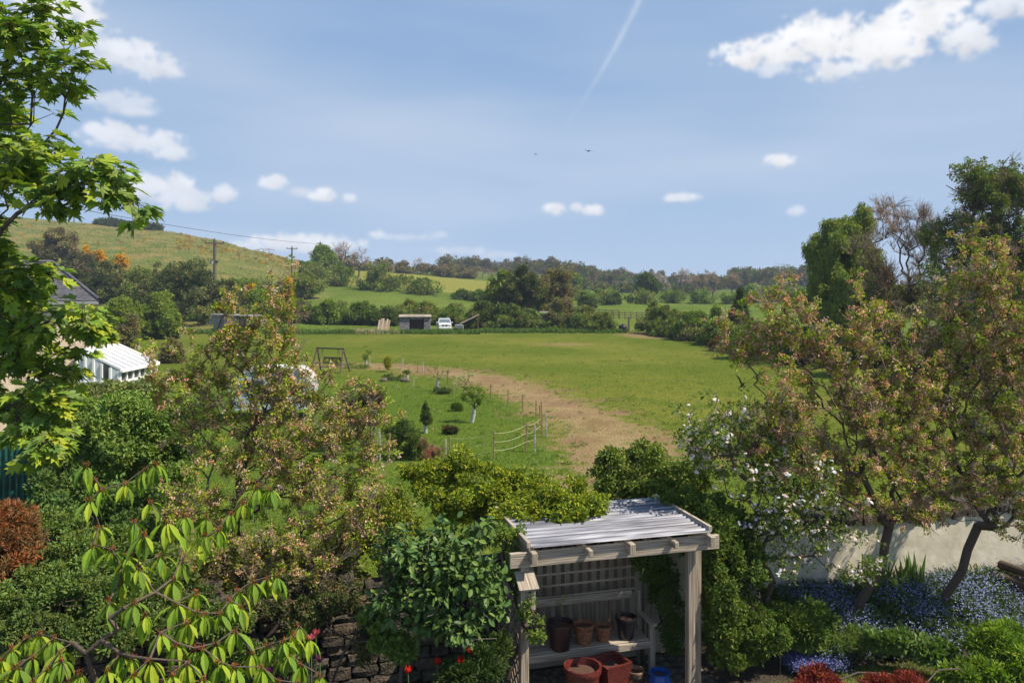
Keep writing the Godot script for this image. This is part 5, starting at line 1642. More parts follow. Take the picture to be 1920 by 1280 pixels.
func walls() -> void:
	var t := g_thing("stone_wall", "old rough stone garden wall in the shade left of the arbour", "wall", 0, 0, -1.4)
	var mb := MB.new()
	mb.box(Vector3(-4.3, 0.45, -0.24), Vector3(9.3, 1.2, 0.2))
	part("core", mb, M.soil, t)
	var kinds := []
	for i in 10: kinds.append(stone_mesh(0.2 + 0.03 * i, 0.125, 0.24))
	var mats := []
	for c in [lin(0.09, 0.07, 0.05), lin(0.13, 0.1, 0.07), lin(0.07, 0.06, 0.045), lin(0.1, 0.09, 0.065)]:
		var m: StandardMaterial3D = M.stone.duplicate()
		m.albedo_color = c
		mats.append(m)
	var count := 0
	var ry := 0.0
	for row in 11:
		var rh := rr(0.1, 0.155) if row < 10 else 0.128
		var x := 0.38 - 0.12 * (row % 2)
		while x > -8.3:
			var k := rng.randi() % 10
			var w := 0.2 + 0.03 * k
			var cx := x - w / 2
			x -= w + 0.012
			if row == 10 and rng.randf() < 0.12: continue
			var b := Basis(Vector3.UP, rr(-0.05, 0.05)) * Basis(Vector3.FORWARD, rr(-0.03, 0.03))
			b = b * Basis.from_scale(Vector3(1, rh / 0.125 * rr(0.86, 1.0), 1) if row < 10 else Vector3(1, rr(0.9, 1.5), 1.15))
			put("stone", kinds[k], mats[rng.randi() % 4], t, Transform3D(b, Vector3(cx, ry + rh * 0.5 + rr(-0.006, 0.006), -0.1 + rr(-0.03, 0.045))))
			count += 1
		ry += rh + 0.004
	print("stones ", count)
	t = g_thing("rendered_wall", "pale cream rendered garden wall with rough dark coping stones", "wall", 0, 0, -1.4)
	mb = MB.new()
	mb.box(Vector3(7.2, 0.62, -0.18), Vector3(13.6, 1.68, 0.3), Basis.IDENTITY, 0.02)
	part("wall", mb, M.render_wall, t)
	var copes := []
	for i in 6: copes.append(stone_mesh(0.12 + 0.02 * i, 0.26, 0.42))
	var x := 0.42
	while x < 13.8:
		var k := rng.randi() % 6
		var w := 0.12 + 0.02 * k
		put("coping_stone", copes[k], mats[rng.randi() % 4], t, Transform3D(Basis(Vector3.FORWARD, rr(-0.12, 0.12)) * Basis(Vector3.UP, rr(-0.1, 0.1)), Vector3(x + w / 2, 1.55 + rr(-0.02, 0.04), -0.18)))
		x += w + 0.008
func arbour() -> void:
	var t := g_thing("pergola", "weathered timber arbour with corrugated roof over a bench and pots", "pergola", 0, 0, 0)
	var mb := MB.new()
	for q in [[0.17, 0.0, 1.86, 0.1], [2.28, 0.0, 1.86, 0.095], [2.43, -0.12, 1.86, 0.09], [0.3, -1.27, 2.0, 0.1], [2.3, -1.27, 2.12, 0.1]]:
		mb = MB.new()
		mb.col = Color(1, 0.97, 0.92) * rr(0.78, 1.05)
		mb.bar(Vector3(q[0], -0.05, q[1]), Vector3(q[0], q[2], q[1]), q[3], q[3], 0.008, Vector3.RIGHT)
		part("post", mb, M.wood, t)
	# front and rear beams with cut ends
	mb = MB.new()
	mb.bar(Vector3(-0.02, 1.95, 0.075), Vector3(2.62, 1.95, 0.075), 0.05, 0.17, 0.006)
	part("front_beam", mb, M.wood, t)
	mb = MB.new()
	mb.bar(Vector3(0.15, 1.97, -1.3), Vector3(2.55, 1.97, -1.3), 0.05, 0.15, 0.006)
	part("rear_beam", mb, M.wood, t)
	for x in [0.23, 0.9, 1.42, 1.98, 2.46]:
		mb = MB.new()
		mb.col = Color(1, 0.97, 0.93) * rr(0.75, 1.05)
		var w := 0.055 if x > 0.5 and x < 1.2 or x > 1.8 and x < 2.2 else 0.07
		mb.bar(Vector3(x, 2.0, 0.24), Vector3(x, 2.02, -1.42), w, 0.13 if w > 0.06 else 0.08, 0.006)
		part("rafter", mb, M.wood, t)
	for s in [0.2, 2.5]:
		mb = MB.new()
		mb.bar(Vector3(s, 2.115, 0.1), Vector3(s, 2.125, -1.42), 0.045, 0.07, 0.004)
		part("edge_batten", mb, M.wood, t)
	# corrugated sheets: ridges run along the beam, four sheets overlapping towards the front
	for k in 3:
		mb = MB.new()
		var z0 := 0.16 - k * 0.5
		var n := 56
		for i in n:
			var p := []
			var uv := []
			for s in [float(i) / n, float(i + 1) / n]:
				var z: float = z0 - s * 0.56
				var y: float = 2.1 + (0.12 - z) * 0.012 + 0.014 * sin(s * TAU * 6.0) + k * 0.004
				for x in [0.235, 2.475]:
					p.append(Vector3(x, y, z))
					uv.append(Vector2(x, z * 3.0 + k * 0.37))
			mb.tri(p[0], p[1], p[3], uv[0], uv[1], uv[3])
			mb.tri(p[0], p[3], p[2], uv[0], uv[3], uv[2])
		part("roof_sheet", mb, M.roof_plastic, t)
	# trellis against the wall behind
	for i in 14:
		mb = MB.new()
		var x := 0.42 + i * 0.125
		mb.bar(Vector3(x, 0.95, -1.16), Vector3(x, 1.93, -1.16), 0.014, 0.046, 0.0, Vector3.RIGHT)
		part("upright_lath", mb, M.lath, t)
	for i in 7:
		mb = MB.new()
		mb.bar(Vector3(0.36, 0.99 + i * 0.15, -1.145), Vector3(2.12, 0.99 + i * 0.15, -1.145), 0.012, 0.03)
		part("cross_lath", mb, M.wood, t)
	# diamond lattice on the near side
	for i in 12:
		for s in [-1.0, 1.0]:
			mb = MB.new()
			var c := -0.35 + i * 0.16
			var a := Vector3(0.19, clampf(c, 0.05, 1.6), 0)
			var lo := maxf(0.05, c - 0.55)
			var hi := minf(1.45, c + 0.55)
			if hi - lo < 0.15: continue
			var za: float = -0.62 + s * (lo - c) * 1.0
			var zb: float = -0.62 + s * (hi - c) * 1.0
			mb.bar(Vector3(0.16 + s * 0.006, lo, za), Vector3(0.16 + s * 0.006, hi, zb), 0.01, 0.022)
			part("lattice_strip", mb, M.wood_dark, t)
	# nest box fixed in front of the near post
	t = g_thing("nest_box", "wooden nest box with sloping lid and round hole on the arbour post", "nest box", 0.16, 1.42, 0.08)
	mb = MB.new()
	mb.box(Vector3(0, 0.14, 0.06), Vector3(0.17, 0.28, 0.15), Basis.IDENTITY, 0.005)
	part("box", mb, M.wood, t)
	mb = MB.new()
	mb.box(Vector3(0, 0.315, 0.065), Vector3(0.23, 0.022, 0.27), Basis(Vector3.RIGHT, 0.5), 0.003)
	part("lid", mb, M.wood, t)
	mb = MB.new()
	mb.lathe(Vector3.ZERO, [Vector2(0, 0.0), Vector2(0.017, 0.0), Vector2(0.017, -0.02)], 14)
	put("entrance_hole", mb.mesh(), M.black, t, Transform3D(Basis(Vector3.RIGHT, PI / 2), Vector3(0.02, 0.2, 0.137)))
	# bench
	t = g_thing("garden_bench", "weathered slatted garden bench under the arbour holding plant pots", "bench", 1.2, 0, -0.92)
	for k in 4:
		mb = MB.new()
		mb.col = Color.WHITE * rr(0.75, 1.05)
		mb.bar(Vector3(-0.86, 0.49, -0.12 + k * 0.105), Vector3(0.86, 0.49, -0.12 + k * 0.105), 0.096, 0.03, 0.004)
		part("seat_slat", mb, M.wood, t)
	mb = MB.new()
	mb.bar(Vector3(-0.86, 0.445, 0.262), Vector3(0.86, 0.445, 0.262), 0.03, 0.09, 0.004)
	part("apron", mb, M.wood, t)
	for s in [-1.0, 1.0]:
		mb = MB.new()
		mb.bar(Vector3(s * 0.9, 0, 0.23), Vector3(s * 0.9, 0.68, 0.23), 0.07, 0.07, 0.006, Vector3.RIGHT)
		part("leg", mb, M.wood, t)
		mb = MB.new()
		mb.bar(Vector3(s * 0.9, 0, -0.14), Vector3(s * 0.9, 0.98, -0.2), 0.07, 0.06, 0.006, Vector3.RIGHT)
		part("leg", mb, M.wood, t)
		mb = MB.new()
		mb.bar(Vector3(s * 0.9, 0.7, -0.15), Vector3(s * 0.9, 0.7, 0.32), 0.08, 0.035, 0.006)
		part("armrest", mb, M.wood, t)
	mb = MB.new()
	mb.bar(Vector3(-0.8, 0.94, -0.19), Vector3(0.8, 0.94, -0.19), 0.04, 0.1, 0.006)
	part("top_rail", mb, M.wood, t)
	for k in 13:
		mb = MB.new()
		mb.col = Color.WHITE * rr(0.75, 1.15)
		mb.bar(Vector3(-0.74 + k * 0.1235, 0.48, -0.16), Vector3(-0.74 + k * 0.1235, 0.9, -0.185), 0.018, 0.065, 0.0, Vector3.RIGHT)
		part("back_slat", mb, M.wood_dark, t)
	# pots
	pot("large dark glazed pot at the near end of the bench with a trailing seedling", 0.86, 0.507, -0.73, 0.175, 0.33, M.dark_glaze, true)
	pot("ribbed terracotta pot on the bench beside the large dark glazed pot", 1.2, 0.507, -0.79, 0.135, 0.25, M.terracotta, false, 3)
	pot("smaller terracotta pot on the bench, third along", 1.47, 0.507, -0.8, 0.11, 0.19, M.terracotta, false, 2)
	pot("black glazed pot at the far end of the bench", 1.78, 0.507, -0.79, 0.14, 0.28, M.black_glaze, false)
	pot("large maroon round planter on the ground in front of the bench", 0.97, 0.01, -0.22, 0.225, 0.5, M.maroon, false)
	pot("small pale clay pot on the ground between square planter and blue pot", 1.5, 0.01, -0.42, 0.095, 0.2, M.pale_clay, false)
	pot("wider pale clay pot under the bench end", 1.78, 0.01, -0.5, 0.115, 0.22, M.pale_clay, false)
	pot("small dark brown pot in front of the pale clay pots", 1.68, 0.01, -0.2, 0.105, 0.2, M.dark_glaze, false)
	var bp := g_thing("blue_pot", "round bellied bright blue glazed pot on the ground by the post", "pot", 2.02, 0.01, -0.3)
	mb = MB.new()
	mb.lathe(Vector3.ZERO, [Vector2(0.0, 0), Vector2(0.085, 0), Vector2(0.14, 0.09), Vector2(0.145, 0.15), Vector2(0.115, 0.21), Vector2(0.11, 0.225), Vector2(0.135, 0.24), Vector2(0.135, 0.255), Vector2(0.105, 0.255), Vector2(0.1, 0.2), Vector2(0.0, 0.19)], 28)
	part("body", mb, M.blue_glaze, bp)
	mb = MB.new()
	mb.lathe(Vector3(0, 0.205, 0), [Vector2(0.1, 0), Vector2(0.05, 0.012), Vector2(0, 0.008)], 16)
	part("soil", mb, M.soil, bp)
	var sq := g_thing("square_planter", "tapered square maroon planter beside the large round planter", "planter", 1.38, 0.01, -0.33, 0.25)
	mb = MB.new()
	var lo := 0.12
	var hi := 0.19
	var hh := 0.47
	for k in 4:
		var a := TAU * k / 4.0
		var d0 := Vector3(cos(a) - sin(a), 0, sin(a) + cos(a))
		var d1 := Vector3(cos(a + PI / 2) - sin(a + PI / 2), 0, sin(a + PI / 2) + cos(a + PI / 2))
		mb.quad(d1 * lo, d0 * lo, d0 * hi + Vector3(0, hh, 0), d1 * hi + Vector3(0, hh, 0))
		mb.quad(d1 * hi + Vector3(0, hh, 0), d0 * hi + Vector3(0, hh, 0), d0 * (hi - 0.03) + Vector3(0, hh, 0), d1 * (hi - 0.03) + Vector3(0, hh, 0))
		mb.quad(d0 * (hi - 0.05) + Vector3(0, hh - 0.09, 0), d1 * (hi - 0.05) + Vector3(0, hh - 0.09, 0), d1 * (hi - 0.03) + Vector3(0, hh, 0), d0 * (hi - 0.03) + Vector3(0, hh, 0))
	part("body", mb, M.maroon, sq)
	mb = MB.new()
	mb.box(Vector3(0, hh - 0.1, 0), Vector3(0.29, 0.02, 0.29))
	part("soil", mb, M.red_soil, sq)
	# paving
	t = g_thing("patio", "patch of small paving slabs under the arbour", "paving", 1.3, 0, -0.5)
	t.set_meta("kind", "structure")
	for i in 9:
		for j in 6:
			mb = MB.new()
			mb.col = Color.WHITE * rr(0.75, 1.1)
			mb.box(Vector3(-1.36 + i * 0.34, 0.0, -0.55 + j * 0.34), Vector3(0.325, 0.05, 0.325), Basis(Vector3.UP, rr(-0.02, 0.02)), 0.008)
			part("slab", mb, M.paving, t)
func pot(label: String, x: float, y: float, z: float, r: float, h: float, m: Material, seedling: bool, ribs := 1) -> void:
	var t := g_thing("plant_pot", label, "pot", x, y, z, rr(0, 3), "pots under the arbour")
	var mb := MB.new()
	var prof := [Vector2(0, 0), Vector2(r * 0.68, 0)]
	for k in ribs:
		var s := lerpf(0.3, 0.8, float(k) / maxf(1, ribs))
		var rad := lerpf(r * 0.68, r * 0.94, s)
		if ribs > 1:
			prof.append(Vector2(rad - 0.002, h * s - 0.012)); prof.append(Vector2(rad + 0.005, h * s)); prof.append(Vector2(rad - 0.001, h * s + 0.012))
	prof.append_array([Vector2(r * 0.93, h * 0.85), Vector2(r, h * 0.86), Vector2(r * 1.02, h * 0.93), Vector2(r, h), Vector2(r * 0.9, h), Vector2(r * 0.84, h * 0.84), Vector2(0, h * 0.83)])
	mb.lathe(Vector3.ZERO, prof, 28)
	part("body", mb, m, t)
	mb = MB.new()
	mb.lathe(Vector3(0, h * 0.84, 0), [Vector2(r * 0.84, 0), Vector2(r * 0.4, 0.012), Vector2(0, 0.008)], 16)
	part("soil", mb, M.red_soil, t)
	if seedling:
		var g := grow([Vector3(0, h * 0.84, 0), Vector3(0.02, h + 0.05, 0), Vector3(-0.02, h + 0.15, 0.02)], [Vector3(-0.08, h + 0.3, 0), Vector3(0.22, h + 0.22, -0.05), Vector3(0.3, h + 0.25, 0), Vector3(-0.05, h + 0.05, 0.12), Vector3(0.1, h + 0.32, 0.05)], 0.05)
		part("stem", wood_mesh(g, 0.002), M.bark_grey, t)
		on_twigs(t, "foliage", g, 0.5, 2, 0.05, Color(0.3, 0.32, 0.1), "fine")

func build_garden() -> void:
	M.lath = mat(lin(0.09, 0.065, 0.045), 0.85)
	M.black_glaze = mat(lin(0.015, 0.015, 0.018), 0.25)
	M.log_bark = mat(lin(0.13, 0.085, 0.055), 0.9, {"tex": M.bark.albedo_texture, "tri": true, "scale": 2.5})
	M.red_soil = mat(lin(0.07, 0.033, 0.022), 0.95)
	walls()
	arbour()
	# green iron fence, left
	var t := thing("iron_fence", "green corrugated iron fence panel behind the hedge", "fence", Vector3(-9.9, -0.5, -13.6), 0.05)
	for k in 4:
		var mb := MB.new()
		for i in 24:
			var x0 := k * 0.5 + i * 0.5 / 24
			var x1 := x0 + 0.5 / 24
			var z0 := 0.018 * sin(x0 * TAU * 10.0)
			var z1 := 0.018 * sin(x1 * TAU * 10.0)
			mb.quad(Vector3(x0, 0, z0), Vector3(x1, 0, z1), Vector3(x1, 2.95, z1), Vector3(x0, 2.95, z0))
		var o := part("sheet", mb, M.green_iron, t)
		o.position.z = 0.006 * k
	for x in [0.02, 1.95]:
		var mb := MB.new()
		mb.bar(Vector3(x, 0, -0.08), Vector3(x, 2.9, -0.08), 0.08, 0.08)
		part("post", mb, M.wood_dark, t)
	# log pile against the wall, right
	t = g_thing("log_pile", "pile of split brown logs against the cream wall at the picture edge", "logs", 8.45, 0.38, -0.85)
	for i in 11:
		var mb := MB.new()
		var row := i / 5
		var p := Vector3(-0.5 + (i % 5) * 0.24 + row * 0.1, 0.09 + row * 0.16, rr(-0.1, 0.1))
		var d := Vector3(rr(-0.5, 0.5), rr(-0.08, 0.08), 1).normalized()
		var r := rr(0.07, 0.11)
		mb.tube(p - d * 0.25, p + d * 0.25, r, r * 0.9, 9)
		for s in [-1.0, 1.0]:
			var c: Vector3 = p + d * 0.25 * s
			var a := d.cross(Vector3.UP).normalized()
			var b := d.cross(a)
			mb.col = Color(0.9, 0.75, 0.6)
			for k in 9:
				var q0: Vector3 = c + (a * cos(TAU * k / 9) + b * sin(TAU * k / 9)) * r * 0.92
				var q1: Vector3 = c + (a * cos(TAU * (k + 1) / 9) + b * sin(TAU * (k + 1) / 9)) * r * 0.92
				mb.tri(c, q0, q1)
			mb.col = Color.WHITE
		part("log", mb, M.log_bark, t)


# ---------------------------------------------------------------- plants near the window
func leaf_frame(p: Vector3, dir: Vector3, face: Vector3, s: float) -> Transform3D:
	var y := dir.normalized()
	var x := y.cross(face).normalized()
	if x.length_squared() < 0.5: x = y.cross(Vector3.RIGHT).normalized()
	return Transform3D(Basis(x * s, y * s, x.cross(y) * s), p)
# the leaves that show largest become parts, the rest one mass
func hang_leaves(parent: Node3D, at: Array, meshes: Array, mats: Array, cols: Array, most := 300) -> void:
	var seen := []
	var rest := []
	for f in at:
		var w: Vector3 = parent.transform * f.origin
		var d := -w.z
		var u := w.x / maxf(d, 0.1)
		var v := (w.y - 5.0) / maxf(d, 0.1)
		if absf(u) < 0.65 and v < 0.37 and v > -0.5: seen.append([d, f])
		else: rest.append(f)
	seen.sort_custom(func(a, b): return a[0] < b[0])
	for i in seen.size():
		if i < most: put("leaf", meshes[i % meshes.size()], mats[rng.randi() % mats.size()], parent, seen[i][1])
		else: rest.append(seen[i][1])
	for k in meshes.size():
		var ts := []
		var cs := []
		for i in rest.size():
			if i % meshes.size() == k:
				ts.append(rest[i])
				cs.append(tone(cols[rng.randi() % cols.size()], 0.12))
		if ts.size(): scatter("foliage", meshes[k], M.leaf, ts, cs, parent)
func tinted(base: Material, cols: Array) -> Array:
	var o := []
	for c in cols:
		var m: StandardMaterial3D = base.duplicate()
		m.albedo_color = c.linear_to_srgb()
		o.append(m)
	return o
func rel(blobs: Array, at: Vector3) -> Array:
	for b in blobs: b[0] -= at
	return blobs
func pts_of(blobs: Array, n: int, lobes := 8, lobe := 0.5, deep := 0.4) -> Array:
	var o := []
	for q in crown_points(blobs, n, lobes, lobe, deep): o.append(q[0])
	return o

# straight young shoots beyond some of the twig ends
func with_shoots(pts: Array, share: float, lo: float, hi: float, mid: Vector3) -> Array:
	var o := pts.duplicate()
	for p: Vector3 in pts:
		if rng.randf() < share:
			var d := ((p - mid).normalized() * 0.6 + Vector3(0, 0.9, 0) + rv() * 0.25).normalized()
			o.append(p + d * rr(lo, hi))
	return o
func sycamore() -> void:
	var base := Vector3(-7.3, -0.4, -7.6)
	var t := thing("sycamore_tree", "sycamore with lobed fresh green leaves hanging in from the picture edge", "tree", base)
	var bl := rel([[Vector3(-4.286, 7.297, -7), Vector3(0.497, 0.355, 0.426)], [Vector3(-3.922, 6.937, -6.9), Vector3(0.289, 0.233, 0.261)], [Vector3(-4.53, 6.924, -7.2), Vector3(0.292, 0.219, 0.256)], [Vector3(-4.171, 6.111, -6.7), Vector3(0.431, 0.317, 0.374)], [Vector3(-3.562, 5.924, -6.5), Vector3(0.352, 0.229, 0.29)], [Vector3(-3.269, 5.844, -6.4), Vector3(0.238, 0.156, 0.197)], [Vector3(-3.035, 5.652, -6.3), Vector3(0.145, 0.102, 0.124)], [Vector3(-3.863, 5.714, -6.6), Vector3(0.223, 0.116, 0.17)], [Vector3(-4.428, 5.213, -7), Vector3(0.332, 0.355, 0.343)], [Vector3(-4.12, 4.692, -7), Vector3(0.497, 0.237, 0.367)], [Vector3(-3.688, 4.743, -6.9), Vector3(0.205, 0.159, 0.182)], [Vector3(-4.371, 4.351, -7.1), Vector3(0.432, 0.264, 0.348)], [Vector3(-4.095, 3.965, -6.8), Vector3(0.345, 0.253, 0.299)], [Vector3(-4.019, 3.727, -6.6), Vector3(0.313, 0.134, 0.223)], [Vector3(-5.115, 6.194, -7.2), Vector3(0.585, 1.461, 1.023)], [Vector3(-5.066, 4.488, -7.2), Vector3(0.585, 0.974, 0.779)]], base)
	var g := grow([Vector3.ZERO, Vector3(0.1, 1.5, 0), Vector3(0.1, 3.2, 0.1), Vector3(0.2, 4.6, 0.1), Vector3(0.25, 6.2, 0.1)], pts_of(bl, 1500, 12, 0.5, 0.55), 0.13, 0.4)
	part("trunk", wood_mesh(g, 0.003, 0.48), M.bark, t)
	var at := []
	for i in range(g.trunk, g.pos.size()):
		if g.cnt[i] > 4: continue
		var along: Vector3 = (g.pos[i] - g.pos[g.par[i]]).normalized()
		for k in (5 if g.cnt[i] == 1 else 3):
			var a := rr(0, TAU)
			var d := (Vector3(cos(a), 0, sin(a)) + along * 0.5 + Vector3(0, rr(-0.7, 0.1), 0)).normalized()
			var s := rr(0.07, 0.16)
			at.append(leaf_frame(g.pos[i] + d * s * 0.5 + rv() * 0.03, d, (Vector3.UP + rv() * 0.55 + Vector3(0.2, 0, 0.25)).normalized(), s))
	var cols := [Color(0.24, 0.34, 0.035), Color(0.17, 0.27, 0.035), Color(0.33, 0.39, 0.04), Color(0.12, 0.21, 0.045), Color(0.2, 0.27, 0.07)]
	print("sycamore leaves ", at.size())
	hang_leaves(t, at, [SP.lobed_leaf, SP.lobed_leaf_cupped], tinted(M.leaf, cols), cols)
func cherry_sapling() -> void:
	var base := Vector3(-2.4, 0, -4.6)
	var t := thing("cherry_sapling", "young cherry with long drooping bright green leaves in the near corner", "tree", base)
	var pts := []
	for q in [[160, 872, 4.7], [168, 935, 4.7], [186, 985, 4.7], [175, 1020, 4.6], [268, 880, 4.9], [292, 868, 4.9], [235, 905, 4.8], [250, 975, 4.5], [268, 1000, 4.4], [310, 975, 4.6], [330, 990, 4.7], [385, 968, 4.8], [432, 960, 4.9], [482, 912, 5.0], [505, 915, 5.0], [385, 1000, 4.6], [300, 1040, 4.5], [258, 1062, 4.4], [322, 1085, 4.5], [225, 1090, 4.5], [250, 1128, 4.2], [272, 1150, 4.2], [205, 1160, 4.3], [365, 1110, 4.5], [430, 1125, 4.6], [450, 1135, 4.6], [500, 1082, 4.9], [520, 1078, 4.9], [382, 1150, 4.4], [350, 1165, 4.3], [300, 1185, 4.2], [405, 1205, 4.3], [380, 1215, 4.2], [470, 1220, 4.4], [500, 1210, 4.5], [560, 1172, 4.7], [578, 1195, 4.7], [440, 1250, 4.2], [600, 1265, 4.5], [565, 1245, 4.5], [20, 1215, 4.4], [50, 1195, 4.5], [100, 1195, 4.4], [135, 1205, 4.4], [90, 1250, 4.2], [30, 1248, 4.2], [160, 1225, 4.3], [200, 1255, 4.1], [250, 1262, 4.0], [320, 1262, 4.0], [380, 1270, 4.0], [5, 1270, 4.2], [130, 1275, 4.1], [520, 1275, 4.3], [450, 1285, 4.2], [290, 1110, 4.4], [340, 1050, 4.6], [180, 900, 4.8], [210, 1030, 4.6], [280, 940, 4.7], [345, 965, 4.7], [410, 990, 4.8], [240, 1040, 4.5], [230, 1140, 4.3], [330, 1130, 4.4], [410, 1150, 4.5], [440, 1180, 4.4], [530, 1200, 4.5], [540, 1225, 4.5], [350, 1240, 4.1], [60, 1230, 4.3], [115, 1235, 4.2], [190, 1200, 4.3], [225, 1225, 4.2], [280, 1235, 4.1], [410, 1240, 4.2], [490, 1250, 4.3], [150, 1260, 4.1], [60, 1275, 4.1], [560, 1280, 4.4], [330, 1205, 4.2], [0, 1235, 4.3], [220, 1180, 4.3]]:
		pts.append(Vector3((q[0] - 960) / 1478.0 * q[2], 5.0 - (q[1] - 545) / 1478.0 * q[2], -q[2]) - base)
	var tips := pts.duplicate()
	var g := grow([Vector3.ZERO, Vector3(0.02, 1.0, 0), Vector3(0.0, 1.9, 0), Vector3(0.04, 2.5, 0)], pts, 0.1, 0.25, 0.15)
	part("trunk", wood_mesh(g, 0.0034, 0.42), M.cherry_bark, t)
	var at := []
	var buds := []
	var bt := []
	for i in range(g.trunk, g.pos.size()):
		if g.cnt[i] > 9: continue
		var tip: bool = tips.any(func(p): return p.distance_to(g.pos[i]) < 0.02)
		if not tip and rng.randf() < 0.15: continue
		var n := 9 if tip else 6
		for k in n:
			var a := TAU * k / n + rr(-0.4, 0.4)
			var d := (Vector3(cos(a), 0, sin(a)) * rr(0.35, 0.9) + Vector3(0, rr(-1.3, -0.35), 0)).normalized()
			var s := rr(0.075, 0.14)
			at.append(leaf_frame(g.pos[i] + d * s * 0.24, d, (Vector3(cos(a), 0.9, sin(a)) + rv() * 0.3).normalized(), s))
		for k in 3:
			buds.append(frame_at(g.pos[i] + rv() * 0.012, rv(), rr(0.018, 0.03)))
			bt.append(tone(Color(0.35, 0.12, 0.05), 0.3))
	var cols := [Color(0.22, 0.33, 0.025), Color(0.17, 0.28, 0.025), Color(0.3, 0.38, 0.03), Color(0.13, 0.22, 0.025)]
	print("sapling leaves ", at.size())
	hang_leaves(t, at, [SP.cherry_leaf, SP.cherry_leaf_curled], tinted(M.leaf, cols), cols)
	scatter("bud_scales", SP.faded, M.petal, buds, bt, t)
func faded_cherry(label: String, base: Vector3, trunk: Array, blobs: Array, n: int, opt := {}) -> void:
	var t := thing("faded_cherry_tree", label, "tree", base)
	var tr := [Vector3.ZERO]
	for q in trunk: tr.append(q - base)
	var g := grow(tr, with_shoots(pts_of(rel(blobs, base), n, 12, 0.5, 0.6), 0.4, 0.25, 0.6, tr[-1]), 0.14, 0.3, 0.2)
	part("trunk", wood_mesh(g, 0.0023, 0.5), M.cherry_bark, t)
	on_twigs(t, "foliage", g, opt.get("green", 1.0) * 1.8, 4, 0.078, Color(0.31, 0.37, 0.05), "fine", {"second": Color(0.38, 0.42, 0.05), "share": 0.35, "off": 0.35, "up": 0.6})
	on_twigs(t, "faded_blossom", g, opt.get("faded", 1.0) * 2.2, 4, 0.076, Color(0.64, 0.4, 0.24), "faded", {"mat": M.petal, "second": Color(0.76, 0.6, 0.44), "share": 0.35, "off": 0.45, "up": -0.3})
	on_twigs(t, "twigs", g, 0.16, 8, 0.2, Color(0.25, 0.18, 0.13), "twigs", {"mat": M.twig, "off": 0.2})
func shrub(called: String, label: String, base: Vector3, blobs: Array, n: int, size: float, col: Color, sprig: String, opt := {}) -> Node3D:
	var t := thing(called, label, opt.get("cat", "shrub"), base)
	rel(blobs, base)
	opt.lobes = opt.get("lobes", 22)
	opt.lobe = opt.get("lobe", 0.33)
	opt.deep = opt.get("deep", 0.6)
	var g := grow([Vector3.ZERO, Vector3(0, 0.12, 0), Vector3(0, 0.3, 0)], pts_of(blobs, opt.get("limbs", 70)), 0.2, 0.3, 0.2)
	part("stem", wood_mesh(g, opt.get("tip", 0.004), 0.48), opt.get("bark", M.bark), t)
	foliage(t, "foliage", blobs, n, size, col, sprig, opt)
	return t
func tulip(label: String, at: Vector3, h: float, col: Color, group: String) -> void:
	var t := thing("tulip", label, "flower", at, rr(0, 6), group)
	var mb := MB.new()
	var top := Vector3(rr(-0.05, 0.05), h, rr(-0.05, 0.05))
	mb.tube(Vector3(0, -0.03, 0), top, 0.006, 0.005, 6)
	part("stem", mb, M.stalk, t)
	for k in 3:
		mb = MB.new()
		var a := rr(0, TAU)
		var d := Vector3(cos(a), 0, sin(a))
		var s := Vector3(-sin(a), 0, cos(a)) * 0.03
		var m := d * 0.05 + Vector3(0, h * 0.45, 0)
		mb.quad(-s * 0.5, s * 0.5, m + s, m - s)
		mb.tri(m - s, m + s, d * 0.14 + Vector3(0, h * 0.75, 0))
		part("leaf", mb, M.stalk, t)
	var pm := tinted(M.petal, [col, col * 0.8])
	for k in 6:
		mb = MB.new()
		var a := TAU * k / 6.0
		var o := 1.0 if k % 2 else 0.85
		var d := Vector3(cos(a), 0, sin(a))
		var s := Vector3(-sin(a), 0, cos(a)) * 0.022
		var m := top + d * 0.034 * o + Vector3(0, 0.035, 0)
		mb.quad(top - s * 0.4, top + s * 0.4, m + s, m - s)
		mb.tri(m - s, m + s, top + d * (0.03 + rr(0, 0.02)) + Vector3(0, 0.075, 0))
		part("petal", mb, pm[k % 2], t)
func bed_height(x: float, z: float) -> float: return garden_height(x, z)
func on_bed(x: float, z: float) -> Vector3: return gp(x, bed_height(x, z), z)

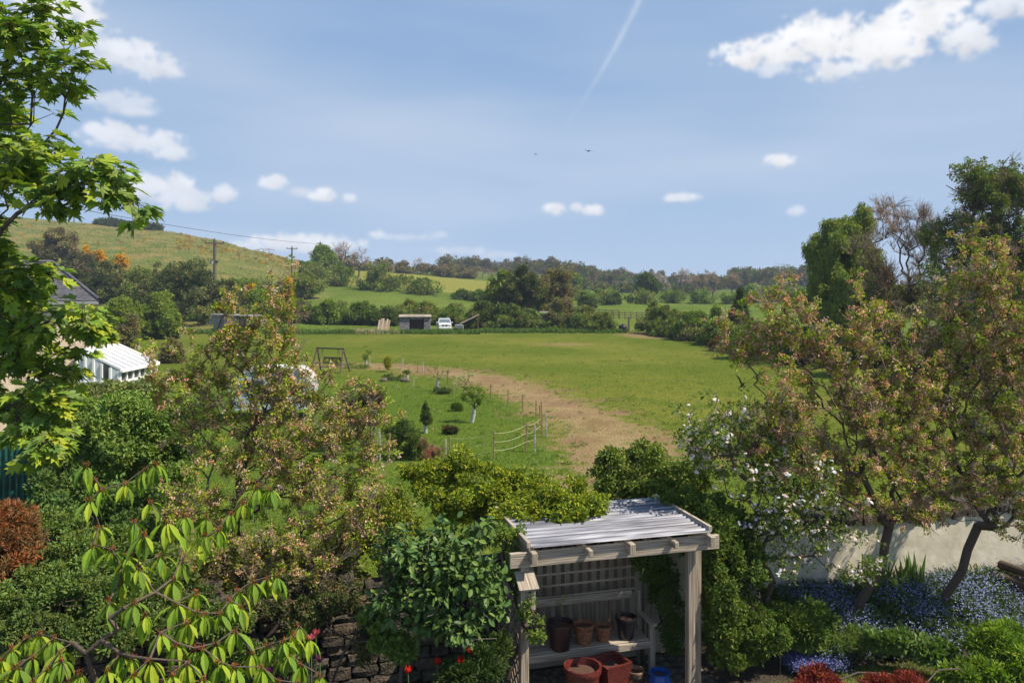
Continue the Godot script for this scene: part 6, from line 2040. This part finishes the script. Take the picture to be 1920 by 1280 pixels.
func build_plants() -> void:
	M.cherry_bark = mat(lin(0.15, 0.105, 0.08), 0.75, {"tex": M.bark.albedo_texture, "tri": true, "scale": 2.0})
	M.stalk = mat(lin(0.1, 0.17, 0.05), 0.6, {"back": Color(0.3, 0.35, 0.15)})
	sycamore()
	cherry_sapling()
	print("cherries")
	faded_cherry("cherry with faded pink brown blossom between the caravan and the stone wall", Vector3(-3.656, 0.837, -10.7), [Vector3(-3.678, 1.344, -10.7), Vector3(-3.8, 1.675, -10.8), Vector3(-3.741, 2.187, -10.8)],
		[[Vector3(-3.156, 4.677, -10.6), Vector3(0.244, 0.373, 0.308)], [Vector3(-3.084, 4.283, -10.6), Vector3(0.258, 0.287, 0.273)], [Vector3(-3.727, 4.16, -10.8), Vector3(0.438, 0.365, 0.402)], [Vector3(-3.946, 4.306, -10.8), Vector3(0.219, 0.292, 0.256)], [Vector3(-3.366, 3.769, -10.7), Vector3(0.615, 0.398, 0.507)], [Vector3(-3.299, 3.673, -10.6), Vector3(0.502, 0.287, 0.394)], [Vector3(-2.787, 3.371, -10.7), Vector3(0.434, 0.326, 0.38)], [Vector3(-2.295, 3.064, -10.6), Vector3(0.43, 0.394, 0.412)], [Vector3(-1.918, 2.833, -10.5), Vector3(0.27, 0.355, 0.313)], [Vector3(-4.277, 3.636, -10.9), Vector3(0.516, 0.442, 0.479)], [Vector3(-4.763, 3.698, -11), Vector3(0.335, 0.372, 0.354)], [Vector3(-2.869, 2.956, -10.6), Vector3(0.789, 0.574, 0.681)], [Vector3(-3.873, 2.991, -10.8), Vector3(0.804, 0.585, 0.694)], [Vector3(-3.442, 2.239, -10.6), Vector3(0.932, 0.502, 0.717)], [Vector3(-2.322, 2.361, -10.4), Vector3(0.633, 0.422, 0.528)], [Vector3(-2.484, 1.791, -10.2), Vector3(0.621, 0.345, 0.483)], [Vector3(-3.175, 1.584, -10.2), Vector3(0.759, 0.311, 0.535)], [Vector3(-2.05, 1.891, -10.1), Vector3(0.342, 0.342, 0.342)], [Vector3(-2.679, 1.483, -9.9), Vector3(0.603, 0.201, 0.402)], [Vector3(-3.789, 1.516, -10), Vector3(0.474, 0.271, 0.372)], [Vector3(-4.152, 2.009, -10.4), Vector3(0.493, 0.422, 0.457)]], 1500, {"green": 1.1, "faded": 0.9})
	faded_cherry("cherry with faded pink brown blossom and forked trunk in the blue flower bed", on_bed(5.1, -0.75), [Vector3(5.149, 1.185, -10.95), Vector3(5.186, 1.481, -10.95), Vector3(5.221, 1.755, -10.9)],
		[[Vector3(3.623, 4.68, -10.5), Vector3(0.355, 0.32, 0.337)], [Vector3(3.836, 4.325, -10.5), Vector3(0.391, 0.355, 0.373)], [Vector3(3.299, 4.247, -10.6), Vector3(0.502, 0.323, 0.412)], [Vector3(2.94, 4.175, -10.6), Vector3(0.229, 0.143, 0.186)], [Vector3(4.375, 4.175, -10.6), Vector3(0.502, 0.359, 0.43)], [Vector3(4.733, 4.462, -10.6), Vector3(0.359, 0.359, 0.359)], [Vector3(4.303, 3.601, -10.6), Vector3(0.717, 0.502, 0.61)], [Vector3(3.694, 3.259, -10.5), Vector3(0.568, 0.391, 0.48)], [Vector3(5.042, 3.575, -10.8), Vector3(0.658, 0.658, 0.658)], [Vector3(5.407, 3.867, -10.8), Vector3(0.438, 0.512, 0.475)], [Vector3(4.16, 2.741, -10.6), Vector3(0.789, 0.394, 0.592)], [Vector3(5.115, 2.698, -10.8), Vector3(0.658, 0.585, 0.621)], [Vector3(3.378, 2.854, -10.4), Vector3(0.352, 0.281, 0.317)], [Vector3(5.553, 3.137, -10.8), Vector3(0.438, 0.585, 0.512)], [Vector3(5.285, 1.996, -10.7), Vector3(0.579, 0.29, 0.434)], [Vector3(4.59, 2.239, -10.6), Vector3(0.574, 0.287, 0.43)], [Vector3(3.836, 2.478, -10.5), Vector3(0.497, 0.284, 0.391)], [Vector3(5.752, 2.087, -10.9), Vector3(0.369, 0.295, 0.332)]], 1500, {"green": 0.9, "faded": 1.05})
	faded_cherry("cherry with faded blossom nearest the picture edge by the log pile", on_bed(6.6, -0.75), [Vector3(6.46, 0.986, -11.3), Vector3(6.537, 1.292, -11.3), Vector3(6.631, 1.666, -11.2)],
		[[Vector3(6.43, 5.183, -10.8), Vector3(0.438, 0.365, 0.402)], [Vector3(6.723, 4.89, -10.8), Vector3(0.438, 0.438, 0.438)], [Vector3(6.121, 4.594, -10.9), Vector3(0.369, 0.406, 0.387)], [Vector3(6.564, 4.226, -10.9), Vector3(0.59, 0.516, 0.553)], [Vector3(6.028, 3.921, -11), Vector3(0.409, 0.521, 0.465)], [Vector3(6.942, 3.867, -10.8), Vector3(0.512, 0.585, 0.548)], [Vector3(6.475, 3.325, -11), Vector3(0.67, 0.521, 0.595)], [Vector3(6.932, 2.898, -10.9), Vector3(0.59, 0.516, 0.553)], [Vector3(6.103, 2.879, -11), Vector3(0.447, 0.447, 0.447)], [Vector3(6.624, 2.283, -11), Vector3(0.744, 0.409, 0.577)], [Vector3(7.08, 2.013, -10.9), Vector3(0.516, 0.442, 0.479)], [Vector3(5.954, 2.209, -11), Vector3(0.372, 0.372, 0.372)], [Vector3(7.522, 3.488, -10.9), Vector3(0.516, 1.18, 0.848)]], 1450, {"green": 0.95, "faded": 1.0})
	print("apple")
	var base := on_bed(3.55, -0.7)
	var t := thing("apple_tree", "apple tree with white blossom between arbour and forked cherry", "tree", base)
	var tr := [Vector3.ZERO, Vector3(3.431, 1.184, -10.35) - base, Vector3(3.256, 1.534, -10.35) - base, Vector3(3.136, 1.829, -10.3) - base]
	var bl := rel([[Vector3(2.648, 3.084, -10.3), Vector3(0.383, 0.348, 0.366)], [Vector3(3.031, 3.362, -10.3), Vector3(0.153, 0.251, 0.202)], [Vector3(3.206, 2.944, -10.3), Vector3(0.348, 0.314, 0.331)], [Vector3(2.533, 2.713, -10.4), Vector3(0.352, 0.246, 0.299)], [Vector3(3.066, 2.526, -10.3), Vector3(0.627, 0.279, 0.453)], [Vector3(3.624, 2.387, -10.3), Vector3(0.488, 0.348, 0.418)], [Vector3(3.727, 1.998, -10.2), Vector3(0.552, 0.345, 0.449)], [Vector3(4.141, 1.791, -10.2), Vector3(0.414, 0.276, 0.345)], [Vector3(3.244, 1.998, -10.2), Vector3(0.483, 0.345, 0.414)], [Vector3(3.789, 1.516, -10), Vector3(0.541, 0.203, 0.372)], [Vector3(4.373, 1.412, -10.1), Vector3(0.342, 0.171, 0.256)], [Vector3(3.415, 2.665, -10.3), Vector3(0.418, 0.348, 0.383)]], base)
	var g := grow(tr, with_shoots(pts_of(bl, 480, 9, 0.5, 0.5), 0.4, 0.2, 0.5, tr[-1]), 0.14, 0.3, 0.2)
	part("trunk", wood_mesh(g, 0.0026, 0.5), M.cherry_bark, t)
	on_twigs(t, "foliage", g, 1.7, 4, 0.085, Color(0.17, 0.23, 0.06), "fine", {"second": Color(0.24, 0.28, 0.06), "share": 0.3, "off": 1.0})
	on_twigs(t, "blossom", g, 1.8, 2, 0.043, Color(0.85, 0.83, 0.83), "flower", {"mat": M.petal, "vary": 0.06, "up": 0.6})
	print("shrubs")
	# glossy laurel in front of the stone wall
	base = gp(-1.2, 0, -0.35)
	t = thing("laurel_shrub", "rounded glossy dark green laurel left of the arbour", "shrub", base)
	bl = rel([[Vector3(-0.824, 1.969, -8.7), Vector3(0.559, 0.441, 0.5)], [Vector3(-1.177, 1.792, -8.7), Vector3(0.383, 0.412, 0.397)], [Vector3(-0.471, 1.851, -8.7), Vector3(0.383, 0.412, 0.397)], [Vector3(-0.756, 1.596, -8.6), Vector3(0.582, 0.349, 0.465)], [Vector3(-1.084, 2.14, -8.9), Vector3(0.361, 0.271, 0.316)], [Vector3(-0.487, 2.168, -9), Vector3(0.365, 0.244, 0.304)], [Vector3(-1.28, 1.538, -8.6), Vector3(0.291, 0.262, 0.276)], [Vector3(-0.238, 1.636, -8.8), Vector3(0.238, 0.357, 0.298)], [Vector3(-0.575, 1.406, -8.5), Vector3(0.403, 0.201, 0.302)], [Vector3(-1.385, 1.959, -8.9), Vector3(0.241, 0.301, 0.271)]], base)
	g = grow([Vector3.ZERO, Vector3(0.03, 0.25, 0), Vector3(0, 0.5, 0)], pts_of(bl, 130), 0.15, 0.3)
	part("stem", wood_mesh(g, 0.005, 0.42), M.bark_grey, t)
	var at := []
	for q in crown_points(bl, 3600, 16, 0.36, 0.55):
		var d: Vector3 = (q[1] + rv() * 0.7 + Vector3(0, -0.25, 0)).normalized()
		at.append(leaf_frame(q[0], d, (Vector3.UP * 0.8 + q[1] + rv() * 0.4).normalized(), rr(0.065, 0.11)))
	var lc := [Color(0.07, 0.13, 0.03), Color(0.09, 0.16, 0.035), Color(0.055, 0.105, 0.03), Color(0.12, 0.19, 0.04)]
	var keep = M.leaf
	M.leaf = M.gloss_leaf
	hang_leaves(t, at, [SP.oval_leaf], tinted(M.gloss_leaf, lc), lc)
	M.leaf = keep
	# yellow green shrub leaning over the arbour roof
	var yg := Color(0.33, 0.37, 0.035)
	shrub("golden_shrub", "bright yellow green shrub spilling over the arbour roof", gp(0.1, -0.2, -2.0), [[Vector3(-0.034, 2.13, -10.1), Vector3(0.308, 0.15, 0.229)], [Vector3(0.38, 2.171, -10.2), Vector3(0.414, 0.179, 0.297)], [Vector3(0.67, 2.187, -9.9), Vector3(0.335, 0.107, 0.221)], [Vector3(-1.254, 2.456, -10.9), Vector3(0.442, 0.236, 0.339)], [Vector3(-0.811, 2.603, -10.9), Vector3(0.442, 0.206, 0.324)], [Vector3(-0.365, 2.406, -10.8), Vector3(0.512, 0.234, 0.373)], [Vector3(0.145, 2.249, -10.7), Vector3(0.543, 0.261, 0.402)], [Vector3(0.697, 2.317, -10.3), Vector3(0.418, 0.223, 0.321)], [Vector3(1.025, 2.267, -10.1), Vector3(0.273, 0.164, 0.219)], [Vector3(0.273, 2.13, -10.1), Vector3(0.41, 0.109, 0.26)], [Vector3(-0.731, 2.187, -10.8), Vector3(0.658, 0.292, 0.475)]], 2900, 0.095, yg, "fine", {"second": Color(0.2, 0.26, 0.04), "share": 0.35, "limbs": 160})
	shrub("golden_shrub", "sparse yellow green shrub above the stone wall beside the cherry", gp(-2.2, -0.2, -1.9), [[Vector3(-1.689, 2.15, -10.4), Vector3(0.422, 0.281, 0.352)], [Vector3(-1.863, 1.791, -10.2), Vector3(0.311, 0.311, 0.311)], [Vector3(-1.463, 1.934, -10.3), Vector3(0.348, 0.244, 0.296)], [Vector3(-2.187, 1.617, -10.1), Vector3(0.273, 0.273, 0.273)]], 682, 0.091, yg * 0.85, "fine", {"second": Color(0.22, 0.26, 0.04), "share": 0.4, "limbs": 110})
	shrub("rose_bramble", "green rose bramble behind the arbour's far corner", gp(2.2, -0.3, -2.6), [[Vector3(1.568, 2.235, -12.2), Vector3(0.454, 0.297, 0.376)], [Vector3(2.064, 2.4, -12.2), Vector3(0.371, 0.248, 0.31)], [Vector3(2.192, 2.037, -12), Vector3(0.568, 0.325, 0.447)], [Vector3(2.59, 2.214, -11.6), Vector3(0.471, 0.353, 0.412)], [Vector3(1.624, 1.955, -12), Vector3(0.406, 0.244, 0.325)]], 1426, 0.105, Color(0.22, 0.28, 0.06), "fine", {"second": Color(0.2, 0.25, 0.05), "share": 0.3, "limbs": 120})
	shrub("climbing_honeysuckle", "dense green honeysuckle climbing beside the arbour post", gp(2.95, 0.0, -0.75), [[Vector3(2.367, 2.024, -10.6), Vector3(0.43, 0.287, 0.359)], [Vector3(2.674, 2.009, -10.4), Vector3(0.493, 0.317, 0.405)], [Vector3(2.829, 1.584, -10.2), Vector3(0.414, 0.414, 0.414)], [Vector3(2.909, 1.11, -10), Vector3(0.406, 0.474, 0.44)], [Vector3(2.719, 0.723, -9.8), Vector3(0.398, 0.332, 0.365)], [Vector3(3.116, 0.79, -9.8), Vector3(0.332, 0.265, 0.298)], [Vector3(2.683, 1.202, -10.3), Vector3(0.209, 0.558, 0.383)], [Vector3(2.389, 1.634, -10.7), Vector3(0.29, 0.217, 0.253)], [Vector3(2.888, 0.537, -9.7), Vector3(0.197, 0.118, 0.158)], [Vector3(2.599, 1.215, -9.9), Vector3(0.174, 0.636, 0.405)], [Vector3(2.599, 0.657, -9.8), Vector3(0.186, 0.332, 0.259)], [Vector3(2.563, 1.822, -10.1), Vector3(0.273, 0.273, 0.273)]], 4300, 0.09, Color(0.130, 0.195, 0.039), "fine", {"second": Color(0.16, 0.2, 0.035), "share": 0.25, "limbs": 130})
	shrub("climbing_ivy", "dark climber trailing inside the arbour's far corner", gp(2.1, 0.0, -1.0), [[Vector3(1.901, 1.306, -10.6), Vector3(0.287, 0.215, 0.251)], [Vector3(2.06, 0.986, -10.5), Vector3(0.249, 0.355, 0.302)], [Vector3(2.125, 0.532, -10.4), Vector3(0.169, 0.352, 0.26)], [Vector3(1.737, 1.344, -10.7), Vector3(0.145, 0.116, 0.13)]], 682, 0.084, Color(0.115, 0.176, 0.041), "fine", {"limbs": 60})
	shrub("climbing_ivy", "climber with bare brown stems on the near arbour post", gp(0.02, 0.0, -0.3), [[Vector3(0.151, 1.477, -8.9), Vector3(0.084, 0.241, 0.163)], [Vector3(0.269, 1.198, -8.85), Vector3(0.096, 0.18, 0.138)], [Vector3(0.031, 1.794, -9.2), Vector3(0.137, 0.249, 0.193)], [Vector3(-0.063, 2.074, -9.3), Vector3(0.189, 0.189, 0.189)], [Vector3(0.189, 1.822, -9.3), Vector3(0.101, 0.151, 0.126)]], 260, 0.077, Color(0.203, 0.284, 0.054), "fine", {"limbs": 70, "tip": 0.007})
	# big soft hedge shrubs beyond the wall, left
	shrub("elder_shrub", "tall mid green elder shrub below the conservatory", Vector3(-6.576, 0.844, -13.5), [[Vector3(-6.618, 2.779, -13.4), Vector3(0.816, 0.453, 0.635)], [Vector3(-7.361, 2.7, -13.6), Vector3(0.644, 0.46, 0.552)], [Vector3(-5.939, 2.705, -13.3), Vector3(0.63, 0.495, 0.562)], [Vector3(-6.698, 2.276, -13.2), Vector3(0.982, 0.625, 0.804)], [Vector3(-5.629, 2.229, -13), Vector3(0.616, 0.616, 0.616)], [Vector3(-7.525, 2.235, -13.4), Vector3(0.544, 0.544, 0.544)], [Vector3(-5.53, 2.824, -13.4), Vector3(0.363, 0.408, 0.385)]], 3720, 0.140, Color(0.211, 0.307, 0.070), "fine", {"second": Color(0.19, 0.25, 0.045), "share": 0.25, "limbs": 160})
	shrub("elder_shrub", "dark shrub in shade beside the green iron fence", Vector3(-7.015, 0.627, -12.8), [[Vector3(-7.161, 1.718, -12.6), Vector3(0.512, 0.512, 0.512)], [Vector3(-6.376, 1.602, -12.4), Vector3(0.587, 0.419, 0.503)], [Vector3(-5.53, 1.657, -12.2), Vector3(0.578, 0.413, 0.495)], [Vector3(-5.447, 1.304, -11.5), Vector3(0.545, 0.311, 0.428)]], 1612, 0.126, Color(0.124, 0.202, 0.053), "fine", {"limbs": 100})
	shrub("privet_shrub", "grey green twiggy shrub in front of the house wall", Vector3(-9.777, 1.722, -17), [[Vector3(-10.007, 2.619, -17), Vector3(0.69, 0.391, 0.541)], [Vector3(-9.317, 2.7, -17), Vector3(0.69, 0.322, 0.506)], [Vector3(-10.582, 2.47, -17), Vector3(0.575, 0.414, 0.495)], [Vector3(-8.627, 2.78, -17), Vector3(0.69, 0.276, 0.483)], [Vector3(-7.936, 2.78, -17), Vector3(0.575, 0.253, 0.414)]], 1488, 0.154, Color(0.229, 0.264, 0.105), "fine", {"limbs": 120})
	shrub("bramble_patch", "low green bramble patch covering the stone wall end", gp(-4.8, 0.0, -0.9), [[Vector3(-5.115, 1.986, -9), Vector3(0.365, 0.244, 0.304)], [Vector3(-4.606, 1.981, -9.2), Vector3(0.436, 0.249, 0.342)], [Vector3(-5.18, 1.792, -8.7), Vector3(0.412, 0.235, 0.324)], [Vector3(-4.601, 1.751, -8.5), Vector3(0.403, 0.23, 0.316)], [Vector3(-4.153, 1.822, -9.3), Vector3(0.315, 0.22, 0.267)], [Vector3(-4.346, 1.696, -8.8), Vector3(0.357, 0.208, 0.283)], [Vector3(-5.286, 1.675, -8.4), Vector3(0.284, 0.227, 0.256)], [Vector3(-5.521, 2.175, -9.6), Vector3(0.39, 0.234, 0.312)]], 2604, 0.087, Color(0.166, 0.246, 0.061), "fine", {"second": Color(0.16, 0.22, 0.05), "share": 0.3, "limbs": 140})
	shrub("withered_conifer", "orange brown withered conifer at the picture edge", gp(-6.2, 0.2, -1.2), [[Vector3(-5.785, 2.351, -9), Vector3(0.304, 0.195, 0.25)], [Vector3(-5.57, 2.14, -8.9), Vector3(0.271, 0.217, 0.244)], [Vector3(-5.627, 1.934, -8.8), Vector3(0.327, 0.179, 0.253)], [Vector3(-5.901, 2.2, -8.9), Vector3(0.301, 0.361, 0.331)]], 806, 0.105, Color(0.4, 0.15, 0.06), "needle", {"second": Color(0.22, 0.14, 0.06), "share": 0.4, "limbs": 60})
	shrub("currant_bush", "light green currant leaves at the foot of the laurel", gp(-2.0, 0.0, -0.6), [[Vector3(-1.566, 1.267, -8.9), Vector3(0.169, 0.157, 0.163)], [Vector3(-1.369, 1.07, -8.8), Vector3(0.202, 0.143, 0.173)], [Vector3(-1.177, 1.027, -8.7), Vector3(0.177, 0.118, 0.147)]], 235, 0.091, Color(0.189, 0.270, 0.054), "broad", {"limbs": 40})
	shrub("ivy_tangle", "twiggy green tangle over the top of the stone wall under the faded cherry", gp(-3.6, 1.2, -1.75), [[Vector3(-3.483, 1.383, -9.9), Vector3(0.536, 0.174, 0.355)], [Vector3(-2.813, 1.349, -9.9), Vector3(0.536, 0.174, 0.355)], [Vector3(-2.233, 1.346, -10), Vector3(0.406, 0.203, 0.304)], [Vector3(-3.938, 1.423, -9.7), Vector3(0.394, 0.197, 0.295)], [Vector3(-3.313, 1.515, -10.2), Vector3(0.69, 0.207, 0.449)]], 1500, 0.09, Color(0.15, 0.17, 0.05), "fine", {"second": Color(0.3, 0.22, 0.12), "share": 0.4, "limbs": 200, "tip": 0.005})
	shrub("nettle_patch", "leafy green growth at the foot of the stone wall behind the sapling", gp(-4.4, 0.0, -0.8), [[Vector3(-3.84, 1.305, -8.6), Vector3(0.465, 0.233, 0.349)], [Vector3(-4.38, 1.378, -8.3), Vector3(0.449, 0.225, 0.337)], [Vector3(-4.932, 1.465, -8.1), Vector3(0.384, 0.219, 0.301)], [Vector3(-3.334, 1.279, -8.8), Vector3(0.357, 0.214, 0.286)], [Vector3(-3.836, 1.499, -9), Vector3(0.426, 0.183, 0.304)], [Vector3(-2.909, 1.014, -8.6), Vector3(0.291, 0.198, 0.244)]], 2200, 0.1, Color(0.1, 0.15, 0.04), "fine", {"second": Color(0.16, 0.21, 0.05), "share": 0.3, "limbs": 80})
	shrub("fern_clump", "dark strappy clump between the laurel foot and the arbour", gp(-0.35, 0.0, 0.1), [[Vector3(-0.345, 0.946, -8.5), Vector3(0.196, 0.138, 0.167)], [Vector3(-0.568, 0.908, -8.4), Vector3(0.205, 0.114, 0.159)], [Vector3(-0.177, 0.997, -8.7), Vector3(0.118, 0.141, 0.129)]], 420, 0.13, Color(0.07, 0.11, 0.03), "narrow", {"limbs": 16})
	shrub("wall_creeper", "dark creeper hanging over the face of the stone wall", gp(-3.3, 0.0, -1.2), [[Vector3(-3.053, 1.279, -9.4), Vector3(0.382, 0.165, 0.273)], [Vector3(-2.544, 1.152, -9.4), Vector3(0.318, 0.254, 0.286)], [Vector3(-2.057, 1.304, -9.5), Vector3(0.386, 0.167, 0.276)], [Vector3(-1.681, 0.985, -9.2), Vector3(0.187, 0.311, 0.249)], [Vector3(-2.709, 0.782, -9.1), Vector3(0.369, 0.185, 0.277)]], 1100, 0.085, Color(0.09, 0.12, 0.035), "fine", {"second": Color(0.2, 0.15, 0.09), "share": 0.3, "limbs": 150})
	# the flower bed
	at = []
	var tint := []
	var lf := []
	var lt := []
	for i in 5200:
		var x := rr(4.1, 9.5)
		var z := rr(-1.25, 0.1) + (x - 6.0) * 0.06
		var nz := patches.get_noise_2d(x * 14.0, z * 14.0)
		if z > -0.35 + nz * 1.2 and rng.randf() < 0.75: continue
		if x < 4.6 and rng.randf() < 0.5: continue
		var p := on_bed(x, minf(z, -0.02))
		var s := rr(0.2, 0.36)
		if rng.randf() < 0.24 + nz * 0.6:
			at.append(frame_at(p, Vector3.UP + rv() * 0.2, s))
			tint.append(tone(Color(0.27, 0.33, 0.55), 0.3, 0.06))
		lf.append(frame_at(p + Vector3(0, s * rr(0.2, 0.6), 0), Vector3.UP + rv() * 0.3, s * 0.5))
		lt.append(tone(Color(0.13, 0.18, 0.055), 0.25))
	t = thing("forget_me_nots", "drift of pale blue forget-me-nots under the cherry trees", "flowers", gp(0, 0, 0) - gp(0, 0, 0))
	t.set_meta("kind", "stuff")
	scatter("blossom", SP.sprinkle, M.petal, at, tint, t)
	scatter("foliage", SP.narrow, M.leaf, lf, lt, t)
	at = []; tint = []
	lf = []; lt = []
	for i in 300:
		var p := gp(4.05 + rr(-0.25, 0.35), garden_height(4.0, -0.2), -0.1 + rr(-0.25, 0.2))
		at.append(frame_at(p, Vector3.UP + rv() * 0.2, rr(0.12, 0.22)))
		tint.append(tone(Color(0.22, 0.25, 0.6), 0.25, 0.06))
		lf.append(frame_at(p + Vector3(0, 0.07, 0), Vector3.UP + rv() * 0.3, 0.08))
		lt.append(tone(Color(0.11, 0.16, 0.05), 0.25))
	t = thing("bluebell_patch", "small violet blue patch of flowers before the apple trunk", "flowers", Vector3.ZERO)
	t.set_meta("kind", "stuff")
	scatter("blossom", SP.sprinkle, M.petal, at, tint, t)
	scatter("foliage", SP.narrow, M.leaf, lf, lt, t)
	var ig := "sword leaved iris clumps along the cream wall"
	var il := ["iris clump against the wall just right of the forked cherry trunk", "iris clump against the wall, second from the forked cherry trunk", "iris clump midway between the two cherry trunks", "iris clump left of the edge cherry trunk", "iris clump close beside the edge cherry trunk"]
	for i in 5:
		t = thing("iris_clump", il[i], "plant", on_bed(5.55 + i * 0.27, -1.15), 0.0, ig)
		at = []; tint = []
		for k in 4:
			at.append(frame_at(Vector3(rr(-0.1, 0.1), 0, rr(-0.08, 0.08)), Vector3.UP + rv() * 0.12, rr(0.4, 0.62)))
			tint.append(tone(Color(0.15, 0.22, 0.06), 0.15))
		scatter("leaves", SP.sword, M.leaf, at, tint, t)
	shrub("hellebore_clump", "dark leafy clump at the foot of the apple tree", on_bed(3.7, -0.35), [[Vector3(3.554, 0.679, -10.3), Vector3(0.279, 0.153, 0.216)], [Vector3(4.011, 0.687, -10.4), Vector3(0.253, 0.155, 0.204)], [Vector3(3.727, 0.604, -10.2), Vector3(0.317, 0.11, 0.214)]], 558, 0.119, Color(0.135, 0.203, 0.047), "narrow", {"limbs": 24})
	shrub("peony_clump", "mid green leafy clump beside the small lawn", on_bed(4.9, -0.05), [[Vector3(5.007, 0.514, -10), Vector3(0.257, 0.108, 0.183)], [Vector3(5.292, 0.465, -9.9), Vector3(0.268, 0.121, 0.194)], [Vector3(4.736, 0.535, -10), Vector3(0.176, 0.081, 0.129)]], 558, 0.105, Color(0.162, 0.243, 0.068), "broad", {"limbs": 24})
	shrub("fern_shrub", "bright green feathery shrub in the near corner of the bed", gp(6.2, 0.12, 0.75), [[Vector3(5.911, 0.713, -9.6), Vector3(0.357, 0.208, 0.283)], [Vector3(5.915, 0.564, -9.3), Vector3(0.378, 0.227, 0.302)], [Vector3(5.478, 0.537, -9.2), Vector3(0.249, 0.149, 0.199)], [Vector3(5.172, 0.524, -9.1), Vector3(0.222, 0.099, 0.16)]], 1054, 0.119, Color(0.270, 0.378, 0.047), "narrow", {"second": Color(0.13, 0.2, 0.04), "share": 0.35, "limbs": 30})
	shrub("edging_plants", "low mixed green edging plants along the lawn", on_bed(3.6, -0.1), [[Vector3(3.28, 0.49, -10.1), Vector3(0.246, 0.068, 0.157)], [Vector3(3.727, 0.452, -10.2), Vector3(0.276, 0.062, 0.169)], [Vector3(4.21, 0.452, -10.2), Vector3(0.311, 0.069, 0.19)], [Vector3(4.555, 0.514, -10.2), Vector3(0.248, 0.083, 0.166)]], 420, 0.084, Color(0.189, 0.257, 0.068), "narrow", {"limbs": 20})
	shrub("red_maple", "small red leaved maple at the lower picture edge", gp(4.35, 0.12, 1.2), [[Vector3(3.305, 0.781, -8.6), Vector3(0.116, 0.07, 0.093)], [Vector3(3.364, 0.733, -8.5), Vector3(0.15, 0.052, 0.101)], [Vector3(3.163, 0.704, -8.5), Vector3(0.115, 0.052, 0.083)]], 200, 0.098, Color(0.24, 0.04, 0.045), "narrow", {"second": Color(0.42, 0.1, 0.06), "share": 0.3, "limbs": 20})
	shrub("red_maple", "low red leaved shrub at the lower edge right of the small maple", gp(5.3, 0.12, 1.2), [[Vector3(4.044, 0.694, -8.6), Vector3(0.175, 0.07, 0.122)], [Vector3(4.335, 0.712, -8.6), Vector3(0.198, 0.081, 0.14)]], 223, 0.091, Color(0.25, 0.045, 0.04), "narrow", {"second": Color(0.4, 0.09, 0.05), "share": 0.3, "limbs": 16})
	# daisies and moss in the little lawn
	at = []; tint = []
	for i in 5200:
		var x := rr(2.9, 6.2)
		var z := rr(-0.05, 1.6)
		var c := garden_color(x, z)
		if c.g < 0.12: continue
		at.append(frame_at(on_bed(x, z), Vector3.UP + rv() * 0.2, rr(0.03, 0.07)))
		tint.append(tone(Color(0.24, 0.27, 0.06), 0.25))
	tag(scatter("lawn_grass", SP.tuft, M.leaf, at, tint, self), "mossy little lawn in front of the flower bed", "grass", "", "stuff")
	# tulips and a hosta below the stone wall
	var rg := "red tulips under the laurel"
	var rl := ["red tulip leftmost under the laurel", "red tulip second under the laurel stems", "wide open red tulip beside the laurel stems", "red tulip highest by the dark laurel foot"]
	var rp := [Vector3(-1.039, 0.974, -8.3), Vector3(-0.835, 1.022, -8.4), Vector3(-0.523, 1.05, -8.4), Vector3(-0.46, 1.107, -8.5)]
	for i in 4: tulip(rl[i], Vector3(rp[i].x, 0, rp[i].z), rp[i].y, Color(0.55, 0.03, 0.015), rg)
	var ul := ["deep purple tulip nearest the cherry sapling leaves", "deep purple tulip beside the pink one", "pink tulip above the purple ones by the stone wall", "pale red tulip beside the pink one", "purple tulip farther along towards the laurel"]
	var up := [Vector3(-2.469, 1.022, -8.2), Vector3(-2.188, 1.118, -8.4), Vector3(-2.157, 1.233, -8.5), Vector3(-2.141, 1.247, -8.6), Vector3(-1.989, 1.05, -8.4)]
	var uc := [Color(0.09, 0.01, 0.07), Color(0.1, 0.012, 0.08), Color(0.55, 0.16, 0.2), Color(0.5, 0.1, 0.1), Color(0.11, 0.012, 0.07)]
	for i in 5: tulip(ul[i], Vector3(up[i].x, 0, up[i].z), up[i].y, uc[i], "purple and pink tulips by the stone wall")
	t = thing("hosta", "hosta with broad pale edged leaves below the laurel", "plant", Vector3(-1.218, 0.751, -8) * Vector3(1, 0, 1))
	var hm := tinted(M.leaf, [Color(0.2, 0.27, 0.1), Color(0.14, 0.22, 0.07)])
	for k in 16:
		var a := TAU * k / 16.0 * 2.3
		var d := Vector3(cos(a), 0.75 - 0.02 * k, sin(a)).normalized()
		put("leaf", SP.cherry_leaf, hm[k % 2], t, leaf_frame(Vector3(0, 0.45, 0) + d * 0.06, d, Vector3.UP, rr(0.24, 0.32)))
	var mbs := MB.new()
	for k in 8: mbs.tube(Vector3.ZERO, Vector3(cos(k) * 0.07, 0.5, sin(k) * 0.07), 0.01, 0.008, 5)
	part("stem", mbs, M.stalk, t)
